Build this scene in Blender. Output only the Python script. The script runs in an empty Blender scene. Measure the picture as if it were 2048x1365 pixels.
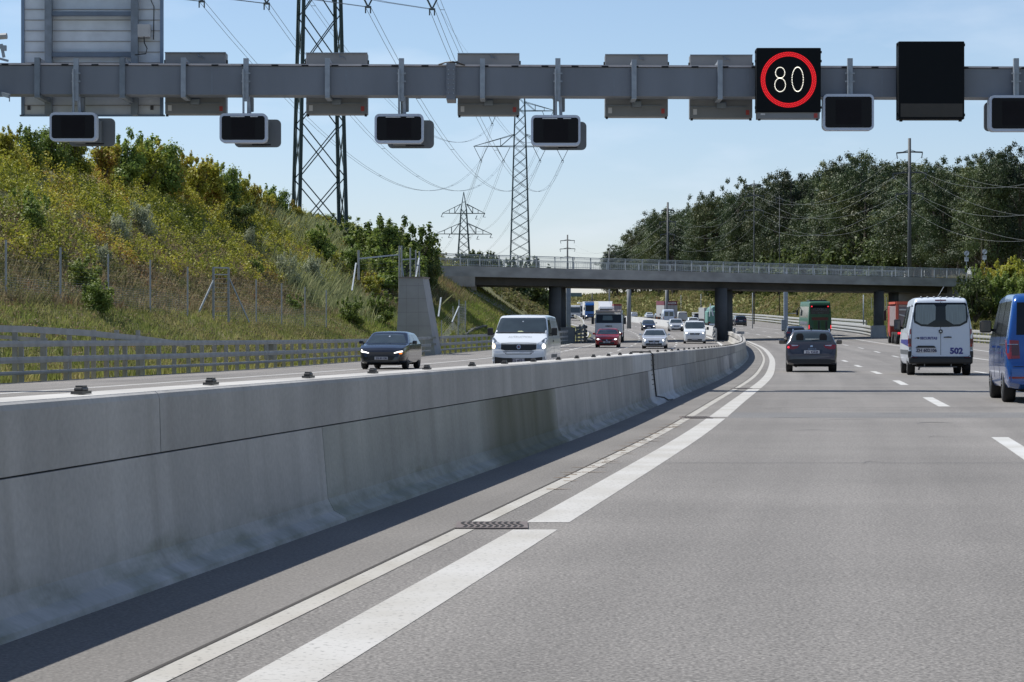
import bpy, bmesh, math, random
import numpy as np
from mathutils import Vector, Matrix
from mathutils.bvhtree import BVHTree
R = math.radians
random.seed(7)
rng = np.random.default_rng(7)
scene = bpy.context.scene
col = scene.collection

# ------------------------------------------------------------------ camera, sky, sun
FPX, EYE, HOR = 4537.0, 1.15, 678.0          # focal length in photo pixels, eye height, horizon row
cam_d = bpy.data.cameras.new("camera")
cam = bpy.data.objects.new("camera", cam_d)
col.objects.link(cam)
cam_d.sensor_width = 36
cam_d.lens = 36 * FPX / 2048
cam_d.clip_start = 0.3
cam_d.clip_end = 6000
cam.location = (0, 0, EYE)
cam.rotation_euler = (R(90) - 4.5 / FPX, 0, 0)
cam_d.dof.use_dof = False
scene.camera = cam

SUN_EL, SUN_AZ = R(57), R(-66)              # azimuth from +Y, clockwise positive
D = Vector((math.sin(SUN_AZ) * math.cos(SUN_EL), math.cos(SUN_AZ) * math.cos(SUN_EL), math.sin(SUN_EL)))
sl = bpy.data.lights.new("sun", 'SUN')
sl.energy = 4.6
sl.angle = R(0.53)
sl.color = (1.0, 0.965, 0.90)
so = bpy.data.objects.new("sun", sl)
so.rotation_euler = D.to_track_quat('Z', 'Y').to_euler()
so.location = (-60, 40, 120)
col.objects.link(so)

world = bpy.data.worlds.new("World")
scene.world = world
world.use_nodes = True
nt = world.node_tree
nt.nodes.clear()
sky = nt.nodes.new('ShaderNodeTexSky')
sky.sky_type = 'NISHITA'
sky.sun_disc = False
sky.sun_elevation = SUN_EL
sky.sun_rotation = SUN_AZ
sky.altitude = 450
sky.air_density = 1.0
sky.dust_density = 0.25
sky.ozone_density = 2.5
bg = nt.nodes.new('ShaderNodeBackground')
bg.inputs['Strength'].default_value = 0.102
wo = nt.nodes.new('ShaderNodeOutputWorld')
# faint high cloud wisps, part of the sky itself
tc = nt.nodes.new('ShaderNodeTexCoord')
mp = nt.nodes.new('ShaderNodeMapping')
mp.inputs['Scale'].default_value = (9, 9, 30)
mp.inputs['Rotation'].default_value = (0.35, 0.25, 0.3)
nz = nt.nodes.new('ShaderNodeTexNoise')
nz.inputs['Scale'].default_value = 1.0
nz.inputs['Detail'].default_value = 6
rp = nt.nodes.new('ShaderNodeMapRange')
rp.inputs[1].default_value = 0.52
rp.inputs[2].default_value = 0.85
rp.inputs[3].default_value = 0.0
rp.inputs[4].default_value = 0.32
mx = nt.nodes.new('ShaderNodeMixRGB')
mx.inputs['Color2'].default_value = (9.0, 9.3, 9.6, 1)
nt.links.new(tc.outputs['Generated'], mp.inputs['Vector'])
nt.links.new(mp.outputs['Vector'], nz.inputs['Vector'])
nt.links.new(nz.outputs['Fac'], rp.inputs[0])
nt.links.new(rp.outputs[0], mx.inputs['Fac'])
nt.links.new(sky.outputs['Color'], mx.inputs['Color1'])
hs = nt.nodes.new('ShaderNodeHueSaturation')
hs.inputs['Saturation'].default_value = 0.95
tn = nt.nodes.new('ShaderNodeMixRGB'); tn.blend_type = 'MULTIPLY'; tn.inputs['Fac'].default_value = 1
tn.inputs['Color2'].default_value = (0.955, 0.975, 1.0, 1)
nt.links.new(mx.outputs['Color'], hs.inputs['Color'])
nt.links.new(hs.outputs['Color'], tn.inputs['Color1'])
sp = nt.nodes.new('ShaderNodeSeparateXYZ'); nt.links.new(tc.outputs['Generated'], sp.inputs[0])
hr_ = nt.nodes.new('ShaderNodeMapRange'); hr_.inputs[1].default_value = 0.0; hr_.inputs[2].default_value = 0.12
nt.links.new(sp.outputs[2], hr_.inputs[0])
hm = nt.nodes.new('ShaderNodeMixRGB'); hm.inputs['Color1'].default_value = (0.92, 0.855, 0.98, 1); hm.inputs['Color2'].default_value = (1.0, 0.985, 1.0, 1)
nt.links.new(hr_.outputs[0], hm.inputs['Fac'])
tm = nt.nodes.new('ShaderNodeMixRGB'); tm.blend_type = 'MULTIPLY'; tm.inputs['Fac'].default_value = 1
nt.links.new(tn.outputs['Color'], tm.inputs['Color1']); nt.links.new(hm.outputs['Color'], tm.inputs['Color2'])
nt.links.new(tm.outputs['Color'], bg.inputs['Color'])
nt.links.new(bg.outputs['Background'], wo.inputs['Surface'])

scene.view_settings.view_transform = 'Standard'
scene.view_settings.look = 'None'
scene.view_settings.exposure = 0.35
scene.view_settings.gamma = 1.0
scene.render.engine = 'CYCLES'
scene.cycles.max_bounces = 6
scene.cycles.transparent_max_bounces = 8
scene.cycles.use_denoising = True
scene.cycles.caustics_reflective = False
scene.cycles.caustics_refractive = False

# ------------------------------------------------------------------ helpers
def at(px, py, d):
    """the world point that stands at distance d and projects to a photo pixel"""
    return Vector(((px - 1024) / FPX * d, d, EYE - (py - HOR) / FPX * d))

def tag(o, label=None, cat=None, group=None, kind=None):
    if label: o['label'] = label
    if cat: o['category'] = cat
    if group: o['group'] = group
    if kind: o['kind'] = kind
    return o

def empty(name, loc=(0, 0, 0), rz=0.0, label=None, cat=None, group=None):
    o = bpy.data.objects.new(name, None)
    col.objects.link(o)
    o.location = loc
    o.rotation_euler = (0, 0, rz)
    o.empty_display_size = 0.3
    return tag(o, label, cat, group)

def add(name, me, mat=None, parent=None, smooth=False):
    if mat is not None:
        me.materials.clear()
        for m in (mat if isinstance(mat, (list, tuple)) else [mat]):
            me.materials.append(m)
    if smooth:
        me.polygons.foreach_set('use_smooth', [True] * len(me.polygons))
    o = bpy.data.objects.new(name, me)
    col.objects.link(o)
    if parent is not None:
        o.parent = parent
    return o

class MB:
    def __init__(s):
        s.v = []; s.f = []
    def poly(s, pts):
        n = len(s.v); s.v += [tuple(p) for p in pts]; s.f.append(tuple(range(n, n + len(pts))))
        return s
    def box(s, c, size, rz=0.0):
        n = len(s.v)
        ca, sa = math.cos(rz), math.sin(rz)
        for dz in (-.5, .5):
            for dx, dy in ((-.5, -.5), (.5, -.5), (.5, .5), (-.5, .5)):
                x, y = dx * size[0], dy * size[1]
                s.v.append((c[0] + x * ca - y * sa, c[1] + x * sa + y * ca, c[2] + dz * size[2]))
        for f in ((3, 2, 1, 0), (4, 5, 6, 7), (0, 1, 5, 4), (1, 2, 6, 5), (2, 3, 7, 6), (3, 0, 4, 7)):
            s.f.append(tuple(n + i for i in f))
        return s
    def rbox(s, c, size, b=0.05):
        """box with chamfered edges"""
        hx, hy, hz = (k / 2 for k in size)
        n = len(s.v)
        bm = bmesh.new()
        bmesh.ops.create_cube(bm, size=1)
        for v in bm.verts:
            v.co = Vector((v.co.x * size[0], v.co.y * size[1], v.co.z * size[2]))
        bmesh.ops.bevel(bm, geom=bm.edges[:], offset=min(b, hx * .9, hy * .9, hz * .9), segments=2, affect='EDGES', profile=.5)
        bm.verts.index_update()
        for v in bm.verts:
            s.v.append((v.co.x + c[0], v.co.y + c[1], v.co.z + c[2]))
        for f in bm.faces:
            s.f.append(tuple(n + v.index for v in f.verts))
        bm.free()
        return s
    def bar(s, a, b, w, h=None, n=4):
        """bar between two points; n=4 square section, more = round"""
        a, b = Vector(a), Vector(b)
        h = h or w
        d = (b - a)
        if d.length < 1e-6: return s
        d.normalize()
        up = Vector((0, 0, 1)) if abs(d.z) < .95 else Vector((0, 1, 0))
        x = d.cross(up).normalized(); y = x.cross(d)
        k = len(s.v)
        for p in (a, b):
            for i in range(n):
                t = 2 * math.pi * (i + .5) / n
                if n == 4:
                    q = p + x * (w / 2 * (1 if math.cos(t) > 0 else -1)) + y * (h / 2 * (1 if math.sin(t) > 0 else -1))
                else:
                    q = p + x * (w / 2 * math.cos(t)) + y * (h / 2 * math.sin(t))
                s.v.append(tuple(q))
        for i in range(n):
            j = (i + 1) % n
            s.f.append((k + i, k + j, k + n + j, k + n + i))
        s.f.append(tuple(k + i for i in reversed(range(n))))
        s.f.append(tuple(k + n + i for i in range(n)))
        return s
    def cone(s, a, b, r0, r1, n=10):
        a, b = Vector(a), Vector(b)
        d = (b - a).normalized()
        up = Vector((0, 0, 1)) if abs(d.z) < .95 else Vector((0, 1, 0))
        x = d.cross(up).normalized(); y = x.cross(d)
        k = len(s.v)
        for p, r in ((a, r0), (b, r1)):
            for i in range(n):
                t = 2 * math.pi * i / n
                s.v.append(tuple(p + x * r * math.cos(t) + y * r * math.sin(t)))
        for i in range(n):
            j = (i + 1) % n
            s.f.append((k + i, k + j, k + n + j, k + n + i))
        s.f.append(tuple(k + i for i in reversed(range(n))))
        s.f.append(tuple(k + n + i for i in range(n)))
        return s
    def tube(s, pts, r, n=4):
        pts = [Vector(p) for p in pts]
        k = len(s.v); m = len(pts)
        for q, p in enumerate(pts):
            d = (pts[min(q + 1, m - 1)] - pts[max(q - 1, 0)]).normalized()
            up = Vector((0, 0, 1)) if abs(d.z) < .95 else Vector((0, 1, 0))
            x = d.cross(up).normalized(); y = x.cross(d)
            for i in range(n):
                t = 2 * math.pi * i / n
                s.v.append(tuple(p + x * r * math.cos(t) + y * r * math.sin(t)))
        for q in range(m - 1):
            for i in range(n):
                j = (i + 1) % n
                s.f.append((k + q * n + i, k + q * n + j, k + (q + 1) * n + j, k + (q + 1) * n + i))
        return s
    def prism(s, poly, y0, y1):
        """polygon given in (x, z), pushed out from y0 to y1"""
        n = len(poly); k = len(s.v)
        for y in (y0, y1):
            for x, z in poly: s.v.append((x, y, z))
        s.f.append(tuple(k + i for i in range(n)))
        s.f.append(tuple(k + n + i for i in reversed(range(n))))
        for i in range(n):
            j = (i + 1) % n
            s.f.append((k + j, k + i, k + n + i, k + n + j))
        return s
    def raw(s, v, f):
        k = len(s.v); s.v += [tuple(p) for p in v]; s.f += [tuple(k + i for i in q) for q in f]
        return s
    def mesh(s, name):
        me = bpy.data.meshes.new(name)
        me.from_pydata(s.v, [], s.f)
        me.update()
        return me
    def build(s, name, mat, parent=None, smooth=False):
        return add(name, s.mesh(name), mat, parent, smooth)

def rrect(cx, cz, w, h, r, n=5):
    pts = []
    for sx, sz, a0 in ((1, 1, 0), (-1, 1, 90), (-1, -1, 180), (1, -1, 270)):
        for i in range(n + 1):
            a = R(a0 + 90 * i / n)
            pts.append((cx + sx * (w / 2 - r) + r * math.cos(a), cz + sz * (h / 2 - r) + r * math.sin(a)))
    return pts[::-1]

_TXT = {}
def text_geo(string, size, bold=0.0):
    """flat lettering as vertices (x, z) and faces, centred on the origin"""
    key = (string, size, bold)
    if key not in _TXT:
        cu = bpy.data.curves.new("lettering", 'FONT')
        cu.body = string; cu.size = size; cu.align_x = 'CENTER'; cu.align_y = 'CENTER'
        cu.offset = bold; cu.resolution_u = 3
        ob = bpy.data.objects.new("lettering", cu)
        col.objects.link(ob)
        bpy.context.view_layer.update()
        me = bpy.data.meshes.new_from_object(ob.evaluated_get(bpy.context.evaluated_depsgraph_get()))
        v = [(p.co.x, p.co.y) for p in me.vertices]
        f = [tuple(p.vertices) for p in me.polygons]
        bpy.data.objects.remove(ob); bpy.data.curves.remove(cu); bpy.data.meshes.remove(me)
        xs = [a for a, b in v]; zs = [b for a, b in v]
        mx_, mz = (min(xs) + max(xs)) / 2, (min(zs) + max(zs)) / 2
        _TXT[key] = ([(a - mx_, b - mz) for a, b in v], f, max(xs) - min(xs))
    return _TXT[key]

# ------------------------------------------------------------------ materials
_M = {}
def nodes_of(m):
    m.use_nodes = True
    return m.node_tree, m.node_tree.nodes['Principled BSDF']

def M(name, c, rough=.6, metal=0.0, var=.12, scale=3.0, bump=0.0, coat=0.0, emit=0.0, stretch=None, spec=.5, tone=0.0):
    if name in _M: return _M[name]
    m = bpy.data.materials.new(name)
    nt, b = nodes_of(m)
    b.inputs['Roughness'].default_value = rough
    b.inputs['Metallic'].default_value = metal
    b.inputs['Coat Weight'].default_value = coat
    b.inputs['Coat Roughness'].default_value = .05
    b.inputs['Specular IOR Level'].default_value = spec
    if emit:
        b.inputs['Base Color'].default_value = (*c, 1)
        b.inputs['Emission Color'].default_value = (*c, 1)
        b.inputs['Emission Strength'].default_value = emit
        _M[name] = m
        return m
    t = nt.nodes.new('ShaderNodeTexCoord')
    src = t.outputs['Object']
    if stretch:
        mp = nt.nodes.new('ShaderNodeMapping'); mp.inputs['Scale'].default_value = stretch
        nt.links.new(src, mp.inputs['Vector']); src = mp.outputs['Vector']
    n = nt.nodes.new('ShaderNodeTexNoise'); n.inputs['Scale'].default_value = scale; n.inputs['Detail'].default_value = 5
    nt.links.new(src, n.inputs['Vector'])
    r = nt.nodes.new('ShaderNodeMapRange')
    r.inputs[1].default_value = .3; r.inputs[2].default_value = .7
    r.inputs[3].default_value = 1 - var; r.inputs[4].default_value = 1 + var
    nt.links.new(n.outputs['Fac'], r.inputs[0])
    mul = nt.nodes.new('ShaderNodeMixRGB'); mul.blend_type = 'MULTIPLY'; mul.inputs['Fac'].default_value = 1
    mul.inputs['Color1'].default_value = (*c, 1)
    nt.links.new(r.outputs[0], mul.inputs['Color2'])
    out = mul.outputs['Color']
    if tone:
        oi = nt.nodes.new('ShaderNodeObjectInfo')
        r2 = nt.nodes.new('ShaderNodeMapRange'); r2.inputs[3].default_value = 1 - tone; r2.inputs[4].default_value = 1 + tone
        nt.links.new(oi.outputs['Random'], r2.inputs[0])
        m2 = nt.nodes.new('ShaderNodeMixRGB'); m2.blend_type = 'MULTIPLY'; m2.inputs['Fac'].default_value = 1
        nt.links.new(out, m2.inputs['Color1']); nt.links.new(r2.outputs[0], m2.inputs['Color2'])
        out = m2.outputs['Color']
    nt.links.new(out, b.inputs['Base Color'])
    if bump:
        bp = nt.nodes.new('ShaderNodeBump'); bp.inputs['Strength'].default_value = bump; bp.inputs['Distance'].default_value = .02
        nt.links.new(n.outputs['Fac'], bp.inputs['Height']); nt.links.new(bp.outputs['Normal'], b.inputs['Normal'])
    _M[name] = m
    return m

def nd(nt, kind, **kw):
    n = nt.nodes.new(kind)
    for k, v in kw.items():
        if k.startswith('i_'):
            key = k[2:]
            n.inputs[int(key) if key.isdigit() else key].default_value = v
        else: setattr(n, k, v)
    return n

def ramp(nt, src, stops):
    r = nt.nodes.new('ShaderNodeValToRGB')
    while len(r.color_ramp.elements) > 1: r.color_ramp.elements.remove(r.color_ramp.elements[-1])
    for i, (p, c) in enumerate(stops):
        e = r.color_ramp.elements[0] if i == 0 else r.color_ramp.elements.new(p)
        e.position = p; e.color = (*c, 1)
    nt.links.new(src, r.inputs['Fac'])
    return r.outputs['Color']

def leaf_mat(name, stops, patch=.25, mixw=.6, rough=.55, trans=.42, tone=.2):
    """foliage: colour picked by clump position and by leaf"""
    if name in _M: return _M[name]
    m = bpy.data.materials.new(name)
    nt, b = nodes_of(m)
    g = nd(nt, 'ShaderNodeNewGeometry')
    n = nd(nt, 'ShaderNodeTexNoise', i_Scale=patch, i_Detail=4.0)
    nt.links.new(g.outputs['Position'], n.inputs['Vector'])
    sp = nd(nt, 'ShaderNodeMapRange', i_1=.32, i_2=.68)
    nt.links.new(n.outputs['Fac'], sp.inputs[0])
    mix = nd(nt, 'ShaderNodeMixRGB', i_Fac=1 - mixw)
    nt.links.new(sp.outputs[0], mix.inputs['Color1'])
    nt.links.new(g.outputs['Random Per Island'], mix.inputs['Color2'])
    c = ramp(nt, mix.outputs['Color'], stops)
    oi = nd(nt, 'ShaderNodeObjectInfo')
    r2 = nd(nt, 'ShaderNodeMapRange', i_3=1 - tone, i_4=1 + tone)
    nt.links.new(oi.outputs['Random'], r2.inputs[0])
    m2 = nd(nt, 'ShaderNodeMixRGB', blend_type='MULTIPLY', i_Fac=1.0)
    nt.links.new(c, m2.inputs['Color1']); nt.links.new(r2.outputs[0], m2.inputs['Color2'])
    nt.links.new(m2.outputs['Color'], b.inputs['Base Color'])
    b.inputs['Roughness'].default_value = rough
    b.inputs['Specular IOR Level'].default_value = .35
    tr = nd(nt, 'ShaderNodeBsdfTranslucent')
    nt.links.new(m2.outputs['Color'], tr.inputs['Color'])
    ms = nd(nt, 'ShaderNodeMixShader', i_0=trans)
    nt.links.new(b.outputs[0], ms.inputs[1]); nt.links.new(tr.outputs[0], ms.inputs[2])
    nt.links.new(ms.outputs[0], nt.nodes['Material Output'].inputs['Surface'])
    _M[name] = m
    return m

# ------------------------------------------------------------------ the lie of the land
def crv(pts):
    xs = np.array([p[0] for p in pts], float); ys = np.array([p[1] for p in pts], float)
    sl = np.gradient(ys, xs)
    def f(x):                                             # cubic Hermite through the points
        x = np.asarray(x, float)
        i = np.clip(np.searchsorted(xs, x) - 1, 0, len(xs) - 2)
        h = xs[i + 1] - xs[i]; t = (x - xs[i]) / h
        r = ((2*t**3 - 3*t**2 + 1) * ys[i] + (t**3 - 2*t**2 + t) * h * sl[i] + (-2*t**3 + 3*t**2) * ys[i+1] + (t**3 - t**2) * h * sl[i+1])
        r = np.where(t < 0, ys[0] + sl[0] * (x - xs[0]), r)
        r = np.where(x > xs[-1], ys[-1] + sl[-1] * (x - xs[-1]), r)
        return r
    return lambda x: (float(f(x)) if np.isscalar(x) else f(x))
med = crv([(-30, -7.95), (0, -3.25), (8.44, -1.93), (14.41, -1.02), (20.2, -.14), (26.1, .74), (41.9, 2.9), (65, 6.0), (91.5, 9.2), (138, 14.4), (175, 17.9),
           (215, 20.9), (300, 24.3), (378, 24.9), (450, 23.8), (534, 21), (700, 10), (950, -25), (1600, -190)])
zr = crv([(-60, 0), (0, 0), (60, 0), (100, 0.01), (130, .11), (163, .42), (200, .78), (222, 1.08), (246, 1.45), (300, 2.2), (370, 3.25),
          (450, 4.6), (534, 5.85), (700, 8), (1000, 12), (1600, 19), (3000, 24)])
Gl = crv([(-60, -28), (45, -15.2), (60, -13.5), (78, -11.3), (112, -8.2), (141, -4.9), (165, -1.0), (197, 4.4), (230, 7.2), (300, 9.3), (378, 9.4),
          (450, 8), (534, 5), (700, -6), (950, -42), (1600, -207)])
Rr = crv([(-60, 14), (60, 25.5), (150, 36.5), (202, 41.6), (225, 41.2), (240, 40.5), (300, 43.5), (410, 48), (530, 50), (600, 46.5), (700, 36), (950, -1), (1600, -160)])
def sm(a, b, x):
    t = np.clip((np.asarray(x, float) - a) / (b - a), 0, 1); return t * t * (3 - 2 * t)
def hleft(u, Y):
    a = np.interp(u, [0, .8, 2, 5.8, 7.5, 17, 22, 60, 300, 1500], [0, 0, .3, 2.25, 2.5, 10.3, 11, 11.5, 11, 9])
    b = np.interp(u, [0, .8, 2, 10.2, 12, 17, 22, 60, 300, 1500], [0, 0, .6, 6.2, 6.8, 9.2, 9.8, 9, 9, 9])
    c = np.interp(u, [0, .8, 6, 60, 300, 1500], [0, 0, 1.6, 2, 2, 2])
    t1, t2 = sm(150, 184, Y), sm(215, 340, Y)
    return (a * (1 - t1) + b * t1) * (1 - t2) + c * t2
def hright(v, Y):
    return np.interp(v, [0, 1, 3, 7, 13, 18, 24, 60, 400, 1500], [0, 0, .6, 2.2, 5.2, 7.0, 7.3, 9, 12, 12])
def ground(X, Y):
    X = np.asarray(X, float); Y = np.asarray(Y, float)
    g, r = Gl(Y) if Y.ndim else np.float64(Gl(float(Y))), Rr(Y) if Y.ndim else np.float64(Rr(float(Y)))
    z = zr(Y) if Y.ndim else np.float64(zr(float(Y)))
    hl = hleft(np.maximum(g - X, 0), Y); hr = hright(np.maximum(X - r, 0), Y)
    res = z + np.where(X < g, hl, 0) + np.where(X > r, hr, 0)
    return res if res.ndim else float(res)
def heading(Y, f=med):
    return math.atan2(f(Y + 2.0) - f(Y - 2.0), 4.0)      # tilt from +Y towards +X
# ------------------------------------------------------------------ ground sheet and carriageways
def grid_mesh(name, Xs, Ys, Zs, UV=None):
    nr, nc = Xs.shape
    me = bpy.data.meshes.new(name)
    co = np.stack([Xs, Ys, Zs], -1).reshape(-1, 3).astype(np.float32)
    me.vertices.add(nr * nc); me.vertices.foreach_set('co', co.ravel())
    i = np.arange((nr - 1) * (nc - 1)); a = (i // (nc - 1)) * nc + i % (nc - 1)
    q = np.stack([a, a + 1, a + nc + 1, a + nc], -1).astype(np.int32)
    me.loops.add(q.size); me.loops.foreach_set('vertex_index', q.ravel())
    me.polygons.add(len(q)); me.polygons.foreach_set('loop_start', (np.arange(len(q)) * 4).astype(np.int32))
    me.update(calc_edges=True)
    if UV is not None:
        uv = me.uv_layers.new(name="UVMap")
        uv.data.foreach_set('uv', np.stack(UV, -1).reshape(-1, 2)[q.ravel()].astype(np.float32).ravel())
    me.polygons.foreach_set('use_smooth', [True] * len(q))
    me.validate()
    return me

rowY = np.concatenate([np.arange(-40, 100, 4), np.arange(100, 320, 2.5), np.arange(320, 700, 8), np.arange(700, 1600, 30), [1700, 2000, 2600]])
offL = np.array([1500, 900, 500, 300, 200, 140, 100, 80, 60, 50, 42, 35, 30, 26, 23, 21, 19, 18, 17, 16, 15, 14, 13, 12, 11, 10, 9, 8.2, 7.5, 6.8, 6.2, 5.8, 5, 4, 3, 2, 1.4, .8, .4, 0], float)
offM = np.linspace(0, 1, 9)[1:-1]
offR = np.array([0, .5, 1, 1.6, 2.2, 3, 4, 5, 6, 7, 8, 9, 10, 11, 12, 13, 14, 16, 18, 21, 24, 28, 34, 42, 60, 90, 140, 220, 400, 700, 1200], float)
Yg = np.repeat(rowY[:, None], len(offL) + len(offM) + len(offR), 1)
g0, r0 = Gl(rowY), Rr(rowY)
Xg = np.concatenate([g0[:, None] - offL[None], g0[:, None] + (r0 - g0)[:, None] * offM[None], r0[:, None] + offR[None]], 1)
hl = np.stack([hleft(offL, y) for y in rowY]); hr = np.stack([hright(offR, y) for y in rowY])
Zg = zr(rowY)[:, None] + np.concatenate([hl, np.zeros((len(rowY), len(offM))), hr], 1) - .07
lump = .22 * np.sin(Xg * .9 + 2 * np.sin(Yg * .31)) * np.sin(Yg * .53 + Xg * .2)
amp = np.concatenate([np.clip((offL - 2) / 6, 0, 1), np.zeros(len(offM)), np.clip((offR - 2) / 6, 0, 1)])
Zg = Zg + lump * amp[None]
gm = bpy.data.materials.new('meadow_soil')
nt, b = nodes_of(gm)
g = nd(nt, 'ShaderNodeNewGeometry')
n1 = nd(nt, 'ShaderNodeTexNoise', i_Scale=.12, i_Detail=6.0); n2 = nd(nt, 'ShaderNodeTexNoise', i_Scale=2.2, i_Detail=6.0)
nt.links.new(g.outputs['Position'], n1.inputs['Vector']); nt.links.new(g.outputs['Position'], n2.inputs['Vector'])
mxg = nd(nt, 'ShaderNodeMixRGB', i_Fac=.5)
nt.links.new(n1.outputs['Fac'], mxg.inputs['Color1']); nt.links.new(n2.outputs['Fac'], mxg.inputs['Color2'])
c = ramp(nt, mxg.outputs['Color'], [(.36, (.07, .085, .03)), (.46, (.13, .14, .045)), (.54, (.2, .185, .07)), (.64, (.23, .17, .09))])
nt.links.new(c, b.inputs['Base Color']); b.inputs['Roughness'].default_value = .95
bp = nd(nt, 'ShaderNodeBump', i_Strength=.6, i_Distance=.15); nt.links.new(n2.outputs['Fac'], bp.inputs['Height']); nt.links.new(bp.outputs['Normal'], b.inputs['Normal'])
tag(add('ground', grid_mesh('ground', Xg, Yg, Zg), gm), kind='structure')

def asphalt(name, base, grain=1.0):
    m = bpy.data.materials.new(name)
    nt, b = nodes_of(m)
    uv = nd(nt, 'ShaderNodeTexCoord')
    g = nd(nt, 'ShaderNodeNewGeometry')
    def noise(scale, stretch=None, detail=3.0, src=None):
        n = nd(nt, 'ShaderNodeTexNoise', i_Scale=scale, i_Detail=detail)
        s = src or g.outputs['Position']
        if stretch:
            mp = nd(nt, 'ShaderNodeMapping'); mp.inputs['Scale'].default_value = stretch
            nt.links.new(s, mp.inputs['Vector']); s = mp.outputs['Vector']
        nt.links.new(s, n.inputs['Vector'])
        return n.outputs['Fac']
    fine = noise(60, detail=3.0)
    stone = nd(nt, 'ShaderNodeTexVoronoi', i_Scale=88.0); nt.links.new(g.outputs['Position'], stone.inputs['Vector'])
    big = noise(.35, detail=5.0)
    lane = noise(1.0, (1.1, .02, 1), 4.0, uv.outputs['UV'])
    cross = noise(1.0, (.05, .28, 1), 4.0, uv.outputs['UV'])
    def rng_(src, lo, hi, a=.3, b_=.7):
        r = nd(nt, 'ShaderNodeMapRange', i_1=a, i_2=b_, i_3=lo, i_4=hi); nt.links.new(src, r.inputs[0]); return r.outputs[0]
    def mul(a, b_):
        q = nd(nt, 'ShaderNodeMath', operation='MULTIPLY'); nt.links.new(a, q.inputs[0]); nt.links.new(b_, q.inputs[1]); return q.outputs[0]
    f = mul(rng_(fine, 1 - .40 * grain, 1 + .42 * grain), rng_(stone.outputs['Color'], 1 - .30 * grain, 1 + .30 * grain, 0, 1))
    f = mul(f, rng_(big, .9, 1.1)); f = mul(f, rng_(lane, .84, 1.12)); f = mul(f, rng_(cross, .91, 1.07))
    q = nd(nt, 'ShaderNodeMixRGB', blend_type='MULTIPLY', i_Fac=1.0)
    q.inputs['Color1'].default_value = (*base, 1); nt.links.new(f, q.inputs['Color2'])
    nt.links.new(q.outputs['Color'], b.inputs['Base Color'])
    b.inputs['Roughness'].default_value = .85; b.inputs['Specular IOR Level'].default_value = .3
    bp = nd(nt, 'ShaderNodeBump', i_Strength=.5, i_Distance=.006); nt.links.new(fine, bp.inputs['Height']); nt.links.new(bp.outputs['Normal'], b.inputs['Normal'])
    return m
M_asph = asphalt('asphalt', (.182, .172, .160))
M_asph2 = asphalt('asphalt_verge', (.182, .172, .160), .6)
M_asph3 = asphalt('asphalt_opposite', (.195, .184, .172))

def strip(name, f0, f1, Y0, Y1, z, mat, step=3.0, n=4, fine=False):
    Y = np.unique(np.concatenate([np.arange(Y0, min(Y1, 160), 1.5 if not fine else .6), np.arange(max(Y0, 160), Y1, step if not fine else 1.2), [Y1]]))
    a, b_ = f0(Y), f1(Y)
    t = np.linspace(0, 1, n)
    X = a[:, None] + (b_ - a)[:, None] * t[None]
    YY = np.repeat(Y[:, None], n, 1)
    Z = zr(Y)[:, None] + z + 0 * X
    o = add(name, grid_mesh(name, X, YY, Z, (X - med(Y)[:, None], YY)), mat)
    return tag(o, kind='structure')
o_ = lambda k: (lambda Y: med(Y) + k)
strip('roadway', o_(-.28), lambda Y: np.minimum(med(Y) + 12.6, Rr(Y) - .4), -20, 1300, .000, M_asph, n=8)
strip('hard_shoulder', o_(12.55), lambda Y: Rr(Y) - .25, -20, 1300, -.004, M_asph2, n=4)
strip('oncoming_roadway', lambda Y: Gl(Y) + .55, o_(-.28), -20, 1300, .0, M_asph3, n=8)
strip('gutter_strip', o_(.02), o_(.79), -5, 205, .001, M_asph2, n=3)

# painted lines
def paint(name, c, wear=.5):
    m = bpy.data.materials.new(name)
    nt, b = nodes_of(m)
    g = nd(nt, 'ShaderNodeNewGeometry')
    n = nd(nt, 'ShaderNodeTexNoise', i_Scale=38.0, i_Detail=4.0); n2 = nd(nt, 'ShaderNodeTexNoise', i_Scale=1.1, i_Detail=5.0)
    nt.links.new(g.outputs['Position'], n.inputs['Vector']); nt.links.new(g.outputs['Position'], n2.inputs['Vector'])
    cc = ramp(nt, n.outputs['Fac'], [(.30, tuple(k * (1 - wear * .75) for k in c)), (.42, c), (.8, c)])
    c2 = ramp(nt, n2.outputs['Fac'], [(.3, (.82, .80, .76)), (.6, (1, 1, 1))])
    q = nd(nt, 'ShaderNodeMixRGB', blend_type='MULTIPLY', i_Fac=1.0)
    nt.links.new(cc, q.inputs['Color1']); nt.links.new(c2, q.inputs['Color2']); nt.links.new(q.outputs['Color'], b.inputs['Base Color'])
    b.inputs['Roughness'].default_value = .7
    return m
M_paint = paint('road_paint', (.45, .44, .415), .7)
M_gutter = paint('gutter_concrete', (.40, .385, .35), .6)
M_dash = paint('lane_paint', (.50, .50, .485), .35)

def marks(name, segs, mat, z=.002):
    """segs: (offset0, offset1, Ya, Yb, base curve)"""
    V, F = [], []
    for k0, k1, ya, yb, f in segs:
        n = max(1, int((yb - ya) / 2.0)); k = len(V)
        for i in range(n + 1):
            Y = ya + (yb - ya) * i / n
            V += [(f(Y) + k0, Y, zr(Y) + z), (f(Y) + k1, Y, zr(Y) + z)]
        F += [(k + 2 * i, k + 2 * i + 1, k + 2 * i + 3, k + 2 * i + 2) for i in range(n)]
    me = bpy.data.meshes.new(name); me.from_pydata(V, [], F); me.update()
    return tag(add(name, me, mat), kind='structure')
DR = [(13.68, 14.18), (32.7, 33.4), (52.0, 52.7)]
segs, prev = [], -5.0
for a, b_ in DR:
    segs.append((1.14, 1.41, prev, a - .02, med)); prev = b_ + .02
segs.append((1.14, 1.41, prev, 700, med))
marks('edge_line', segs, M_paint)
segs, prev = [], -5.0
for a, b_ in DR:
    segs.append((.79, .905, prev, a, med)); prev = b_
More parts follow.
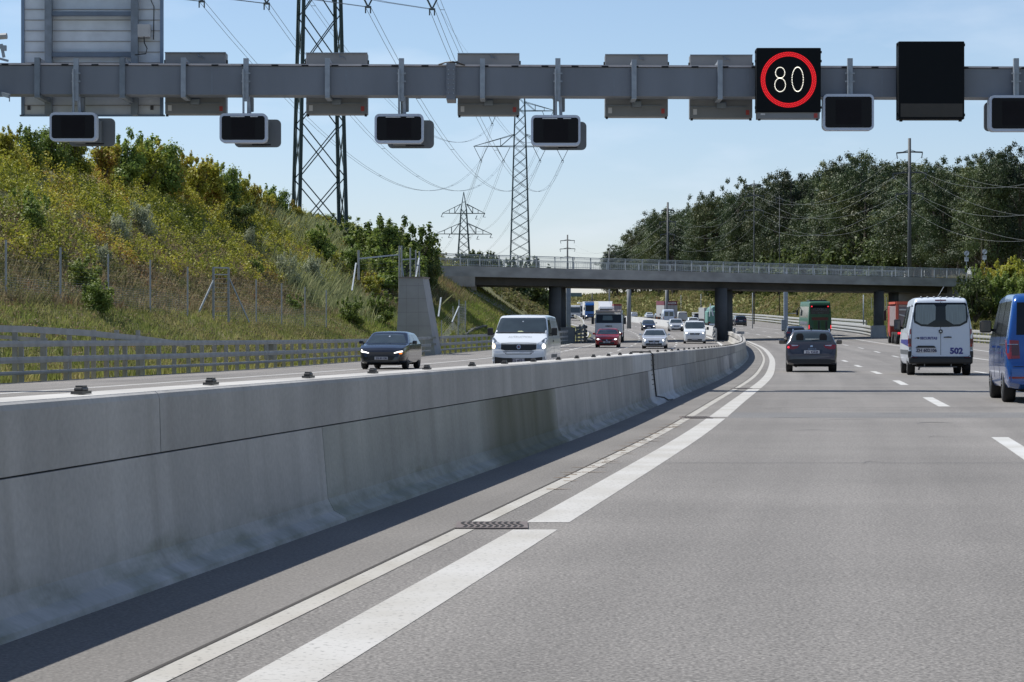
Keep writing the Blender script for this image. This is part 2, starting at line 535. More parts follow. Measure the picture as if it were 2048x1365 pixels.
segs.append((.79, .905, prev, 215, med))
marks('gutter_line', segs, M_gutter, .0028)
marks('gutter_joint', [(.765, .785, -5, 205, med)], M('joint_tar', (.05, .045, .04), .9), .0034)
# dashes of our carriageway: 6 m of line, 12 m of gap
segs = []
for i in range(-2, 36):
    y1 = 26.5 + 18 * i
    if y1 - 6 < 4 and y1 > 4: pass
    if y1 < 3: continue
    segs.append((4.80, 5.0, y1 - 6, y1, med)); segs.append((8.42, 8.60, y1 - 6, y1, med))
segs.append((12.35, 12.55, -5, 600, med))
segs.append((15.9, 16.08, 40, 178, med))
for i in range(10, 60):
    segs.append((16.2, 16.35, 220 + (i - 10) * 12, 223 + (i - 10) * 12, med)) if i < 30 else None
marks('lane_lines', [s for s in segs if s], M_dash)
# oncoming carriageway
segs = [(-1.75, -1.5, -5, 600, med)]
for i in range(0, 40):
    y = 20 + 12 * i
    segs.append((-5.45, -5.28, y, y + 4.5, med)); segs.append((-8.95, -8.78, y + 3, y + 7.5, med))
for i in range(0, 90):
    y = 128 + 5 * i
    segs.append((-12.45, -12.2, y, y + 2.6, med))
segs.append((-14.5, -14.3, -5, 420, med))
marks('oncoming_lane_lines', segs, M_dash)
# kerb of dark asphalt along the oncoming verge
marks('verge_edge', [(.5, .95, 20, 300, Gl)], M('edge_tar', (.07, .075, .08), .9), .0022)
# repair joints, scratches and the faint darker band across our lanes
segs = []
M_scr = M('road_scratch', (.09, .09, .09), .9)
V, F = [], []
def scratch(x0, y0, x1, y1, w, bend=0.0):
    k = len(V); n = 6
    for i in range(n + 1):
        t = i / n; x = x0 + (x1 - x0) * t; y = y0 + (y1 - y0) * t + bend * math.sin(math.pi * t)
        ww = w * math.sin(math.pi * (.12 + .76 * t))
        V.extend([(x, y - ww, zr(y) + .0022), (x, y + ww, zr(y) + .0022)])
    F.extend([(k + 2 * i, k + 2 * i + 2, k + 2 * i + 3, k + 2 * i + 1) for i in range(n)])
for px, py, L, w, bd in ((1630, 862, .55, .02, .25), (1870, 847, .5, .05, .3), (1930, 832, .6, .04, -.1), (1790, 828, .5, .03, 0), (1540, 818, .4, .03, 0),
                         (1652, 797, .7, .05, .1), (1700, 842, .8, .02, .5), (1890, 878, .35, .015, .6), (1760, 930, .3, .012, .5), (1585, 836, .6, .03, .1)):
    d = EYE * FPX / (py - HOR); x = (px - 1024) / FPX * d
    scratch(x - L / 2, d, x + L / 2, d + bd * .4, w, bd)
me = bpy.data.meshes.new('road_scratches'); me.from_pydata(V, [], F); me.update()
tag(add('road_scratches', me, M_scr), kind='structure')
M_band = asphalt('asphalt_darker', (.16, .158, .155))
marks('dark_band', [(1.43, 12.3, 33.0, 35.4, med)], M_band, .001)
marks('repair_joint', [(1.43, 12.3, 38.05, 38.11, med), (1.43, 12.3, 21.0, 21.03, med)], M('repair_joint_tar', (.16, .16, .158), .9), .0016)
# rust and dirt washed along the gutter
V, F = [], []
for i in range(70):
    y = random.uniform(17, 34); s = random.choice((-1, 1)); k = len(V); L = random.uniform(.05, .22); w = random.uniform(.01, .05)
    x0 = med(y) + .84; V.extend([(x0, y - w, .0040), (x0 + s * L, y - .01, .0040), (x0 + s * L, y + .01, .0040), (x0, y + w, .0040)]); F.append((k, k + 1, k + 2, k + 3) if s > 0 else (k + 3, k + 2, k + 1, k))
me = bpy.data.meshes.new('rust_stains'); me.from_pydata(V, [], F); me.update()
tag(add('rust_stains', me, M('rust_stain', (.21, .155, .105), .9)), kind='structure')

# drain grates
M_cast = M('cast_iron', (.16, .135, .125), .7, .3); M_hole = M('drain_hole', (.012, .012, .012), .9)
for i, (a, b_) in enumerate(DR):
    Y = (a + b_) / 2; e = empty('drain_grate', (med(Y) + .97, Y, zr(Y)), 0,
        ['nearest rusty drain grate with wavy slots in the gutter line', 'second drain grate in the gutter line, halfway to the bridge',
         'farthest small drain grate in the gutter line'][i], 'drain grate')
    w, h = .44, b_ - a - .03
    MB().box((0, 0, .004), (w, h, .012)).build('plate', M_cast, e)
    s = MB()
    for k in range(10):
        x0 = -w / 2 + .05 + k * (w - .1) / 9
        pts = [(x0 + .016 * math.sin(t * 6.283), -h * .42 + h * .84 * t) for t in np.linspace(0, 1, 9)]
        kk = len(s.v)
        for x, y in pts: s.v += [(x - .009, y, .0125), (x + .009, y, .0125)]
        s.f += [(kk + 2 * q, kk + 2 * q + 1, kk + 2 * q + 3, kk + 2 * q + 2) for q in range(8)]
    s.build('slot', M_hole, e)

# ------------------------------------------------------------------ the concrete barrier between the carriageways
def concrete(name, base, moss=True, stain=None, tone=.27):
    m = bpy.data.materials.new(name)
    nt, b = nodes_of(m)
    uv = nd(nt, 'ShaderNodeTexCoord')
    def noise(stretch, detail=4.0, src='UV'):
        mp = nd(nt, 'ShaderNodeMapping'); mp.inputs['Scale'].default_value = stretch
        nt.links.new(uv.outputs[src], mp.inputs['Vector'])
        n = nd(nt, 'ShaderNodeTexNoise', i_Scale=1.0, i_Detail=detail); nt.links.new(mp.outputs['Vector'], n.inputs['Vector']); return n.outputs['Fac']
    streak = noise((2.6, .55, 1), 6.0); blot = noise((.8, 1.3, 1), 5.0); fine = noise((30, 30, 1), 3.0)
    def rg(src, lo, hi, a=.3, b_=.7):
        r = nd(nt, 'ShaderNodeMapRange', i_1=a, i_2=b_, i_3=lo, i_4=hi); nt.links.new(src, r.inputs[0]); return r.outputs[0]
    def mth(op, a, b_):
        q = nd(nt, 'ShaderNodeMath', operation=op)
        for k, v in enumerate((a, b_)):
            if isinstance(v, (int, float)): q.inputs[k].default_value = v
            else: nt.links.new(v, q.inputs[k])
        return q.outputs[0]
    f = mth('MULTIPLY', rg(streak, .90, 1.07), rg(blot, .82, 1.14)); f = mth('MULTIPLY', f, rg(fine, .93, 1.07))
    oi = nd(nt, 'ShaderNodeObjectInfo'); f = mth('MULTIPLY', f, rg(oi.outputs['Random'], 1 - tone, 1 + tone, 0, 1))
    q = nd(nt, 'ShaderNodeMixRGB', blend_type='MULTIPLY', i_Fac=1.0); q.inputs['Color1'].default_value = (*base, 1); nt.links.new(f, q.inputs['Color2'])
    out = q.outputs['Color']
    sx = nd(nt, 'ShaderNodeSeparateXYZ'); nt.links.new(uv.outputs['UV'], sx.inputs[0])
    # brown weathering streaks running down from the top edge
    run = noise((3.2, .12, 1), 3.0)
    w = mth('MULTIPLY', rg(run, 0, .45, .52, .70), rg(blot, .2, 1.0))
    q2 = nd(nt, 'ShaderNodeMixRGB'); q2.inputs['Color2'].default_value = (.15, .135, .105, 1)
    nt.links.new(w, q2.inputs['Fac']); nt.links.new(out, q2.inputs['Color1']); out = q2.outputs['Color']
    if moss:
        lim = mth('ADD', mth('MULTIPLY', noise((.33, .6, 1), 3.0), .46), -.03)
        k = rg(mth('SUBTRACT', lim, sx.outputs[1]), 0, .8, -.02, .09)
        k = mth('MULTIPLY', k, rg(noise((2.2, 9, 1), 6.0), .0, .75, .42, .66))
        q3 = nd(nt, 'ShaderNodeMixRGB'); q3.inputs['Color2'].default_value = (.15, .165, .105, 1)
        nt.links.new(k, q3.inputs['Fac']); nt.links.new(out, q3.inputs['Color1']); out = q3.outputs['Color']
    if stain:
        a, b_ = stain
        k = mth('MULTIPLY', rg(sx.outputs[0], 0, 1, a - .5, a + .5), rg(sx.outputs[0], 1, 0, b_ - .6, b_ + .1))
        k = mth('MULTIPLY', k, rg(streak, .65, .95))
        q3 = nd(nt, 'ShaderNodeMixRGB'); q3.inputs['Color2'].default_value = (.105, .108, .062, 1)
        nt.links.new(k, q3.inputs['Fac']); nt.links.new(out, q3.inputs['Color1']); out = q3.outputs['Color']
    nt.links.new(out, b.inputs['Base Color']); b.inputs['Roughness'].default_value = .85
    bp = nd(nt, 'ShaderNodeBump', i_Strength=.25, i_Distance=.01); nt.links.new(fine, bp.inputs['Height']); nt.links.new(bp.outputs['Normal'], b.inputs['Normal'])
    return m
BASEC = (.385, .375, .355)
M_low = concrete('barrier_concrete', BASEC)
M_up = concrete('barrier_concrete_upper', (.375, .365, .345), moss=False)
M_mossy = concrete('barrier_concrete_mossy', (.40, .40, .36), stain=(20.6, 25.5))
M_new = concrete('barrier_concrete_new', (.56, .56, .55), moss=False, tone=.02)

def sweep(name, prof, ya, yb, mat, parent, f=med, step=1.0, zf=None, close=True):
    """profile of (offset, height) swept along a curve; UV = (distance, height)"""
    n = max(1, int(math.ceil((yb - ya) / step)))
    V, F, UV = [], [], []
    m = len(prof)
    for i in range(n + 1):
        Y = ya + (yb - ya) * i / n
        h = heading(Y, f); X = f(Y); z0 = zr(Y) if zf is None else zf(Y)
        for o, z in prof:
            V.append((X + o * math.cos(h), Y - o * math.sin(h), z0 + z))
    for i in range(n):
        for j in range(m if close else m - 1):
            k = (j + 1) % m
            F.append((i * m + j, (i + 1) * m + j, (i + 1) * m + k, i * m + k))
    if close:
        F.append(tuple(range(m))[::-1]); F.append(tuple(n * m + j for j in range(m)))
    me = bpy.data.meshes.new(name); me.from_pydata(V, [], F); me.update()
    bm = bmesh.new(); bm.from_mesh(me); bmesh.ops.recalc_face_normals(bm, faces=bm.faces[:])
    uvl = bm.loops.layers.uv.new('UVMap')
    z_ = [p[1] for p in prof]
    for fc in bm.faces:
        for lp in fc.loops:
            vi = lp.vert.index
            lp[uvl].uv = (V[vi][1], z_[vi % m])
    bm.to_mesh(me); bm.free()
    return add(name, me, mat, parent)

bar_root = empty('concrete_barrier', (med(20), 20, 0), 0, 'long curving concrete median barrier made of two tiers of stained panels', 'barrier')
def inv(o):                      # keep world coordinates for children of a moved empty
    o.matrix_parent_inverse = Matrix.Translation(o.parent.location).inverted() if o.parent else Matrix()
    return o
lowP = [(.0, .0), (-.01, .025), (-.085, .065), (-.125, .14), (-.165, .592), (-.44, .592), (-.52, .1), (-.6, .0)]
upP = [(-.170, .600), (-.178, .862), (-.186, .885), (-.20, .894), (-.215, .876), (-.235, .872), (-.25, .893), (-.52, .893), (-.525, .600)]
low_j = [-3, 8.0, 14.3, 25.45, 31.4, 36.9, 38.9, 41.2, 45.2, 49.4, 54, 60, 66, 72, 78, 85, 92, 100, 108, 116, 124, 132, 140, 149, 158, 167, 176, 186, 197, 214]
up_j = [-3, 11.0, 23.6, 35.8, 40.0, 46.5, 54, 63, 72, 81, 90, 100, 110, 120, 130, 141, 152, 164, 176, 188, 200, 214]
for i in range(len(low_j) - 1):
    a, b_ = low_j[i], low_j[i + 1]
    m = M_mossy if a == 14.3 else (M_new if a in (38.9, 41.2) else M_low)
    inv(sweep('lower_panel', lowP, a + .006, b_ - .006, m, bar_root))
for i in range(len(up_j) - 1):
    a, b_ = up_j[i], up_j[i + 1]
    inv(sweep('upper_panel', upP, a + .006, b_ - .006, M_up if a != 35.8 else M_new, bar_root))
inv(sweep('barrier_core', [(-.19, .02), (-.195, .85), (-.42, .85), (-.42, .02)], -3, 214, M('barrier_gap', (.05, .05, .05), .9), bar_root, step=2))
# cable with clips hanging down the face
h = heading(40.0)
s = MB()
def bpnt(Y, o, z):
    h = heading(Y); return Vector((med(Y) + o * math.cos(h), Y - o * math.sin(h), zr(Y) + z))
s.tube([bpnt(39.9, -.52, .92), bpnt(39.9, -.2, .92), bpnt(39.9, -.155, .88), bpnt(39.95, -.145, .6), bpnt(40.0, -.1, .14), bpnt(40.6, .0, .10), bpnt(41.2, .03, .04), bpnt(42.0, .06, .03)], .014, 6)
for k in range(9):
    z = .18 + k * .085
    s.bar(bpnt(39.6, -.14 - .02 * k / 9, z), bpnt(40.3, -.14 - .02 * k / 9, z), .012)
inv(s.build('cable', M('black_rubber', (.02, .02, .02), .6), bar_root))
# little lamps bolted to the top
M_dk = M('reflector_housing', (.05, .048, .045), .5); M_fb = M('reflector_base', (.38, .36, .34), .6)
rb = MB(); rb.box((0, 0, .010), (.055, .13, .014)); rb.rbox((0, 0, .024), (.045, .085, .020), .008); rb.box((0, 0, .038), (.035, .06, .008))
me_r = rb.mesh('reflector')
Y = 10.4
k = 0
while Y < 170:
    o = add('reflector', me_r, None, bar_root)
    if k == 0:
        me_r.materials.append(M_dk)
    p = bpnt(Y, -.36, .893)
    o.location = p; o.rotation_euler = (0, 0, -heading(Y)); inv(o)
    Y += 2.1 + .15 * math.sin(k * 2.1); k += 1
    if k > 80: break
# ------------------------------------------------------------------ sign gantry over the road
def inv(o):
    p = o.parent
    o.matrix_parent_inverse = (Matrix.Translation(p.location) @ p.rotation_euler.to_matrix().to_4x4()).inverted()
    return o
M_gan = M('gantry_paint', (.17, .19, .22), .5, .0, .13, 1.2, stretch=(1, 1, .25))
M_galv = M('galvanised_steel', (.30, .34, .38), .5, .35, .15, 6)
M_galvd = M('galvanised_steel_dull', (.20, .235, .27), .6, .2, .18, 5)
M_boxg = M('sign_box_grey', (.21, .22, .225), .55, .0, .06, 2)
M_lightstrip = M('gantry_top_plate', (.50, .47, .47), .5)
M_black = M('sign_black', (.006, .008, .010), .6, 0, .05, 4, spec=.12)
M_rub = M('dark_slot', (.012, .012, .014), .8)
GY = 51.1
gan = empty('sign_gantry', (-17.2, 51.4, zr(51.4)), 0, 'grey steel sign gantry beam spanning both carriageways', 'gantry')
def gp(px, py, d=GY): return at(px, py, d)
def beam_y(px): return 131.5 + 7.0 * px / 2048      # top edge row of the beam face
x0, x1 = gp(-520, 0).x, gp(2900, 0).x
def beam_box(xa, xb, ya, yb, zt_off, zb_off):
    """part of the beam between two x, following its slight fall to the right"""
    V = []
    for x in (xa, xb):
        px = 1024 + x * FPX / GY
        zt = gp(0, beam_y(px)).z + zt_off; zb = gp(0, beam_y(px) + 57).z + zb_off
        V += [(x, ya, zb), (x, yb, zb), (x, yb, zt), (x, ya, zt)]
    return V, [(0, 1, 2, 3), (7, 6, 5, 4), (0, 4, 5, 1), (1, 5, 6, 2), (2, 6, 7, 3), (3, 7, 4, 0)]
s = MB(); s.raw(*beam_box(x0, x1, GY, GY + .62, 0, 0)); inv(s.build('beam', M_gan, gan))
s = MB(); s.raw(*beam_box(x0, x1, GY - .03, GY + .65, .055, .655)); inv(s.build('top_plate', M_lightstrip, gan))
s = MB()
for px in range(-470, 2880, 60):
    if abs(px - 905) < 25: continue
    p = gp(px, beam_y(px) - 2.2, GY - .034); s = MB(); s.box((p.x, p.y, p.z), (.155, .012, .03)); inv(s.build('slot', M_rub, gan))
for px in range(-380, 2800, 268):          # welded seams of the box beam
    xx = gp(px, 0).x; s = MB(); s.raw(*beam_box(xx - .007, xx + .007, GY - .004, GY + .3, -.01, .01)); inv(s.build('weld_seam', M_galvd, gan))
for k in range(6):
    for px in (897, 907):
        p = gp(px, beam_y(px) + 5 + 9.5 * k, GY - .11); s = MB(); s.cone(p, p + Vector((0, -.02, 0)), .018, .014, 6); inv(s.build('bolt', M_galv, gan))
s = MB()
for xa, xb in ((gp(893, 0).x, gp(911, 0).x),):
    s.raw(*beam_box(xa, xb, GY - .10, GY + .72, .10, -.10))
inv(s.build('collar', M_gan, gan))
s = MB()
for xx in (x0 + .6, x1 - .6):
    s = MB(); s.rbox((xx, GY + .31, 3.4), (.5, .5, 6.9), .03); s.box((xx, GY + .31, .1), (.9, .9, .2)); inv(s.build('leg', M_gan, gan))
s = MB()      # straps round the beam
for px, top in ((367, 116), (655, 117), (965, 118), (1268, 120), (1440, 121)):
    a = gp(px, top, GY - .06); b_ = gp(px, beam_y(px) + 60, GY - .06)
    s = MB(); s.box((a.x, a.y, (a.z + b_.z) / 2), (.11, .09, a.z - b_.z)); s.box((a.x, GY + .3, b_.z + .0), (.11, .8, .06)); s.box((a.x, GY + .3, a.z - .04), (.10, .8, .05)); inv(s.build('bracket', M_galv, gan))
s = MB()
for px in (75, 245):
    a = gp(px, 116, GY - .06); b_ = gp(px, beam_y(px) + 60, GY - .06)
    s = MB(); s.box((a.x, a.y, (a.z + b_.z) / 2), (.12, .10, a.z - b_.z)); s.box((a.x, GY + .55, b_.z), (.12, 1.3, .09)); s.box((a.x, GY + .55, a.z - .05), (.12, 1.3, .09)); inv(s.build('bracket', M_galvd, gan))
s = MB(); s.tube([gp(877, 130, GY - .05), gp(890, 126, GY - .06), gp(905, 124, GY - .12), gp(918, 127, GY - .05), gp(930, 131, GY - .05)], .018, 5)
inv(s.build('cable', M('black_rubber', (.02, .02, .02), .6), gan))
s = MB()      # two lugs sticking out under the left end of the beam
a = gp(-12, 184, GY - .02); b_ = gp(19, 193, GY - .35); s.bar(a, b_, .05, .09); s.bar(b_, b_ + Vector((0, 0, -.12)), .02)
inv(s.build('arm', M_galvd, gan))

# the back of the big direction sign on the left
p = gp(187, 116, 52.25)
sg = empty('direction_sign', (p.x, p.y, p.z), 0, 'large direction sign seen from behind with ribbed aluminium back, above left end of gantry', 'road sign')
SY = 52.45
M_alu = M('ribbed_aluminium', (.60, .65, .69), .5, .15, .10, 2.5)
L_, R_, T_, B_ = gp(45, 0, SY).x, gp(326, 0, SY).x, gp(0, -150, SY).z, gp(0, 232, SY).z
s = MB(); s.box(((L_ + R_) / 2, SY, (T_ + B_) / 2), (R_ - L_, .05, T_ - B_)); inv(s.build('panel', M_alu, sg))
s = MB()
z = B_ + .235
while z < T_:
    s.box(((L_ + R_) / 2, SY - .034, z), (R_ - L_ - .08, .02, .018)); z += .2465
inv(s.build('rib', M('alu_rib', (.33, .32, .31), .5, .2), sg))
s = MB()
for x in (L_ + .02, R_ - .02): s.box((x, SY - .03, (T_ + B_) / 2), (.07, .09, T_ - B_))
for z in (B_,): s.box(((L_ + R_) / 2, SY - .03, z), (R_ - L_ + .1, .09, .035))
inv(s.build('edge_frame', M('sign_frame', (.17, .24, .33), .5, .2), sg))
for px in (98, 270):
    x = gp(px, 0, SY - .2).x
    s = MB(); s.box((x, SY - .18, (T_ + B_) / 2), (.12, .22, T_ - B_ + .02)); s.box((x, SY - .295, (T_ + B_) / 2), (.16, .012, T_ - B_)); inv(s.build('post', M_galvd, sg))
s = MB()
for py in (-80, 28, 110):
    z = gp(0, py, SY - .2).z; s = MB(); s.box((gp(184, 0, SY - .2).x, SY - .2, z), (gp(270, 0, SY).x - gp(98, 0, SY).x - .13, .1, .10)); inv(s.build('crossbar', M('galv_blue', (.13, .17, .22), .5, .2), sg))
p = gp(288, 62, SY - .25)
s = MB(); s.rbox((p.x, SY - .2, p.z), (.285, .22, .31), .02); cb = inv(s.build('control_box', M('cabinet_grey', (.45, .45, .44), .5), sg))
s = MB(); s.tube([p + Vector((.02, -.12, -.15)), p + Vector((.03, -.13, -.3)), p + Vector((.09, -.12, -.42)), p + Vector((.06, -.1, -.54)), p + Vector((-.2, -.05, -.56))], .014, 5)
s.tube([gp(300, -4, SY - .1), gp(308, 14, SY - .1), gp(307, 80, SY - .1)], .012, 5)
inv(s.build('cable', M('black_rubber', (.02, .02, .02), .6), sg))
s = MB()
for px in (58, 304):
    q = gp(px, 216, SY - .05); s = MB(); s.box(q, (.07, .02, .10)); inv(s.build('bolt_plate', M('bolt_plate', (.06, .06, .065), .6), sg))

# boxes of the signs that face the other way
M_red = M('warning_red', (.42, .06, .05), .6); M_whs = M('sticker_white', (.55, .55, .55), .6)
specs = [(330, 452, 105, 229, 'leftmost of the sign boxes seen from behind, next to big direction sign'),
         (612, 735, 106, 229, 'sign box seen from behind, in front of the nearest pylon'),
         (915, 1039, 107, 231, 'sign box seen from behind, just right of the beam collar'),
         (1210, 1336, 109, 234, 'sign box seen from behind, without a lane signal beside it'),
         (1380, 1505, 110, 237, 'sign box seen from behind, directly left of the lit 80 sign')]
for a, b_, c_, d_, lab in specs:
    SYb = 51.95
    A, B = gp(a, c_, SYb), gp(b_, d_, SYb)
    e = empty('sign_box', ((A.x + B.x) / 2, SYb, (A.z + B.z) / 2), 0, lab, 'sign box', 'sign boxes facing away on the gantry')
    w, h = B.x - A.x, A.z - B.z
    MB().rbox((0, .18, 0), (w, .36, h), .025).build('housing', M_boxg, e)
    MB().box((-.05 * w, -.01, -.32 * h), (w * .9, .03, .022)).build('hinge_rail', M_galvd, e); MB().box((0, -.02, h / 2 - .01), (w, .05, .02)).build('top_rail', M_galvd, e)
    MB().box((-w * .42, -.004, -h * .40), (.085, .01, .13)).build('sticker', M_whs, e)
    MB().box((w * .42, -.004, -h * .41), (.075, .01, .11)).build('warning_label', M_red, e)
    for x in (-w * .47, w * .47): MB().box((x, .06, -h / 2 - .02), (.05, .08, .05)).build('lug', M_rub, e)
    for x in (-w / 2 - .015, w / 2 + .015): MB().box((x, .1, h * .35), (.03, .09, .09)).build('lug', M_rub, e)
    s = MB(); s.tube([(0.05, -.02, h / 2 - .02), (.09, -.05, h / 2 - .12), (.16, -.04, h / 2 - .10), (.2, -.02, h / 2 - .15)], .012, 4); s.build('cable', M_galvd, e)
    MB().rbox((0, -.06, -h * .30), (.22, .14, .14), .03).build('mount', M_galvd, e)

# the lit 80 sign
def face_box(px0, px1, py0, py1, Yf, name, lab, cat, depth=.4):
    A, B = gp(px0, py0, Yf), gp(px1, py1, Yf)
    e = empty(name, ((A.x + B.x) / 2, Yf, (A.z + B.z) / 2), 0, lab, cat)
    return e, B.x - A.x, A.z - B.z
YF = 50.75
e, w, h = face_box(1513, 1642, 96, 225, YF, 'speed_sign', 'lit electronic speed sign, red ring of dots round a white 80', 'speed sign')
MB().rbox((0, .17, 0), (w, .34, h), .02).build('housing', M_black, e)
def gs(px, py): p = gp(px, py, YF); return (p.x - e.location.x, p.z - e.location.z)
cx, cz = gs(1577, 160)
sc = YF / FPX
s = MB(); s.box((.0, .19, -h / 2 - .07), (w * .97, .3, .14)); s.build('service_flap', M_boxg, e)
s = MB(); s.box((-w * .4, .035, -h / 2 - .04), (.10, .01, .04)); s.build('sticker', M_whs, e)
s = MB(); s.box((w * .42, .035, -h / 2 - .07), (.08, .01, .10)); s.build('warning_label', M_red, e)
for x in (-w / 2 - .012, w / 2 + .012):
    for z in (h * .44, -h * .42, h * .3): MB().box((x, .1, z), (.03, .06, .05)).build('lug', M_rub, e)
for x in (-w * .45, w * .45): MB().box((x, .1, -h / 2 - .155), (.05, .08, .04)).build('lug', M_rub, e)
def dots(pts, r, mat, name, y=-.012):
    s = MB()
    for x, z in pts:
        k = len(s.v)
        for i in range(8):
            t = i * math.pi / 4; s.v.append((x + r * math.cos(t), y, z + r * math.sin(t)))
        s.f.append(tuple(k + i for i in range(8)))
    return s.build(name, mat, e)
EM_red = M('led_red', (1.0, .03, .03), emit=.95); EM_redhalo = M('led_red_halo', (.55, .0, .008), emit=.26); EM_white = M('led_white', (1.0, .95, .80), emit=1.05)
pts = []
for k, rr in enumerate((47.8, 51.2, 54.6)):
    for i in range(100):
        t = 2 * math.pi * (i + .5 * (k % 2)) / 100; pts.append((cx + rr * sc * math.cos(t), cz + rr * sc * math.sin(t)))
dots(pts, .72 * sc, EM_red, 'red_ring')
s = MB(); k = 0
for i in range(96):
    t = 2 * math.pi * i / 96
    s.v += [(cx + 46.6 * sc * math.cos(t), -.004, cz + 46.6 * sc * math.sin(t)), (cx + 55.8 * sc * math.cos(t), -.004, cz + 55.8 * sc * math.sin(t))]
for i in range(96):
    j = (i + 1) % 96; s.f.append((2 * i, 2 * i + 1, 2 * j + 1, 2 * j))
s.build('ring_halo', EM_redhalo, e)  # dim glowing band added as the halo round the red dots
pts = []
def ell(px, py, rx, ry, n):
    for i in range(n):
        t = 2 * math.pi * i / n; x, z = gs(px + rx * math.cos(t), py + ry * math.sin(t)); pts.append((x, z))
ell(1560.1, 146.1, 9.3, 10.8, 24); ell(1560.1, 170.4, 10.7, 13.6, 30); ell(1595.1, 159.2, 11.3, 24.3, 46)
dots(pts, .98 * sc, EM_white, 'digits')
M_brown = M('unlit_text_field', (.030, .026, .020), .5)
e, w, h = face_box(1797, 1929, 83, 239, YF, 'display_sign', 'switched-off tall black display sign, right of the lit 80 sign', 'display sign')
MB().rbox((0, .17, 0), (w, .34, h), .02).build('housing', M_black, e)
MB().box((0, -.004, -h * .385 + .0), (w * .94, .012, .30)).build('text_field', M_brown, e)
for x in (-w / 2 - .012, w / 2 + .012):
    for z in (h * .46, -h * .44): MB().box((x, .1, z), (.03, .06, .06)).build('lug', M_rub, e)
for x in (-w * .45, w * .45): MB().box((x, .12, -h / 2 - .02), (.06, .08, .04)).build('lug', M_rub, e)

# lane signals hanging below the beam, and those behind them that face the other way
M_lf = M('signal_frame', (.50, .56, .66), .45, .0, .04, 2); M_scr2 = M('signal_screen', (.007, .007, .009), .3, 0, .05, 2, spec=.15)
M_tab = M('signal_back', (.165, .185, .205), .55, 0, .06, 2); M_slot = M('slot_light', (.75, .78, .8), .5)
M_scr3 = M('signal_matrix', (.012, .011, .013), .6, spec=.1)
def lane_signal(px0, px1, py0, py1, lab, slots=True, hanger=True, top=116):
    Yf = 50.85
    A, B = gp(px0, py0, Yf), gp(px1, py1, Yf)
    e = empty('lane_signal', ((A.x + B.x) / 2, Yf, (A.z + B.z) / 2), 0, lab, 'lane signal', 'lane signals facing us under the gantry')
    w, h = B.x - A.x, A.z - B.z
    s = MB(); s.prism(rrect(0, 0, w, h, .11), 0, .26)
    s.build('housing', M_lf, e)
    s = MB(); s.prism(rrect(0, 0, w - .10, h - .12, .06), -.006, .02); sc_ = s.build('screen', M_scr2, e)
    s = MB(); s.box((0, -.008, 0), (w * .5, .006, h * .68)); s.build('matrix', M_scr3, sc_)
    if slots:
        s = MB(); s.box((-w * .12, -.01, h * .385), (w * .30, .008, .016)); s.box((w * .23, -.01, h * .385), (w * .16, .008, .016)); s.build('slot', M_slot, sc_)
    if hanger:
        s = MB(); zt = gp(0, top, Yf).z - e.location.z; zb = gp(0, beam_y(1000) + 58, Yf).z - e.location.z
        s.box((.05, .13, (zt + zb) / 2 - .05), (.115, .10, zt - zb + .1)); s.bar((.0, .05, zt - .25), (.0, .05, h / 2 - .02), .05, n=8)
        if h / 2 < zb: s.bar((.10, .16, zb), (.12, .2, h / 2), .07, .09)
        for z in (zt - .34, zt - .52): s.box((.05, .09, z), (.2, .05, .03))
        s.build('hanger', M_galv, e)
        if h / 2 < zb - .1:
            MB().rbox((.16, .22, zb - .17), (.1, .1, .32), .02).build('sensor', M('sensor_grey', (.16, .17, .17), .6), e)
    return e
def back_signal(px0, px1, py0, py1, lab):
    Yb = 52.2
    A, B = gp(px0, py0, Yb), gp(px1, py1, Yb)
    e = empty('lane_signal', ((A.x + B.x) / 2, Yb, (A.z + B.z) / 2), 0, lab, 'lane signal', 'lane signals facing away under the gantry')
    w, h = B.x - A.x, A.z - B.z
    MB().prism(rrect(0, 0, w, h, .11), 0, .05).build('backing_plate', M_tab, e)
    MB().rbox((-.08, -.11, 0), (w * .62, .22, h * .82), .03).build('housing', M_tab, e)
    s = MB(); s.box((w * .1, -.24, h * .12), (.10, .02, .16)); s.box((w * .1, -.24, -h * .14), (.10, .02, .10)); s.box((w * .1, -.22, -h * .44), (w * .4, .03, .03)); s.build('bracket', M_rub, e)
    s = MB(); s.box((-.18, -.14, h / 2 + .28), (.09, .09, .6)); s.box((-.18, -.16, h / 2 + .55), (.12, .3, .08)); s.build('hanger', M_galvd, e)
    return e
lane_signal(99, 193, 225, 282.5, 'leftmost dark lane signal in a pale frame, below the big direction sign', slots=False)
lane_signal(439, 534, 227, 285.5, 'dark lane signal in a pale frame, left of the nearest pylon')
lane_signal(749, 847, 228, 286.5, 'dark lane signal in a pale frame, right of the nearest pylon')
lane_signal(1062, 1161, 230.5, 291.5, 'dark lane signal in a pale frame, overlapping the second pylon')
lane_signal(1646, 1748, 188.5, 261, 'dark lane signal in a pale frame, between the 80 sign and the blank display', slots=False)
lane_signal(1979, 2081, 191, 263, 'dark lane signal in a pale frame, cut off by the right edge', slots=False)
back_signal(138, 230, 237, 293, 'grey back of a lane signal, below the big direction sign')
back_signal(469, 562, 239.5, 295, 'grey back of a lane signal, left of the nearest pylon')
back_signal(775, 868, 241, 297, 'grey back of a lane signal, right of the nearest pylon')
back_signal(1078, 1173, 244, 300.5, 'grey back of a lane signal, overlapping the second pylon')
back_signal(1646, 1743, 200, 261.5, 'grey back of a lane signal, right of the lit 80 sign')
back_signal(1968, 2066, 204.5, 263, 'grey back of a lane signal, at the right edge of the gantry')

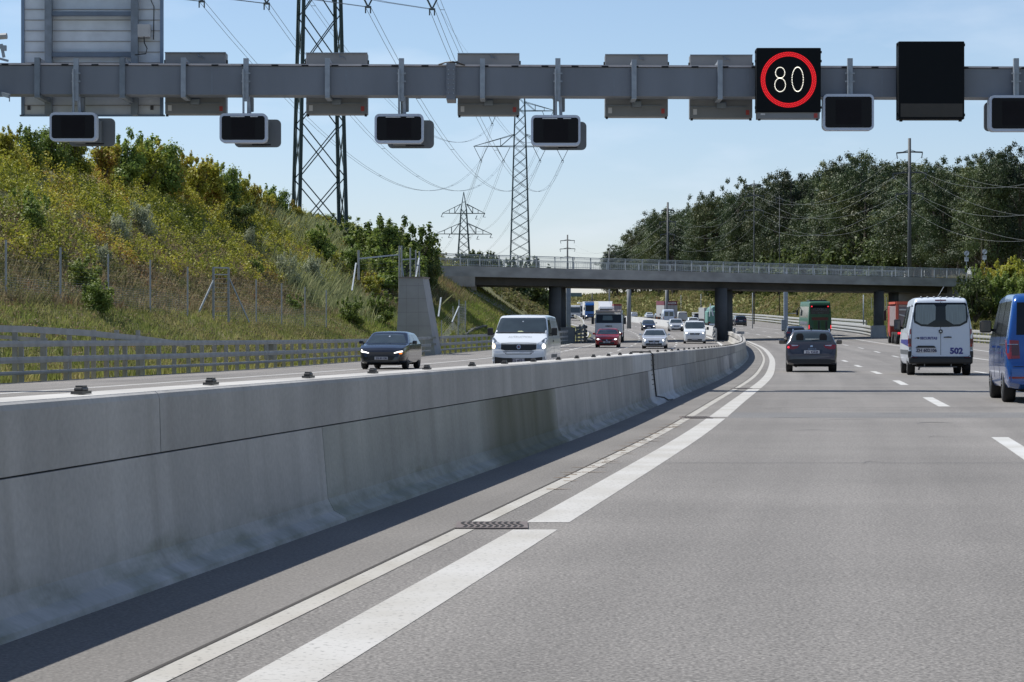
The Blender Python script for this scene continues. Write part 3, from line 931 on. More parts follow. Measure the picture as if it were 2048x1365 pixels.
# camera on the beam at the far left
p = gp(8, 126, 51.2)
e = empty('traffic_camera', (p.x - .1, p.y, p.z), 0, 'white traffic camera on a bracket at left end of the gantry', 'camera')
M_cam = M('camera_housing', (.36, .37, .38), .45)
MB().bar((-.35, 0, .57), (.17, -.02, .60), .15, .14, n=10).build('housing', M_cam, e)
s = MB(); s.bar((-.12, 0, .5), (.08, 0, .3), .07, .07); s.bar((.04, 0, .42), (.1, 0, .12), .06); s.box((.11, 0, .33), (.09, .08, .12)); s.bar((-.1, 0, .12), (.2, 0, .04), .05); s.bar((-.08, 0, .3), (-.1, 0, 0), .04); s.build('bracket', M_galv, e)

# ------------------------------------------------------------------ bridge
BD = Vector((.72, .694, 0)).normalized(); BN = Vector((-BD.y, BD.x, 0))     # along the deck, away from us
B0 = Vector((5.5, 202.0, 0))
def bz(t): return 7.36 + .0040 * (t + 9.5)                                    # top of deck edge
def bp_(t, n, z): p = B0 + BD * t + BN * n; return Vector((p.x, p.y, z))
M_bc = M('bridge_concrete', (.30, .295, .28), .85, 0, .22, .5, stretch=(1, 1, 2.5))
M_bd = M('bridge_soffit_shaded', (.065, .062, .058), .9, 0, .2, .6)  # girder colour darkened to carry the shadow under the deck
T0, T1, W_ = -18.8, 62.0, 9.0
ang = math.atan2(BD.y, BD.x)
brg = empty('bridge', (B0 + BD * 20 + BN * 4).to_tuple(), 0, 'concrete road bridge crossing the motorway, with steel railings', 'bridge')
def bbox(ta, tb, na, nb, zta, ztb, zb=None, dz=None):
    V = []
    for t in (ta, tb):
        for n_ in (na, nb):
            zt_, zb_ = bz(t) + zta, bz(t) + ztb
            V += [bp_(t, n_, zb_), bp_(t, n_, zt_)]
    return V, [(0, 1, 3, 2), (6, 7, 5, 4), (0, 4, 5, 1), (2, 3, 7, 6), (1, 5, 7, 3), (0, 2, 6, 4)]
s = MB(); s.raw(*bbox(T0, T1, 0, .35, 0, -.90)); s.raw(*bbox(T0, T1, W_ - .35, W_, 0, -.90)); s.raw(*bbox(T0, T1, .352, W_ - .352, -.28, -.62)); inv(s.build('deck', M_bc, brg))
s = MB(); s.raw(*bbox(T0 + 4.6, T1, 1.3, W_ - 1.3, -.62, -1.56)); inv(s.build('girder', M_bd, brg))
s = MB(); s.raw(*bbox(T0, T0 + 6.8, .02, W_ - .02, -.9, -1.75)); s.raw(*bbox(T0 + 6.8, T0 + 9.0, 2.2, W_ - 1, -1.2, -2.9)); inv(s.build('abutment', M('abutment_concrete', (.30, .28, .25), .9, 0, .2, .8), brg))
s = MB(); s.raw(*bbox(58.5, T1 + 3, .02, W_ - .02, -.9, -4)); inv(s.build('abutment', M_bc, brg))
M_rail = M('railing_steel', (.34, .37, .39), .5, .2, .08, 3)
for side, n_ in ((0, .12), (1, W_ - .12)):
    s = MB()
    t = T0 + .1
    while t < T1:
        a = bp_(t, n_, bz(t) + .06); s.bar(a, a + Vector((0, 0, .86)), .022)
        t += .13 if not side else .26
    s.bar(bp_(T0, n_, bz(T0) + .99), bp_(T1, n_, bz(T1) + .99), .07, .06)
    s.bar(bp_(T0, n_, bz(T0) + .88), bp_(T1, n_, bz(T1) + .88), .03, .03)
    s.bar(bp_(T0, n_, bz(T0) + .10), bp_(T1, n_, bz(T1) + .10), .05, .04)
    inv(s.build('railing', M_rail, brg))
    pm = MB().box((0, 0, .5), (.07, .09, 1.02), ang).mesh('railing_post')
    t = T0 + .6
    while t < T1:
        o = add('railing_post', pm, None, brg)
        if not pm.materials: pm.materials.append(M_rail)
        o.location = bp_(t, n_ - (.05 if not side else -.05), bz(t)); inv(o)
        t += 2.27 if not side else 4.54
M_col = M('pillar_concrete_shaded', (.095, .098, .10), .85, 0, .15, .8)  # pillars darkened too, shade below the bridge put into the colour
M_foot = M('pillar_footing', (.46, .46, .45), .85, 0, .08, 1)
def pillar(px, Y, r, foot=None, lean=0):
    x = (px - 1024) / FPX * Y; z0 = zr(Y)
    q = Vector((x, Y, 0)) - B0; t = q.dot(BD)
    s = MB(); s.cone((x, Y, z0 - .3), (x, Y, bz(t) - 1.5), r, r * .96, 20)
    c_ = inv(s.build('pillar', M_col, brg, True))
    if foot:
        s = MB(); s.cone((x, Y, z0 - .3), (x, Y, z0 + foot), r * 1.62, r * 1.25, 24)
        f = s.build('footing', M_foot, c_)
        f.matrix_parent_inverse = Matrix()
    return c_
# pillars in pairs under the two girders
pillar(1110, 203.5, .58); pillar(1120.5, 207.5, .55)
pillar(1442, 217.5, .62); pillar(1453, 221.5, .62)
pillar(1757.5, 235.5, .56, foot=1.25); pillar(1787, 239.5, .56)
# sloping paving under the left end
s = MB()
for k in range(9):
    n0 = 0.2 + k * .96
    pts = []
    for tt in (-12.2, -3.4):
        for nn in (n0, n0 + .93):
            p = B0 + BD * tt + BN * nn; pts.append(Vector((p.x, p.y, ground(p.x, p.y) + .16)))
    s.poly([pts[0], pts[2], pts[3], pts[1]])
inv(s.build('slope_paving', M('slope_paving', (.30, .285, .26), .9, 0, .2, 1.2), brg))

# wall with crash rails round the left pillars, and gantry leg beyond
def pw(px, py, Y): return at(px, py, Y)
M_wall = M('wall_concrete', (.26, .26, .255), .85, 0, .15, 1)
Yw = 204.0
xa, xb = pw(1117, 0, Yw).x, pw(1150, 0, Yw).x
s = MB(); s.box(((xa + xb) / 2, Yw + 6, zr(Yw) + .62), (xb - xa, 13.5, 1.32)); s.box(((xa + xb) / 2, Yw + 6, zr(Yw) + 1.31), (xb - xa + .06, 13.6, .06))
tag(s.build('pillar_wall', M_wall), 'low concrete wall at the foot of the left bridge pillars', 'wall')
M_gr = M('guardrail_steel', (.42, .42, .40), .55, .25, .10, 2.5)
M_grs = M('guardrail_weathered', (.33, .33, .32), .65, .1, .18, 2)

def guardrail(label, f, ya, yb, side, heights=((1.10, .17), (.66, .17), (.28, .10)), post=1.9, mat=M_gr, postw=(.13, .10), zf=None, npost=100, hpost=1.06, step=2.0, name='guardrail', group='guardrails along the motorway'):
    """side: +1 when the rails are on the +x face of the posts"""
    e = empty(name, (f((ya + yb) / 2), (ya + yb) / 2, zr((ya + yb) / 2)), 0, label, 'guardrail', group)
    zf = zf or (lambda y: zr(y))
    for zt, hh in heights:
        pr = [(0, zt - hh), (side * .06, zt - hh), (side * .075, zt - hh * .5), (side * .06, zt), (0, zt)]
        inv(sweep('rail', pr, ya, yb, mat, e, f=f, zf=zf, step=step))
    pm = MB().box((0, 0, hpost / 2 - .1), (postw[0], postw[1], hpost + .2)).mesh('post'); pm.materials.append(mat)
    Y = ya + .4; k = 0
    while Y < yb and k < npost:
        o = add('post', pm, None, e)
        h = heading(Y, f)
        o.location = (f(Y) - side * .07 * math.cos(h), Y, zf(Y)); o.rotation_euler = (0, 0, -h); inv(o)
        Y += post; k += 1
    return e
GL2 = lambda Y: Gl(Y) + .12
guardrail('long three-rail steel guardrail with close posts along the left verge', GL2, 42, 139.2, 1, mat=M_grs, post=1.9)
guardrail('short three-rail guardrail between the concrete buttress and left bridge pillars', GL2, 142.5, 200, 1, mat=M_grs, post=1.9)
# raised rail at the far left that runs down into the long guardrail
s = MB()
e = empty('guardrail', (GL2(50) - .3, 50, 0), 0, 'raised end rail sloping down behind the long left guardrail', 'guardrail', 'guardrails along the motorway')
pts = [(42, 1.52), (56, 1.52), (62, 1.50), (67, 1.42), (73, 1.24), (79, 1.02)]
for i in range(len(pts) - 1):
    (ya, za), (yb, zb) = pts[i], pts[i + 1]
    s.bar((GL2(ya) - .16, ya, za - .09), (GL2(yb) - .16, yb, zb - .09), .07, .18)
s.bar((GL2(56) - .6, 56, 1.30), (GL2(66) - .9, 66, 1.12), .07, .1)
inv(s.build('rail', M_grs, e))
for y in np.arange(43, 74, 2.3):
    s = MB(); s.box((GL2(y) - .24, y, .7), (.13, .12, 1.45)); inv(s.build('post', M_grs, e))

# median crash rails at the middle pillars, median beyond the bridge
MR = crv([(196, med(196) - 1.9), (214, med(214) - 1.7), (232, med(232) - 1.2), (240, med(240) - .6)])
guardrail('triple crash rails on oncoming side of the middle bridge pillar', MR, 206, 238, -1, heights=((1.25, .26), (.78, .26), (.33, .2)), post=2.0, mat=M_gr, hpost=1.2, name='crash_rail')
MR2 = crv([(197, med(197) - .45), (206, med(206) - .15), (214, med(214) + .1), (240, med(240) + .5)])
guardrail('triple crash rails joining the concrete barrier to the middle bridge pillar', MR2, 199, 214, -1, heights=((1.25, .26), (.78, .26), (.33, .2)), post=2.0, mat=M_gr, hpost=1.2, name='crash_rail')
MF = lambda Y: med(Y) - .35
fb = empty('concrete_barrier', (med(300), 300, zr(300)), 0, 'pale concrete median barrier beyond the bridge, curving away', 'barrier')
for a, b_ in ((245, 262), (262, 280), (280, 300), (300, 322), (322, 346), (346, 372), (372, 400), (400, 430), (430, 462)):
    inv(sweep('barrier_section', [(.1, 0), (.0, .12), (-.12, .6), (-.14, 1.0), (-.42, 1.0), (-.55, 0)], a + .03, b_ - .03, M_foot, fb, f=MF, step=4))
guardrail('distant triple rail on the median beyond the end of the pale barrier', MF, 466, 520, -1, heights=((1.25, .3), (.8, .26), (.35, .2)), post=2.5, hpost=1.2, step=6)
# right-hand guardrails
RG = lambda Y: Rr(Y) - .05
guardrail('near right guardrail behind the blue and white vans', RG, 150, 226, -1, heights=((1.12, .26), (.68, .24), (.26, .12)), post=1.6)
RB = crv([(236, 37.7), (262, 40.4), (300, 43.1), (360, 46.0), (420, 48.2)])
guardrail('right guardrail starting at the bridge pillar footing, behind the green coach', RB, 238.5, 330, -1, heights=((1.12, .26), (.70, .24), (.28, .16)), post=1.6, step=3)
RB2 = crv([(330, 44.6), (400, 47.6), (470, 49.4), (530, 49.8), (600, 46.3)])
guardrail('far right guardrail curving left beyond the bridge', RB2, 331, 590, -1, heights=((1.4, .30), (.9, .28), (.4, .22)), post=3, step=6)
RC = lambda Y: RB(Y) + .5
guardrail('raised second rail behind the right guardrail, left of the coach', RC, 262, 322, -1, heights=((1.62, .26), (1.2, .2)), post=2.5, hpost=1.55, step=4)
# curled ends of rails at the left pillars
s = MB()
e = empty('guardrail_end', pw(1162, 688, 200).to_tuple(), 0, 'bundle of guardrail ends curling round the wall by left bridge pillars', 'guardrail')
for k, (z, w) in enumerate(((1.32, .22), (.95, .2), (.62, .2), (.3, .18))):
    pts = [pw(1152, 0, 203), pw(1164, 0, 202.5), pw(1174, 0, 204), pw(1171, 0, 212), pw(1163, 0, 222)]
    pts = [Vector((p.x, p.y, zr(p.y) + z + .02 * i)) for i, p in enumerate(pts)]
    for i in range(len(pts) - 1): s.bar(pts[i], pts[i + 1], .08, w)
inv(s.build('rail', M_gr, e))
s = MB(); 
pts = [(1151, 667, 206), (1162, 660, 208), (1168, 652, 212), (1166, 643, 220), (1158, 636, 232), (1149, 632, 240)]
for i in range(5): s.bar(pw(*pts[i]), pw(*pts[i + 1]), .12, .28)
s.bar(pw(1158, 666, 208), pw(1160, 651, 210), .14); 
inv(s.build('curved_rail', M_gr, e))
s = MB()
for px, Y in ((1154, 203.4), (1162, 203), (1170, 204.5), (1169, 212)):
    p = pw(px, 0, Y); s = MB(); s.box((p.x, p.y, zr(Y) + .65), (.14, .14, 1.35)); inv(s.build('post', M_grs, e))

# ------------------------------------------------------------------ buttress beside the left verge
Yb = 140.5
bt = empty('buttress', (-6.05, Yb, zr(Yb)), R(-9), 'tall tapering concrete buttress standing at the left guardrail', 'buttress')
M_but = M('buttress_concrete', (.36, .355, .35), .85, 0, .10, .9)
def taper(xb0, xb1, xt0, xt1, H, d0, d1):
    V = [(xb0, 0, -.3), (xb1, 0, -.3), (xb1 - .05, d0, -.3), (xb0, d0, -.3), (xt0, .0, H), (xt1, 0, H), (xt1, d1, H), (xt0, d1, H)]
    return V, [(3, 2, 1, 0), (4, 5, 6, 7), (0, 1, 5, 4), (1, 2, 6, 5), (2, 3, 7, 6), (3, 0, 4, 7)]
s = MB(); s.raw(*taper(-1.20, 1.38, -.93, .52, 4.72, 2.4, 2.0)); s.build('wall', M_but, bt)
s = MB()
for z in (.9, 1.75, 2.6, 3.45, 4.25):
    t = z / 4.72; xa_, xb_ = -1.20 + .27 * t, 1.38 - .86 * t
    s.box(((xa_ + xb_) / 2, -.001, z), (xb_ - xa_ - .02, .006, .022))
for x in (-.5, .25):
    s.box((x, -.001, 2.2), (.018, .006, 4.4))
s.build('formwork_joint', M('joint_grey', (.26, .258, .25), .9), bt)  # formwork joints a little darker than the wall
s = MB(); s.box((-.2, 1.0, 4.76), (1.56, 2.1, .08)); s.build('coping', M('coping_brown', (.25, .21, .19), .9), bt)
s = MB()
for z in (1.02, .62):
    s.box((1.18, -.05, z), (.42, .05, .14))
s.build('mounting_plate', M_grs, bt)

# ------------------------------------------------------------------ wire fences
M_fp = M('fence_post', (.33, .35, .36), .5, .3, .1, 4); M_fw = M('fence_wire', (.38, .38, .36), .6, .2, .1, 4)
FL = lambda Y: -28.7 + .137 * Y
def fence(label, pts, H=2.25, wire=.18, fine=True, group='wire fences on the embankments', r=.03, lean=0):
    """pts: (x, y) posts"""
    mid = pts[len(pts) // 2]
    e = empty('wire_fence', (mid[0], mid[1], ground(*mid)), 0, label, 'fence', group)
    pm = MB().bar((0, 0, -.2), (0, 0, H), r * 2.6, r * 2.6, n=8).mesh('post'); pm.materials.append(M_fp)
    g_ = [Vector((x, y, ground(x, y))) for x, y in pts]
    for q in g_:
        o = add('post', pm, None, e); o.location = q; inv(o)
    s = MB()
    for a, b_ in zip(g_[:-1], g_[1:]):
        z = .05
        while z < H:
            s.bar(a + Vector((0, 0, z)), b_ + Vector((0, 0, z)), .0035 if z > H * .45 else .008)
            z += wire if z > H * .45 else wire * .5
        L = (b_ - a).length; n = int(L / .45)
        for i in range(1, n):
            p = a.lerp(b_, i / n); s.bar(p, p + Vector((0, 0, H * .42)), .006)
    inv(s.build('wire_mesh', M_fw, e))
    return e
fence('wire fence with round posts running along the foot of the left hill', [(FL(y), y) for y in [74 + 5.7 * k for k in range(6)]])
fence('wire fence continuing from the braced gate frame towards the buttress', [(FL(y), y) for y in [109.5 + 5.4 * k for k in range(5)]])
# braced gate frame in the fence
y = 107.3; x = FL(y)
e = empty('gate_frame', (x, y, ground(x, y)), math.atan(-.137), 'narrow braced steel gate frame in the fence below the hill', 'gate')
s = MB(); s.bar((-.02, -.4, -.1), (-.02, -.4, 2.5), .09); s.bar((.5, .4, -.1), (.5, .4, 2.5), .09); s.bar((-.02, -.4, 2.47), (.5, .4, 2.47), .07); s.bar((-.02, -.4, 2.15), (.5, .4, 2.15), .05); s.build('frame', M_fp, e)
MB().bar((.0, -.45, 1.85), (-.72, -1.2, -.1), .07).build('brace', M_galv, e); MB().bar((.52, .42, 2.0), (1.3, 1.2, -.1), .06).build('brace', M_galv, e)
s = MB()
for k in range(9): s.bar((0, -.4, .2 + .22 * k), (.5, .4, .2 + .22 * k), .015)
s.build('mesh_panel', M_fw, e)
# fence up to and over the buttress
def P3(px, py, d): return at(px, py, d)
e = empty('wire_fence', P3(800, 560, 141).to_tuple(), 0, 'tall fence section climbing over the top of the concrete buttress', 'fence', 'wire fences on the embankments')
s = MB()
for px, y0, y1, d in ((798.5, 492, 600, 141.4), (803, 492, 566, 140.9), (820.5, 496, 563, 141), (831.5, 500, 563, 142), (838.5, 503, 565, 143)):
    s = MB(); s.bar(P3(px, y1, d), P3(px, y0, d), .11 if px < 825 else .09, n=8); inv(s.build('post', M_fp, e))
s = MB(); s.bar(P3(717, 501, 137.5), P3(717, 560, 137.5), .14, n=8); inv(s.build('post', M_fp, e))
for a_, b_, w_ in (((717, 518, 137.5), (797, 510, 141), .08), ((803, 520, 141), (831, 518, 142), .07), ((712, 527, 137.5), (704, 582, 136), .08), ((838, 517, 142.5), (831, 561, 141), .09), ((804, 530, 141), (808, 561, 140.8), .06)):
    s = MB(); s.bar(P3(*a_), P3(*b_), w_); inv(s.build('brace', M_galv, e))
s = MB()
for k in range(13):
    a = 805 + 2.6 * k; s.bar(P3(a, 561, 141.5), P3(a, 524, 141.5), .008)
for k in range(9): s.bar(P3(718, 522 + 8 * k, 137.6), P3(797, 516 + 9 * k, 141), .004)
inv(s.build('wire_mesh', M_fw, e))
FL3 = [(862, 600, 634, 146), (883, 591, 626, 152), (906, 553, 606, 165), (916, 600, 651, 163), (930.5, 600, 648, 168)]
fx = [((px - 1024) / FPX * d, d) for px, _, _, d in FL3]
fence('wire fence on the grassy slope between buttress and bridge', fx, H=1.9)
e = empty('gate_frame', P3(923, 650, 165).to_tuple(), 0, 'small steel gate on the grass slope below the left bridge end', 'gate')
s = MB(); s.bar(P3(918, 651, 164), P3(918, 600, 164), .1, n=8); s.bar(P3(931, 648, 167), P3(931, 602, 167), .1, n=8); inv(s.build('frame', M_fp, e))
s = MB(); s.bar(P3(918, 613, 164), P3(904, 645, 162), .08); inv(s.build('brace', M_galv, e)); s = MB(); s.bar(P3(882, 596, 158), P3(877, 634, 157), .1); inv(s.build('brace', M_galv, e))
s = MB()
for k in range(12): s.bar(P3(918, 610 + 3.3 * k, 164), P3(931, 609 + 3.2 * k, 167), .02)
for k in range(6): s.bar(P3(919 + 2 * k, 611, 164.5), P3(919 + 2 * k, 649, 164.5), .02)
inv(s.build('mesh_panel', M_fw, e))
# concrete drainage steps down the slope
s = MB()
pts = [P3(922, 650, 166), P3(940, 659, 172), P3(966, 673, 178)]
for i in range(2):
    a, b_ = pts[i], pts[i + 1]
    q = [a.lerp(b_, t) for t in np.linspace(0, 1, 7)]; q = [Vector((p.x, p.y, ground(p.x, p.y) - .02)) for p in q]
    for k in range(6): s.bar(q[k], q[k + 1], .7, .14)
tag(s.build('drainage_channel', M('channel_concrete', (.09, .09, .09), .9)), 'concrete drainage channel running down the grass slope from the small gate', 'channel')
# little concrete box behind the left guardrail
x, y = -10.6, 99.0
e = empty('cable_box', (x, y, ground(x, y)), 0, 'small concrete cable box standing behind the left guardrail', 'box')
s = MB(); s.box((.05, 0, .25), (.5, .5, 1.1)); s.build('body', M_wall, e)
s = MB(); s.box((0, 0, .84), (.78, .7, .07)); s.build('lid', M_but, e)
# right slope fence
vf = lambda Y: Rr(Y) + 6.2
fence('wire fence on the right embankment above the white and blue vans', [(vf(y), y) for y in np.arange(170, 236, 3.4)], H=2.3, wire=.25)
fence('distant wire fence on the right bank beyond the bridge', [(RB(y) + 7.5, y) for y in np.arange(262, 330, 3.2)], H=2.2, wire=.3)

# ------------------------------------------------------------------ small things by the road
# kilometre plate on the median barrier
p = bpnt(158, -.35, .9)
e = empty('kilometre_plate', p.to_tuple(), 0, 'small grey kilometre plate on a stalk above the median barrier', 'marker plate')
s = MB(); s.bar((0, 0, 0), (0, 0, .25), .05); s.build('stalk', M_galvd, e)
s = MB(); s.box((-.1, 0, .30), (.54, .03, .19)); pl = s.build('plate', M('plate_grey', (.42, .42, .42), .6), e)
v, f, _ = text_geo('295.5', .19, .004)
s = MB(); s.raw([(-.1 + a, -.02, .30 + c_) for a, c_ in v], f); s.build('lettering', M('plate_dark', (.03, .03, .04), .6), pl)
# round end-of-restriction signs on the bridge approach
for (px, py, d, lab) in ((1933, 507, 243, 'lower round sign with a diagonal bar above a plate, at right bridge end'), (1969, 504, 249, 'higher round sign with a diagonal bar above a plate, behind the hedge')):
    p = P3(px, py, d); gz = bz(56) - .2
    e = empty('road_sign', (p.x, p.y, gz), 0, lab, 'road sign', 'round signs on the bridge')
    z = p.z - gz
    s = MB(); s.bar((0, 0, -.6), (0, 0, z + .2), .07, n=8); s.build('pole', M_galv, e)
    s = MB(); s.prism([(.30 * math.cos(t), z + .30 * math.sin(t)) for t in np.linspace(0, 2 * math.pi, 25)[:-1]], -.05, -.03); ds = s.build('disc', M('sign_white', (.62, .64, .66), .5), e)
    s = MB()
    for k in (-.04, 0, .04): s.bar((-.14 + k, -.06, z - .17 - k), (.15 + k, -.06, z + .16 - k), .018)
    n_ = 24
    for i in range(n_):
        a0, a1 = 2 * math.pi * i / n_, 2 * math.pi * (i + 1) / n_
        s.bar((.285 * math.cos(a0), -.055, z + .285 * math.sin(a0)), (.285 * math.cos(a1), -.055, z + .285 * math.sin(a1)), .03)
    s.build('bars', M('sign_dark', (.05, .05, .06), .6), ds)
    s = MB(); s.box((0, -.04, z - .64), (.42, .03, .46)); s.build('plate', M('sign_white', (.62, .64, .66), .5), e)
    s = MB(); s.box((0, -.06, z - .50), (.36, .01, .05)); s.box((0, -.06, z - .62), (.30, .01, .03)); s.build('plate_text', M('sign_dark', (.05, .05, .06), .6), e)
# masts and posts beyond the bridge: (px, d, top row, width m, label)
def mast(px, d, ytop, w, lab, name='lamp_post', cat='post', cross=None, mat=None, taper=.7):
    p = P3(px, ytop, d); g_ = ground(p.x, d)
    e = empty(name, (p.x, d, g_), 0, lab, cat)
    s = MB(); s.cone((0, 0, -.3), (0, 0, p.z - g_), w / 2, w / 2 * taper, 10); s.build('pole', mat or M_galvd, e, True)
    return e
M_leg = M('gantry_leg_blue', (.24, .28, .33), .5)
s_ = lambda px, d: (px - 1024) / FPX * d
e = empty('sign_gantry', (s_(1137, 236), 236, zr(236)), 0, 'far gantry leg and beam seen under the bridge at left', 'gantry')
s = MB(); s.rbox((0, 0, 2.4), (.48, .5, 6.4), .04); s.build('leg', M_leg, e)
s = MB(); s.rbox((s_(1160, 300) - s_(1140, 300) + .6, 60, 5.6), (2.6, .6, .5), .04); s.build('beam', M('gantry_beam_green', (.11, .16, .16), .6), e)
MB().box((-.7, -.3, 4.1), (.26, .08, .48)).build('red_sign', M('red_enamel', (.40, .03, .035), .5), e)
e = empty('sign_gantry', (s_(1571.5, 300), 300, ground(s_(1571.5, 300), 300)), 0, 'square grey gantry leg beside the right guardrail, left of the coach', 'gantry')
s = MB(); s.rbox((0, 0, 3.6), (.52, .5, 8.4), .04); s.build('leg', M_leg, e)
s = MB(); s.rbox((-.35, -.2, .8), (.5, .4, 1.4), .04); s.build('cabinet', M_galvd, e)
s = MB(); s.bar((.25, 0, 2.3), (1.4, 0, 2.3), .09, n=8); s.build('arm', M_galv, e)
mast(1727, 262, 590, .17, 'slim grey post on the bank between coach and right bridge pillar')
mast(1402, 420, 588, .14, 'thin dark post on the far bank, left of the middle bridge pillar')
mast(1505, 330, 586, .14, 'thin dark post on the far bank behind the black off-roader')
mast(1362, 470, 590, .12, 'thin pale post behind the maroon lorry')
mast(1258, 330, 566, .62, 'thick grey concrete column left of the far right bank', name='concrete_column', cat='column', mat=M('column_grey', (.19, .20, .21), .8, 0, .1, 1), taper=1)
mast(1333, 395, 570, .45, 'square grey column rising behind the maroon lorry', name='concrete_column', cat='column', mat=M('column_grey', (.19, .20, .21), .8, 0, .1, 1), taper=1)
mast(1219, 420, 560, .26, 'dark thin column above the white lorry under the bridge', name='concrete_column', cat='column', mat=M('column_grey', (.19, .20, .21), .8, 0, .1, 1), taper=1)
# orange marker by the far verge
p = P3(1307, 630, 470)
e = empty('marker_post', (p.x + 1, 470, ground(p.x + 1, 470)), 0, 'small orange marker box on the far green verge', 'marker')
MB().box((0, 0, .8), (.8, .3, 1.9)).build('panel', M('orange_enamel', (.42, .13, .03), .6), e)

# person on the bridge
p = P3(871, 531, 188.5); pz = bz(-16) - .28
pe = empty('person', (p.x, 190.2, pz), R(-20), 'person in dark top leaning at the left end of bridge railing', 'person')
def skinned(name, verts, edges, radii, mat, parent, sub=1):
    me = bpy.data.meshes.new(name); me.from_pydata([tuple(v) for v in verts], edges, []); me.update()
    ob = bpy.data.objects.new(name, me); col.objects.link(ob)
    md = ob.modifiers.new('skin', 'SKIN')
    for i, r in enumerate(radii): me.skin_vertices[0].data[i].radius = (r, r)
    me.skin_vertices[0].data[0].use_root = True
    sb = ob.modifiers.new('sub', 'SUBSURF'); sb.levels = sub; sb.render_levels = sub
    bpy.context.view_layer.update()
    m2 = bpy.data.meshes.new_from_object(ob.evaluated_get(bpy.context.evaluated_depsgraph_get()))
    bpy.data.objects.remove(ob); bpy.data.meshes.remove(me)
    m2.name = name
    return add(name, m2, mat, parent, True)
pv = [(0, 0, .95), (0, .02, 1.12), (.02, .05, 1.30), (.05, .08, 1.45), (.09, .12, 1.53), (.13, .16, 1.64), (.14, .17, 1.73),
      (.02, -.17, 1.40), (.16, -.22, 1.15), (.36, -.16, 1.08), (.43, -.14, 1.06),
      (.02, .26, 1.38), (.16, .30, 1.14), (.36, .24, 1.08), (.43, .22, 1.06),
      (0, -.10, .90), (.03, -.11, .50), (-.02, -.12, .10), (.14, -.12, .04),
      (0, .12, .90), (-.05, .13, .50), (-.10, .14, .10), (.06, .14, .04)]
pe_ = [(0, 1), (1, 2), (2, 3), (3, 4), (4, 5), (5, 6), (3, 7), (7, 8), (8, 9), (9, 10), (3, 11), (11, 12), (12, 13), (13, 14), (0, 15), (15, 16), (16, 17), (17, 18), (0, 19), (19, 20), (20, 21), (21, 22)]
prd = [.13, .13, .15, .12, .055, .09, .075, .06, .045, .035, .03, .06, .045, .035, .03, .09, .06, .045, .04, .09, .06, .045, .04]
skinned('body', pv, pe_, prd, M('skin', (.30, .19, .14), .6), pe)
skinned('shirt', [(0, 0, 1.0), (0, .02, 1.14), (.02, .05, 1.32), (.05, .08, 1.44), (.02, -.17, 1.40), (.12, -.20, 1.2), (.02, .26, 1.38), (.12, .28, 1.2)],
        [(0, 1), (1, 2), (2, 3), (3, 4), (4, 5), (3, 6), (6, 7)], [.15, .15, .17, .14, .075, .06, .075, .06], M('dark_shirt', (.02, .022, .03), .8), pe)
skinned('trousers', [(0, 0, .98), (0, -.10, .88), (.03, -.11, .5), (-.02, -.12, .12), (0, .12, .88), (-.05, .13, .5), (-.1, .14, .12)],
        [(0, 1), (1, 2), (2, 3), (0, 4), (4, 5), (5, 6)], [.145, .105, .075, .06, .105, .075, .06], M('dark_jeans', (.03, .035, .05), .8), pe)
skinned('hair', [(.10, .15, 1.70), (.13, .165, 1.78)], [(0, 1)], [.10, .07], M('dark_hair', (.012, .01, .01), .7), pe)
# ------------------------------------------------------------------ vehicles
M_tyre = M('tyre_rubber', (.014, .014, .015), .8); M_rim = M('rim_alloy', (.22, .23, .24), .35, .7, .1, 8); M_rimd = M('rim_dark', (.05, .05, .055), .4, .5)
M_glass = M('vehicle_glass', (.008, .011, .014), .10, 0, .1, 2, spec=.32); M_glassl = M('vehicle_glass_pale', (.030, .042, .048), .08, 0, .2, 2, spec=.8)
M_plas = M('black_plastic', (.012, .013, .015), .5, 0, .1, 5); M_under = M('underbody', (.008, .008, .008), .9)
M_seam = M('panel_gap', (.010, .010, .012), .7); M_plw = M('number_plate', (.50, .51, .53), .5, 0, .05, 5); M_pltxt = M('plate_letters', (.02, .02, .07), .6)
M_tail = M('tail_lamp_red', (.22, .008, .012), .18, coat=.5); M_taild = M('tail_lamp_dark', (.07, .006, .008), .2, coat=.5); M_tail_lit = M('tail_lamp_lit', (1, .03, .05), emit=1.1)
M_lamp = M('headlamp_clear', (.45, .50, .56), .12, .3, .3, 9, coat=.6); M_lampd = M('headlamp_dark', (.09, .11, .13), .15, .3, .3, 9, coat=.6)
M_lit = M('headlamp_lit', (1, .97, .9), emit=2.2); M_litw = M('headlamp_warm', (1, .78, .55), emit=1.6); M_chrome = M('chrome', (.55, .56, .58), .15, .95, .05, 4)
M_seat = M('seat_fabric', (.004, .005, .007), .9, spec=.1)

def pt(name, c, metal=.0, rough=.28, coat=.8): return M('paint_' + name, c, rough, metal, .03, .8, coat=coat)

def interp(keys, y):
    return np.interp(y, [k[0] for k in keys], [k[1] for k in keys])

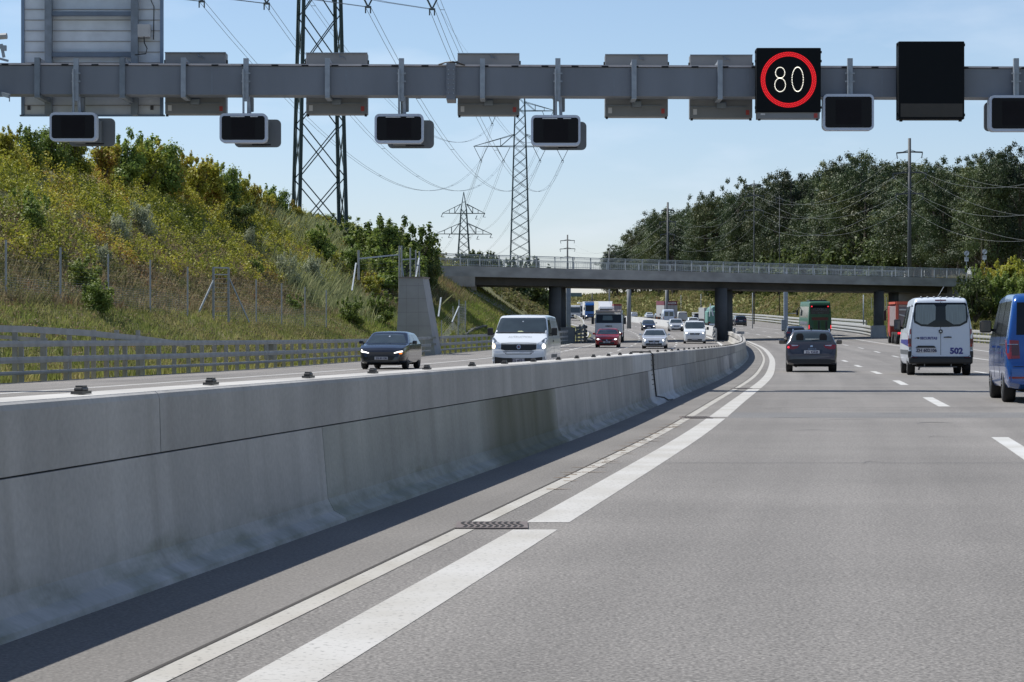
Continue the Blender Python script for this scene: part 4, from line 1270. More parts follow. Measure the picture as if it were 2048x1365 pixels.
class Body:
    def __init__(s, L, W, H, belt, inset, zt, zb, w, wells=(), wr=.33, cut=True):
        s.L, s.W, s.H, s.belt, s.inset = L, W, H, belt, inset
        ys = np.unique(np.round(np.concatenate([np.linspace(0, .9, 31), np.linspace(.9, L - 1.9, 14), np.linspace(L - 1.9, L, 48)]), 4))
        k = np.array([-.05, -.025, 0, .025, .05])
        def sm_(keys): return np.array([np.mean(interp(keys, np.clip(y + k * (1 if .12 < y < L - .12 else .2), 0, L))) for y in ys])
        ZT, ZB, WW = sm_(zt), sm_(zb), sm_(w)
        V = []; n = None
        for y, t, b, hw in zip(ys, ZT, ZB, WW):
            bl = min(belt, t - .025)
            g = max(t - bl, 0); kk = min(1, g / .16)
            ins = inset * min(1, max(0, (t - belt)) / (H - belt))
            wb = hw * .975; wr_ = max(wb - ins, hw * .3)
            P = [(0, b), (hw * .8, b), (hw * .93, b + .03), (hw * .975, b + .12 * min(1, (t - b))), (hw, b + (bl - b) * .45), (hw * .998, b + (bl - b) * .72), (hw * .988, b + (bl - b) * .90), (wb, bl)]
            for q in (.25, .5, .75): P.append((wb + (wr_ - wb) * q, bl + (t - .07 * kk - bl) * q))
            P += [(wr_ - .005, t - .07 * kk), (wr_ - .03, t - .03 * kk), (wr_ - .08, t - .008 * kk), (wr_ * .82, t), (wr_ * .5, t + .012), (0, t + .018)]
            ring = [(x, z) for x, z in P] + [(-x, z) for x, z in P[-2:0:-1]]
            n = len(ring)
            V += [(x, y, z) for x, z in ring]
        F = []
        m = len(ys)
        for i in range(m - 1):
            for j in range(n):
                q = (j + 1) % n
                F.append((i * n + j, i * n + q, (i + 1) * n + q, (i + 1) * n + j))
        F.append(tuple(range(n))[::-1]); F.append(tuple((m - 1) * n + j for j in range(n)))
        me = bpy.data.meshes.new('body'); me.from_pydata(V, [], F); me.update()
        bm = bmesh.new(); bm.from_mesh(me); bmesh.ops.recalc_face_normals(bm, faces=bm.faces[:]); bm.to_mesh(me)
        s.bvh = BVHTree.FromBMesh(bm); bm.free()
        s.me = me; s.wells = wells; s.wr = wr
    def make(s, paint, root, cut=True):
        o = add('body', s.me, [paint, M_under], root, True)
        if cut and s.wells:
            s2 = MB()
            for yw in s.wells:
                for sx in (-1, 1):
                    s2.cone((sx * (s.W / 2 - .30), yw, s.wr + .02), (sx * (s.W / 2 + .2), yw, s.wr + .02), s.wr * 1.17, s.wr * 1.17, 24)
            cm = s2.mesh('cutter'); cm.materials.append(paint); cm.materials.append(M_under)
            for p in cm.polygons: p.material_index = 1
            co = bpy.data.objects.new('cutter', cm); col.objects.link(co)
            co.parent = root
            md = o.modifiers.new('b', 'BOOLEAN'); md.operation = 'DIFFERENCE'; md.object = co; md.solver = 'EXACT'
            bpy.context.view_layer.update()
            m2 = bpy.data.meshes.new_from_object(o.evaluated_get(bpy.context.evaluated_depsgraph_get()))
            o.modifiers.clear(); o.data = m2
            for p in m2.polygons: p.use_smooth = True
            bpy.data.objects.remove(co)
            m2.set_sharp_from_angle(angle=R(45))
        s.o = o
        return o
    def patch(s, name, poly, face, mat, root, off=.006, cell=.09, skirt=.012):
        """a panel with outline poly that lies on the body surface"""
        poly = [Vector(p) for p in poly]
        area = sum(a.x * b.y - b.x * a.y for a, b in zip(poly, poly[1:] + poly[:1]))
        if area < 0: poly = poly[::-1]
        x0 = min(p.x for p in poly); x1 = max(p.x for p in poly); y0 = min(p.y for p in poly); y1 = max(p.y for p in poly)
        nx, ny = max(1, int(math.ceil((x1 - x0) / cell))), max(1, int(math.ceil((y1 - y0) / cell)))
        def clip(P, ax, v, keep):
            out = []
            for a, b in zip(P, P[1:] + P[:1]):
                da, db = (a[ax] - v) * keep, (b[ax] - v) * keep
                if da >= 0: out.append(a)
                if (da > 0 > db) or (da < 0 < db):
                    t = da / (da - db); out.append(a + (b - a) * t)
            return out
        V, F, idx = [], [], {}
        def vid(p):
            k = (round(p.x, 4), round(p.y, 4))
            if k not in idx:
                if face == 'rear': o_, d_ = Vector((p.x, -3, p.y)), Vector((0, 1, 0))
                elif face == 'front': o_, d_ = Vector((p.x, s.L + 3, p.y)), Vector((0, -1, 0))
                elif face == 'left': o_, d_ = Vector((-3, p.x, p.y)), Vector((1, 0, 0))
                elif face == 'right': o_, d_ = Vector((3, p.x, p.y)), Vector((-1, 0, 0))
                else: o_, d_ = Vector((p.x, p.y, 5)), Vector((0, 0, -1))
                h = s.bvh.ray_cast(o_, d_)
                if h[0] is None:
                    h = s.bvh.find_nearest(o_ + d_ * (3 + (s.L / 2 if face in ('rear', 'front') else 0)))
                    idx[k] = (len(V), h[0]); V.append(h[0]); return idx[k][0]
                nrm = h[1] if h[1].dot(d_) < 0 else -h[1]
                idx[k] = (len(V), None); V.append(h[0] + nrm * off)
            return idx[k][0]
        for i in range(nx):
            A = clip(clip(poly, 0, x0 + (x1 - x0) * i / nx, 1), 0, x0 + (x1 - x0) * (i + 1) / nx, -1)
            if len(A) < 3: continue
            for j in range(ny):
                B = clip(clip(A, 1, y0 + (y1 - y0) * j / ny, 1), 1, y0 + (y1 - y0) * (j + 1) / ny, -1)
                if len(B) < 3: continue
                ids = []
                for p in B:
                    q = vid(p)
                    if q not in ids: ids.append(q)
                if len(ids) >= 3: F.append(tuple(ids))
        if not F: return None
        me = bpy.data.meshes.new(name); me.from_pydata([tuple(v) for v in V], [], F); me.update()
        bm = bmesh.new(); bm.from_mesh(me)
        be = [e for e in bm.edges if e.is_boundary]
        r = bmesh.ops.extrude_edge_only(bm, edges=be)
        dv = {'rear': Vector((0, 1, 0)), 'front': Vector((0, -1, 0)), 'left': Vector((1, 0, 0)), 'right': Vector((-1, 0, 0)), 'top': Vector((0, 0, -1))}[face]
        for v in [g for g in r['geom'] if isinstance(g, bmesh.types.BMVert)]: v.co += dv * (skirt + off)
        bmesh.ops.recalc_face_normals(bm, faces=bm.faces[:])
        bm.to_mesh(me); bm.free()
        o = add(name, me, mat, root, True)
        me.set_sharp_from_angle(angle=R(40))
        return o
    def text(s, name, string, size, c, face, mat, root, bold=.0, off=.012, stretch=1.0):
        v, f, w = text_geo(string, size, bold)
        sg_ = 1 if face in ('rear',) else -1
        V = []
        for a, b in v:
            x, z = c[0] + sg_ * a * stretch, c[1] + b
            if face == 'rear': o_, d_ = Vector((x, -3, z)), Vector((0, 1, 0))
            elif face == 'front': o_, d_ = Vector((x, s.L + 3, z)), Vector((0, -1, 0))
            h = s.bvh.ray_cast(o_, d_)
            V.append((h[0] - d_ * off) if h[0] else Vector((x, 0, z)))
        q = MB(); q.raw(V, f)
        return q.build(name, mat, root)

def disc(cx, cz, r, n=20, rz=None): return [(cx + r * math.cos(2 * math.pi * i / n), cz + (rz or r) * math.sin(2 * math.pi * i / n)) for i in range(n)]

_WH = {}
def wheels(root, W, ys, r=.33, wd=.21, rim=None, detail=True, out=0.0):
    rim = rim or M_rim
    for yw in ys:
        for sx in (-1, 1):
            key = (round(r, 3), wd, sx, rim.name, detail)
            if key not in _WH:
                t = MB(); prof = [(.62, 0), (.72, .0), (.93, .03), (.985, .12), (1, .3), (1, .7), (.985, .88), (.93, .97), (.62, 1)]
                n = 28
                for i in range(n):
                    a = 2 * math.pi * i / n
                    for pr, px in prof: t.v.append((sx * (wd / 2 - wd * px), r * pr * math.cos(a), r * pr * math.sin(a)))
                m = len(prof)
                for i in range(n):
                    for j in range(m):
                        a_, b_ = i * m + j, ((i + 1) % n) * m + j; j2 = (j + 1) % m
                        t.f.append((a_, b_, ((i + 1) % n) * m + j2, i * m + j2))
                mt = t.mesh('wheel'); mt.materials.append(M_tyre); mt.polygons.foreach_set('use_smooth', [True] * len(mt.polygons))
                q = MB()
                if detail:
                    for k in range(5):
                        for dd in (-.13, .13):
                            a = 2 * math.pi * k / 5 + dd
                            q.bar((sx * (wd / 2 - .035), 0, 0), (sx * (wd / 2 - .02), r * .63 * math.cos(a), r * .63 * math.sin(a)), r * .11, .03)
                    q.cone((sx * (wd / 2 - .06), 0, 0), (sx * (wd / 2 - .012), 0, 0), r * .18, r * .14, 12)
                    k0 = len(q.v)
                    for i in range(24):
                        a = 2 * math.pi * i / 24
                        for rr, xx in ((.58, .03), (.66, .008)): q.v.append((sx * (wd / 2 - xx), r * rr * math.cos(a), r * rr * math.sin(a)))
                    for i in range(24):
                        a_ = k0 + 2 * i; b_ = k0 + 2 * ((i + 1) % 24); q.f.append((a_, b_, b_ + 1, a_ + 1))
                else:
                    q.cone((sx * (wd / 2 - .05), 0, 0), (sx * (wd / 2 - .025), 0, 0), r * .60, r * .60, 16)
                mr = q.mesh('rim'); mr.materials.append(rim)
                q2 = MB(); q2.cone((sx * (wd / 2 - .12), 0, 0), (sx * (wd / 2 - .10), 0, 0), r * .63, r * .63, 20)
                _WH[key] = (mt, mr, q2)
            mt, mr, q2 = _WH[key]
            o = add('wheel', mt, None, root); o.location = (sx * (W / 2 - wd / 2 - .02 + out), yw, r)
            ri = add('rim', mr, None, o)
            if detail: 
                if not isinstance(q2, bpy.types.Mesh):
                    m_ = q2.mesh('brake_disc'); m_.materials.append(M_under); _WH[key] = (mt, mr, m_); q2 = m_
                add('brake_disc', q2, None, o)

def mirrors(root, W, y, z, w=.20, h=.15, mat=None, arm=True, d=.11, out=.0):
    for sx in (-1, 1):
        s = MB(); s.rbox((sx * (W / 2 + w / 2 + .04 + out), y, z), (w, d, h), .035)
        if arm: s.bar((sx * (W / 2 - .06), y + .03, z - h * .3), (sx * (W / 2 + .08 + out), y, z - h * .25), .05)
        m = s.build('mirror', mat or M_plas, root)
        s = MB(); s.box((sx * (W / 2 + w / 2 + .04 + out), y - d / 2 - .004, z), (w * .82, .006, h * .78)); s.build('mirror_glass', M_glassl, m)

def place(root, X, Y, dirn=1, nose_at=None, L=0, yaw=0.0):
    """dirn 1 = drives away from us (rear at Y), -1 = comes towards us (nose at Y)"""
    h = heading(Y + (3 if dirn > 0 else 3)) + yaw
    v = Vector((math.sin(h), math.cos(h), 0))
    if dirn > 0:
        root.location = (X, Y, zr(Y + 2)); root.rotation_euler = (math.atan2(zr(Y + 3) - zr(Y), 3), 0, -h)
    else:
        p = Vector((X, Y, 0)) + v * L
        root.location = (p.x, p.y, zr(p.y - L / 2)); root.rotation_euler = (-math.atan2(zr(Y + 3) - zr(Y), 3), 0, -h + math.pi)

def profile(L, H, belt, rear, hood, nose, ws_t, ws_b, zb=.22, W=1.8, roofdrop=.03):
    """rear: list of (y, z) for the tail up to the roof; hood/nose heights; windscreen top and base distances from the nose"""
    zt = rear + [(L * .45, H), (L - ws_t - .25, H - roofdrop * .4), (L - ws_t, H - roofdrop), (L - ws_b, hood), (L - .55, hood - .06), (L - .22, nose + .06), (L - .08, nose - .04), (L - .03, nose - .18), (L, nose - .26)]
    zbk = [(0, .34), (.12, .26), (.5, zb), (L - .6, zb), (L - .12, .22), (L, .27)]
    w = [(0, W / 2 * .86), (.05, W / 2 * .92), (.16, W / 2 * .965), (.5, W / 2), (L - 1.0, W / 2), (L - .5, W / 2 * .975), (L - .25, W / 2 * .93), (L - .1, W / 2 * .85), (L, W / 2 * .72)]
    return zt, zbk, w

def side_glass(b, root, ya, yb, belt, top, slant_r=.25, slant_f=.7, n=2, mat=None):
    """side windows between ya (rear) and yb (front)"""
    for face in ('left', 'right'):
        zb_, zt_ = belt + .03, top - .11
        xs = np.linspace(ya, yb, n + 1)
        for i in range(n):
            a, c = xs[i] + .03, xs[i + 1] - .03
            P = [(a, zb_), (c, zb_), (c, zt_), (a, zt_)]
            if i == 0: P = [(a, zb_), (c, zb_), (c, zt_), (a + slant_r, zt_), (a + slant_r * .3, zb_ + (zt_ - zb_) * .6)]
            if i == n - 1: P = [(a if n > 1 else a, zb_), (c, zb_), (c - slant_f, zt_), (a + (slant_r if n == 1 else 0), zt_)]
            b.patch('side_window', P, face, mat or M_glass, root, off=.004, cell=.2)

def underbody(root, L, W, z0=.16, z1=.34, ya=.35, yb=.4):
    s = MB(); s.rbox((0, L / 2, (z0 + z1) / 2), (W * .72, L - ya - yb, z1 - z0), .04)
    s.bar((-W * .3, .3, z0 + .03), (-W * .3, 1.2, z0 + .05), .12, .1, n=8)
    return s.build('chassis', M_under, root)

def plate(b, root, string, cx, cz, face, w=.52, h=.115):
    p = b.patch('number_plate', [(cx - w / 2, cz - h / 2), (cx + w / 2, cz - h / 2), (cx + w / 2, cz + h / 2), (cx - w / 2, cz + h / 2)], face, M_plw, root, off=.015)
    if string and p: b.text('lettering', string, h * .92, (cx, cz), face, M_pltxt, p, .004, .022)
    return p

# --- generic passenger car, seen small
def car(label, paint, X, Y, dirn, kind='hatch', lights='on', group=None, plate_s=None, cat='car', detail=True, roofrails=False, name=None, yaw=0.0, rimm=None, W=None):
    K = {'hatch': (4.3, 1.80, 1.45, .96, .17, [(0, .58), (.05, .66), (.07, .93), (.14, 1.03), (.50, 1.34), (.78, 1.41)], .97, .76, 1.9, 1.05, .315),
         'estate': (4.6, 1.81, 1.47, .96, .16, [(0, .58), (.05, .66), (.07, .95), (.14, 1.03), (.42, 1.36), (.62, 1.43)], .97, .76, 2.0, 1.15, .32),
         'saloon': (4.67, 1.81, 1.45, .95, .19, [(0, .58), (.05, .70), (.07, .95), (.55, 1.03), (1.2, 1.36), (1.6, 1.42)], .95, .74, 1.95, 1.15, .32),
         'suv': (4.6, 1.86, 1.66, 1.08, .17, [(0, .64), (.05, .74), (.07, 1.02), (.14, 1.14), (.42, 1.52), (.66, 1.62)], 1.08, .92, 1.85, 1.1, .36),
         'van': (5.0, 1.96, 1.98, 1.16, .14, [(0, .58), (.03, .66), (.04, 1.1), (.10, 1.78), (.26, 1.93), (.5, 1.96)], 1.28, 1.06, 1.50, .62, .34)}[kind]
    L, W0, H, belt, inset, rear, hood, nose, wst, wsb, wr = K
    W = W or W0
    zt, zb, w = profile(L, H, belt, rear, hood, nose, wst, wsb, W=W)
    wy = (.80, L - .86) if kind != 'van' else (1.0, L - .95)
    b = Body(L, W, H, belt, inset, zt, zb, w, wy, wr)
    root = empty(name or {'hatch': 'car', 'estate': 'estate_car', 'saloon': 'car', 'suv': 'off_roader', 'van': 'van'}[kind], label=label, cat=cat, group=group)
    b.make(paint, root, cut=detail)
    hw = W / 2
    if not detail:
        for yw in wy:
            for face in ('left', 'right'): b.patch('wheel_arch', disc(yw, wr, wr * 1.13, 16), face, M_under, root, off=.003, cell=.5)
    wheels(root, W, wy, wr, .21 if kind != 'van' else .215, rimm, detail, out=0 if detail else .035)
    underbody(root, L, W)
    tw, bw = hw - inset - .12, hw - .11
    if kind == 'van': tw = hw - inset - .06; bw = hw - .09
    side_glass(b, root, .45 if kind != 'van' else L - 3.3, L - wsb - .28, belt, H, .28, (wst - wsb) * .75, 2 if kind != 'van' else 2)
    if dirn < 0:
        b.patch('windscreen', [(-bw, hood + .04), (bw, hood + .04), (tw, H - .10), (tw * .5, H - .085), (-tw * .5, H - .085), (-tw, H - .10)], 'front', M_glassl, root, cell=.12)
        for sx in (-1, 1):
            P = [(sx * hw * .88, nose - .03), (sx * hw * .87, nose - .16), (sx * hw * .52, nose - .18), (sx * hw * .50, nose - .11)]
            hl_ = b.patch('headlight', P, 'front', M_lamp, root)
            if lights:
                b.patch('lit_bulb', disc(sx * hw * .72, nose - .11, .085 if lights == 'on' else .06, 12, .055), 'front', M_lit, hl_ or root, off=.014)
        gz = nose - .15
        b.patch('grille', [(-hw * .46, gz + .03), (hw * .46, gz + .03), (hw * .36, gz - .13), (-hw * .36, gz - .13)], 'front', M_plas, root)
        b.patch('badge', disc(0, gz - .04, .05, 12), 'front', M_chrome, root, off=.012)
        b.patch('lower_grille', [(-hw * .62, .43), (hw * .62, .43), (hw * .70, .28), (-hw * .70, .28)], 'front', M_plas, root)
        plate(b, root, plate_s, 0, .44, 'front')
        b.patch('bonnet_gap', [(-hw * .80, nose + .035), (hw * .80, nose + .035), (hw * .80, nose + .022), (-hw * .80, nose + .022)], 'front', M_seam, root, off=.003)
    else:
        top = H - .10; bz_ = rear[3][1] + .05
        b.patch('rear_window', [(-bw * .92, bz_), (bw * .92, bz_), (tw * .96, top), (-tw * .96, top)], 'rear', M_glass, root, cell=.12)
        for sx in (-1, 1):
            t_ = b.patch('tail_light', [(sx * hw * .94, bz_ - .10), (sx * hw * .93, bz_ - .27), (sx * hw * .52, bz_ - .24), (sx * hw * .55, bz_ - .12)], 'rear', M_tail, root)
            if lights == 'brake': b.patch('lit_bulb', disc(sx * hw * .78, bz_ - .18, .07, 10), 'rear', M_tail_lit, t_ or root, off=.014)
        plate(b, root, plate_s, 0, bz_ - .33, 'rear')
        b.patch('bumper_insert', [(-hw * .72, .40), (hw * .72, .40), (hw * .66, .30), (-hw * .66, .30)], 'rear', M_plas, root)
    mirrors(root, W, L - wsb - .45, belt + .10 if kind != 'van' else belt + .18, .18 if kind != 'van' else .20, .14 if kind != 'van' else .26, M_plas if kind == 'van' else paint)
    if roofrails:
        for sx in (-1, 1):
            s = MB(); x = sx * (hw - inset - .06); s.tube([(x, .7, H - .03), (x, .85, H + .03), (x, L - wst - .35, H + .03), (x, L - wst - .15, H - .05)], .022, 6); s.build('roof_rail', M_chrome, root)
    place(root, X, Y, dirn, L=L, yaw=yaw)
    return root, b

P_grey = pt('graphite', (.062, .060, .068), .5, .32); P_white = pt('white', (.62, .66, .70), 0, .3); P_black = pt('black', (.008, .011, .020), .2, .2)
P_red = pt('red', (.36, .006, .010), 0, .35, .4); P_silver = pt('silver_white', (.50, .53, .57), .3, .3); P_blue = pt('blue', (.006, .075, .30), .25, .22)
P_navy = pt('navy', (.015, .022, .045), .3, .25); P_whb = pt('van_white', (.58, .64, .72), 0, .35, .5)

# --- grey estate in our lane (rear view)
L, W, H, belt, inset = 4.24, 1.76, 1.46, .97, .20
zt, zb, w = profile(L, H, belt, [(0, .58), (.04, .64), (.06, .70), (.09, .93), (.13, 1.02), (.33, 1.30), (.46, 1.40), (.62, 1.435)], .96, .74, 1.95, 1.05, W=W)
w = [(0, .80), (.04, .835), (.10, .862), (.3, .88), (L - 1, .88), (L - .5, .86), (L - .2, .80), (L, .64)]
zb[0] = (0, .30); zb[1] = (.12, .26)
b = Body(L, W, H, belt, inset, zt, zb, w, (.84, L - .88), .315)
root = empty('estate_car', label='graphite grey estate car driving ahead in the left lane', cat='car')
b.make(P_grey, root)
wheels(root, W, (.84, L - .88), .315, .235, out=.012)
underbody(root, L, W, .19, .34)
gl = b.patch('rear_window', [(-.655, 1.055), (.655, 1.055), (.70, 1.09), (.585, 1.365), (.30, 1.395), (-.30, 1.395), (-.585, 1.365), (-.70, 1.09)], 'rear', M_glassl, root, cell=.06)
for sx in (-1, 1): b.patch('seat_silhouette', [(sx * .52, 1.10), (sx * .28, 1.10), (sx * .27, 1.25), (sx * .32, 1.33), (sx * .47, 1.33), (sx * .53, 1.25)], 'rear', M_seat, gl, off=.010, cell=.06)
b.patch('reflection_strip', [(-.21, 1.125), (.26, 1.125), (.26, 1.145), (-.21, 1.145)], 'rear', M('reflection_pale', (.30, .34, .34), .6), gl, off=.012)  # a reflection painted on the glass as a pale strip
b.patch('wiper', [(.02, 1.10), (.26, 1.115), (.26, 1.13), (.0, 1.12)], 'rear', M_plas, gl, off=.02)
for sx in (-1, 1):
    t = b.patch('tail_light', [(sx * .835, .935), (sx * .80, .80), (sx * .62, .79), (sx * .46, .84), (sx * .41, .93), (sx * .62, .955)], 'rear', M_tail, root, cell=.05)
    b.patch('reverse_lamp', [(sx * .70, .945), (sx * .46, .93), (sx * .46, .912), (sx * .66, .90)], 'rear', M_lamp, t, off=.012)
    b.patch('lit_bulb', disc(sx * .79, .86, .035, 10), 'rear', M_tail if sx > 0 else M_tail_lit, t, off=.012)
    b.patch('reflector', [(sx * .66, .39), (sx * .46, .37), (sx * .46, .34), (sx * .66, .35)], 'rear', M_taild, root)
b.patch('tailgate_gap', [(-.62, .60), (.62, .60), (.62, .612), (-.62, .612)], 'rear', M_seam, root, off=.003)
for sx in (-1, 1): b.patch('tailgate_gap', [(sx * .62, .60), (sx * .72, .70), (sx * .75, .80), (sx * .738, .80), (sx * .708, .705), (sx * .61, .612)], 'rear', M_seam, root, off=.003, cell=.04)
b.patch('plate_recess', [(-.32, .62), (.34, .62), (.38, .78), (-.36, .78)], 'rear', pt('graphite_dark', (.03, .034, .045), .4, .4), root, off=.003)
plate(b, root, 'ZG 93449', .01, .695, 'rear')
b.patch('badge', [(-.035, .93), (.035, .93), (.045, .87), (-.045, .87)], 'rear', M_chrome, root, off=.01)
b.text('lettering', 'ARONA', .045, (.02, .80), 'rear', M_chrome, root, .0, .01, 1.9)
b.patch('lower_bumper', [(-.80, .42), (-.60, .455), (.60, .455), (.80, .42), (.78, .31), (-.78, .31)], 'rear', M_plas, root, off=.008, cell=.06)
side_glass(b, root, .42, L - 1.35, belt, H, .22, .68, 3)
mirrors(root, W, 2.75, 1.04, .20, .15, pt('graphite_mirror', (.03, .034, .042), .4, .3), out=-.01)
for sx in (-1, 1):
    s = MB(); x = sx * (.88 - .20 - .055); s.tube([(x, .62, H - .06), (x, .72, H + .02), (x, 2.0, H + .02), (x, 2.15, H - .05)], .02, 6); s.build('roof_rail', M_chrome, root)
s = MB(); s.bar((0, .95, H), (0, .80, H + .10), .035); s.build('antenna', M_plas, root)
place(root, 10.30, 78.0, 1)

# --- white security van (rear view)
L, W, H, belt, inset = 5.9, 2.02, 2.47, 1.42, .19
zt = [(0, .52), (.02, .58), (.035, .70), (.05, 1.5), (.09, 2.25), (.14, 2.38), (.30, 2.44), (2.2, 2.47), (L - 1.7, 2.43), (L - .78, 1.36), (L - .3, 1.16), (L - .1, .95), (L, .7)]
zb = [(0, .50), (.3, .42), (.6, .34), (L, .30)]
w = [(0, .965), (.04, .985), (.12, 1.005), (.3, 1.01), (L - .8, 1.01), (L - .3, .96), (L, .8)]
b = Body(L, W, H, belt, inset, zt, zb, w, (1.12, L - .95), .345)
root = empty('delivery_van', label='white security van numbered 502 driving ahead in the middle lane', cat='van')
b.make(P_whb, root)
wheels(root, W, (1.12, L - .95), .345, .25, M('steel_rim', (.2, .2, .2), .6, .3), out=0)
underbody(root, L, W, .26, .5, .15, .5)
gl = b.patch('rear_window', [(-.82, 1.66), (-.60, 1.545), (-.2, 1.52), (.2, 1.52), (.60, 1.545), (.82, 1.66), (.845, 1.85), (.80, 2.24), (.76, 2.285), (-.76, 2.285), (-.80, 2.24), (-.845, 1.85)], 'rear', M_glass, root, cell=.07)
for sx in (-1, 1):
    b.patch('window_pane', [(sx * .78, 1.72), (sx * .60, 1.61), (sx * .40, 1.60), (sx * .16, 1.75), (sx * .15, 2.16), (sx * .20, 2.22), (sx * .72, 2.22), (sx * .77, 2.17)], 'rear', M('misted_pane', (.21, .26, .27), .35, 0, .15, 30, stretch=(1, 1, .05)), gl, off=.012, cell=.07)
s = [(-.006, .645), (.006, .645), (.006, 2.40), (-.006, 2.40)]
b.patch('door_gap', s, 'rear', M_seam, root, off=.004)
for P in ([(-.90, .63), (-.84, .585), (.84, .585), (.90, .63), (.895, .64), (.835, .598), (-.835, .598), (-.895, .64)],): b.patch('door_gap', P, 'rear', M_seam, root, off=.004, cell=.1)
for sx in (-1, 1): b.patch('door_gap', [(sx * .905, .64), (sx * .915, .64), (sx * .905, 1.4), (sx * .83, 2.36), (sx * .82, 2.36), (sx * .895, 1.4)], 'rear', M_seam, root, off=.004, cell=.2)
b.patch('brake_light', [(-.17, 2.345), (.17, 2.345), (.17, 2.375), (-.17, 2.375)], 'rear', M_taild, root)
for sx in (-1, 1):
    t = b.patch('tail_light', [(sx * 1.0, 1.46), (sx * .915, 1.46), (sx * .905, 1.1), (sx * .90, .90), (sx * .99, .90)], 'rear', M_tail, root, cell=.08, off=.012)
    b.patch('dark_lens', [(sx * .985, 1.16), (sx * .915, 1.16), (sx * .91, 1.0), (sx * .985, 1.0)], 'rear', M_taild, t, off=.016)
    b.patch('clear_lens', [(sx * .96, 1.30), (sx * .925, 1.30), (sx * .915, 1.18), (sx * .95, 1.14)], 'rear', M_lamp, t, off=.016)
    b.patch('reflector', [(sx * .98, .89), (sx * .90, .89), (sx * .90, .81), (sx * .98, .81)], 'rear', M('grey_lens', (.22, .24, .26), .3), root, off=.012)
    b.patch('bumper_reflector', [(sx * .90, .58), (sx * .72, .58), (sx * .72, .55), (sx * .90, .55)], 'rear', M_taild, root, off=.085)
    b.patch('step_lamp', [(sx * .93, .475), (sx * .84, .475), (sx * .84, .445), (sx * .93, .445)], 'rear', M_lamp, root, off=.10)
bd = b.patch('badge', disc(0, 1.38, .065, 20), 'rear', M_plas, root, off=.02)
for a in (90, 210, 330): b.patch('star', [(.055 * math.cos(R(a)), 1.38 + .055 * math.sin(R(a))), (.010 * math.cos(R(a + 90)), 1.38 + .010 * math.sin(R(a + 90))), (.010 * math.cos(R(a - 90)), 1.38 + .010 * math.sin(R(a - 90)))], 'rear', M_chrome, bd, off=.03)
b.patch('door_handle', [(.09, 1.185), (.34, 1.185), (.33, 1.215), (.24, 1.225), (.10, 1.21)], 'rear', M_plas, root, off=.02)
b.patch('plate_lamp_cover', [(-.78, .87), (-.15, .87), (-.17, .905), (-.22, .935), (-.70, .935), (-.74, .905)], 'rear', M_plas, root, off=.018)
plate(b, root, 'ZH 602106', -.445, .79, 'rear', .56, .15)
M_ind = M('decal_indigo', (.035, .035, .20), .5)
b.text('lettering', 'SECURITAS', .108, (-.37, 1.17), 'rear', M_ind, root, .004, .01, .98)
b.patch('logo', [(-.80, 1.15), (-.74, 1.195), (-.67, 1.20), (-.61, 1.165), (-.66, 1.185), (-.70, 1.15), (-.735, 1.18)], 'rear', M_plas, root, off=.008, cell=.03)
b.patch('logo', disc(-.695, 1.165, .026, 10), 'rear', M_plas, root, off=.010, cell=.03)
b.text('number', '502', .255, (.485, .775), 'rear', M_ind, root, .012, .01, 1.05)
s = MB(); s.rbox((0, .08, .475), (1.97, .26, .22), .05); s.rbox((-.95, .12, .66), (.11, .22, .22), .03); s.rbox((.95, .12, .66), (.11, .22, .22), .03); s.build('bumper', M_plas, root)
s = MB(); s.bar((-.66, .02, .27), (.50, .02, .27), .035, n=8); s.bar((-.5, .02, .42), (-.5, .02, .27), .03); s.bar((.32, .02, .42), (.32, .02, .27), .03); s.bar((-.66, .02, .27), (-.68, .05, .18), .04); s.build('tow_bar', M('bar_grey', (.16, .16, .16), .5, .3), root)
for face in ('left', 'right'):
    b.patch('side_stripe', [(.12, 1.13), (L - 1.4, 1.13), (L - 1.4, 1.02), (.12, .92)], face, M_ind, root, cell=.5)
    b.patch('side_moulding', [(.12, .80), (L - 1.0, .80), (L - 1.0, .66), (.12, .66)], face, M('moulding_grey', (.10, .11, .12), .6), root, cell=.5, off=.008)
    b.patch('side_window', [(L - 2.55, 1.47), (L - 1.25, 1.47), (L - 1.75, 2.2), (L - 2.55, 2.2)], face, M_glass, root, cell=.3)
    b.patch('side_window', [(L - 4.0, 1.5), (L - 2.75, 1.5), (L - 2.75, 2.2), (L - 4.0, 2.2)], face, M_glassl, root, cell=.3)
mirrors(root, W, L - 1.55, 1.62, .22, .36, out=-.02)
s = MB()
for k in range(7): s.box((-.6 + .2 * k, .3 + .0 * k, 2.475), (.05, .08, .03))
s.bar((-.05, 1.0, 2.46), (.14, .75, 2.80), .012); s.build('roof_rivet', M_chrome, root)
place(root, 13.42, 71.0, 1)

# --- blue people carrier at the right edge (rear view)
L, W, H, belt, inset = 4.9, 1.90, 1.99, 1.15, .13
zt = [(0, .62), (.03, .70), (.05, .80), (.07, 1.1), (.20, 1.78), (.28, 1.90), (.45, 1.96), (2.2, 1.99), (L - 1.55, 1.94), (L - .70, 1.20), (L - .25, 1.04), (L - .08, .86), (L, .6)]
zb = [(0, .34), (.2, .25), (L - .3, .22), (L, .26)]
w = [(0, .86), (.04, .905), (.12, .935), (.3, .95), (L - .8, .95), (L - .3, .91), (L, .76)]
b = Body(L, W, H, belt, inset, zt, zb, w, (.98, L - .98), .355)
root = empty('people_carrier', label='metallic blue people carrier cut off by the right edge', cat='van')
b.make(P_blue, root)
wheels(root, W, (.98, L - .98), .355, .235, out=.012)
underbody(root, L, W, .20, .4)
b.patch('rear_window', [(-.76, 1.22), (.76, 1.22), (.74, 1.80), (-.74, 1.80)], 'rear', M_glass, root, cell=.1)
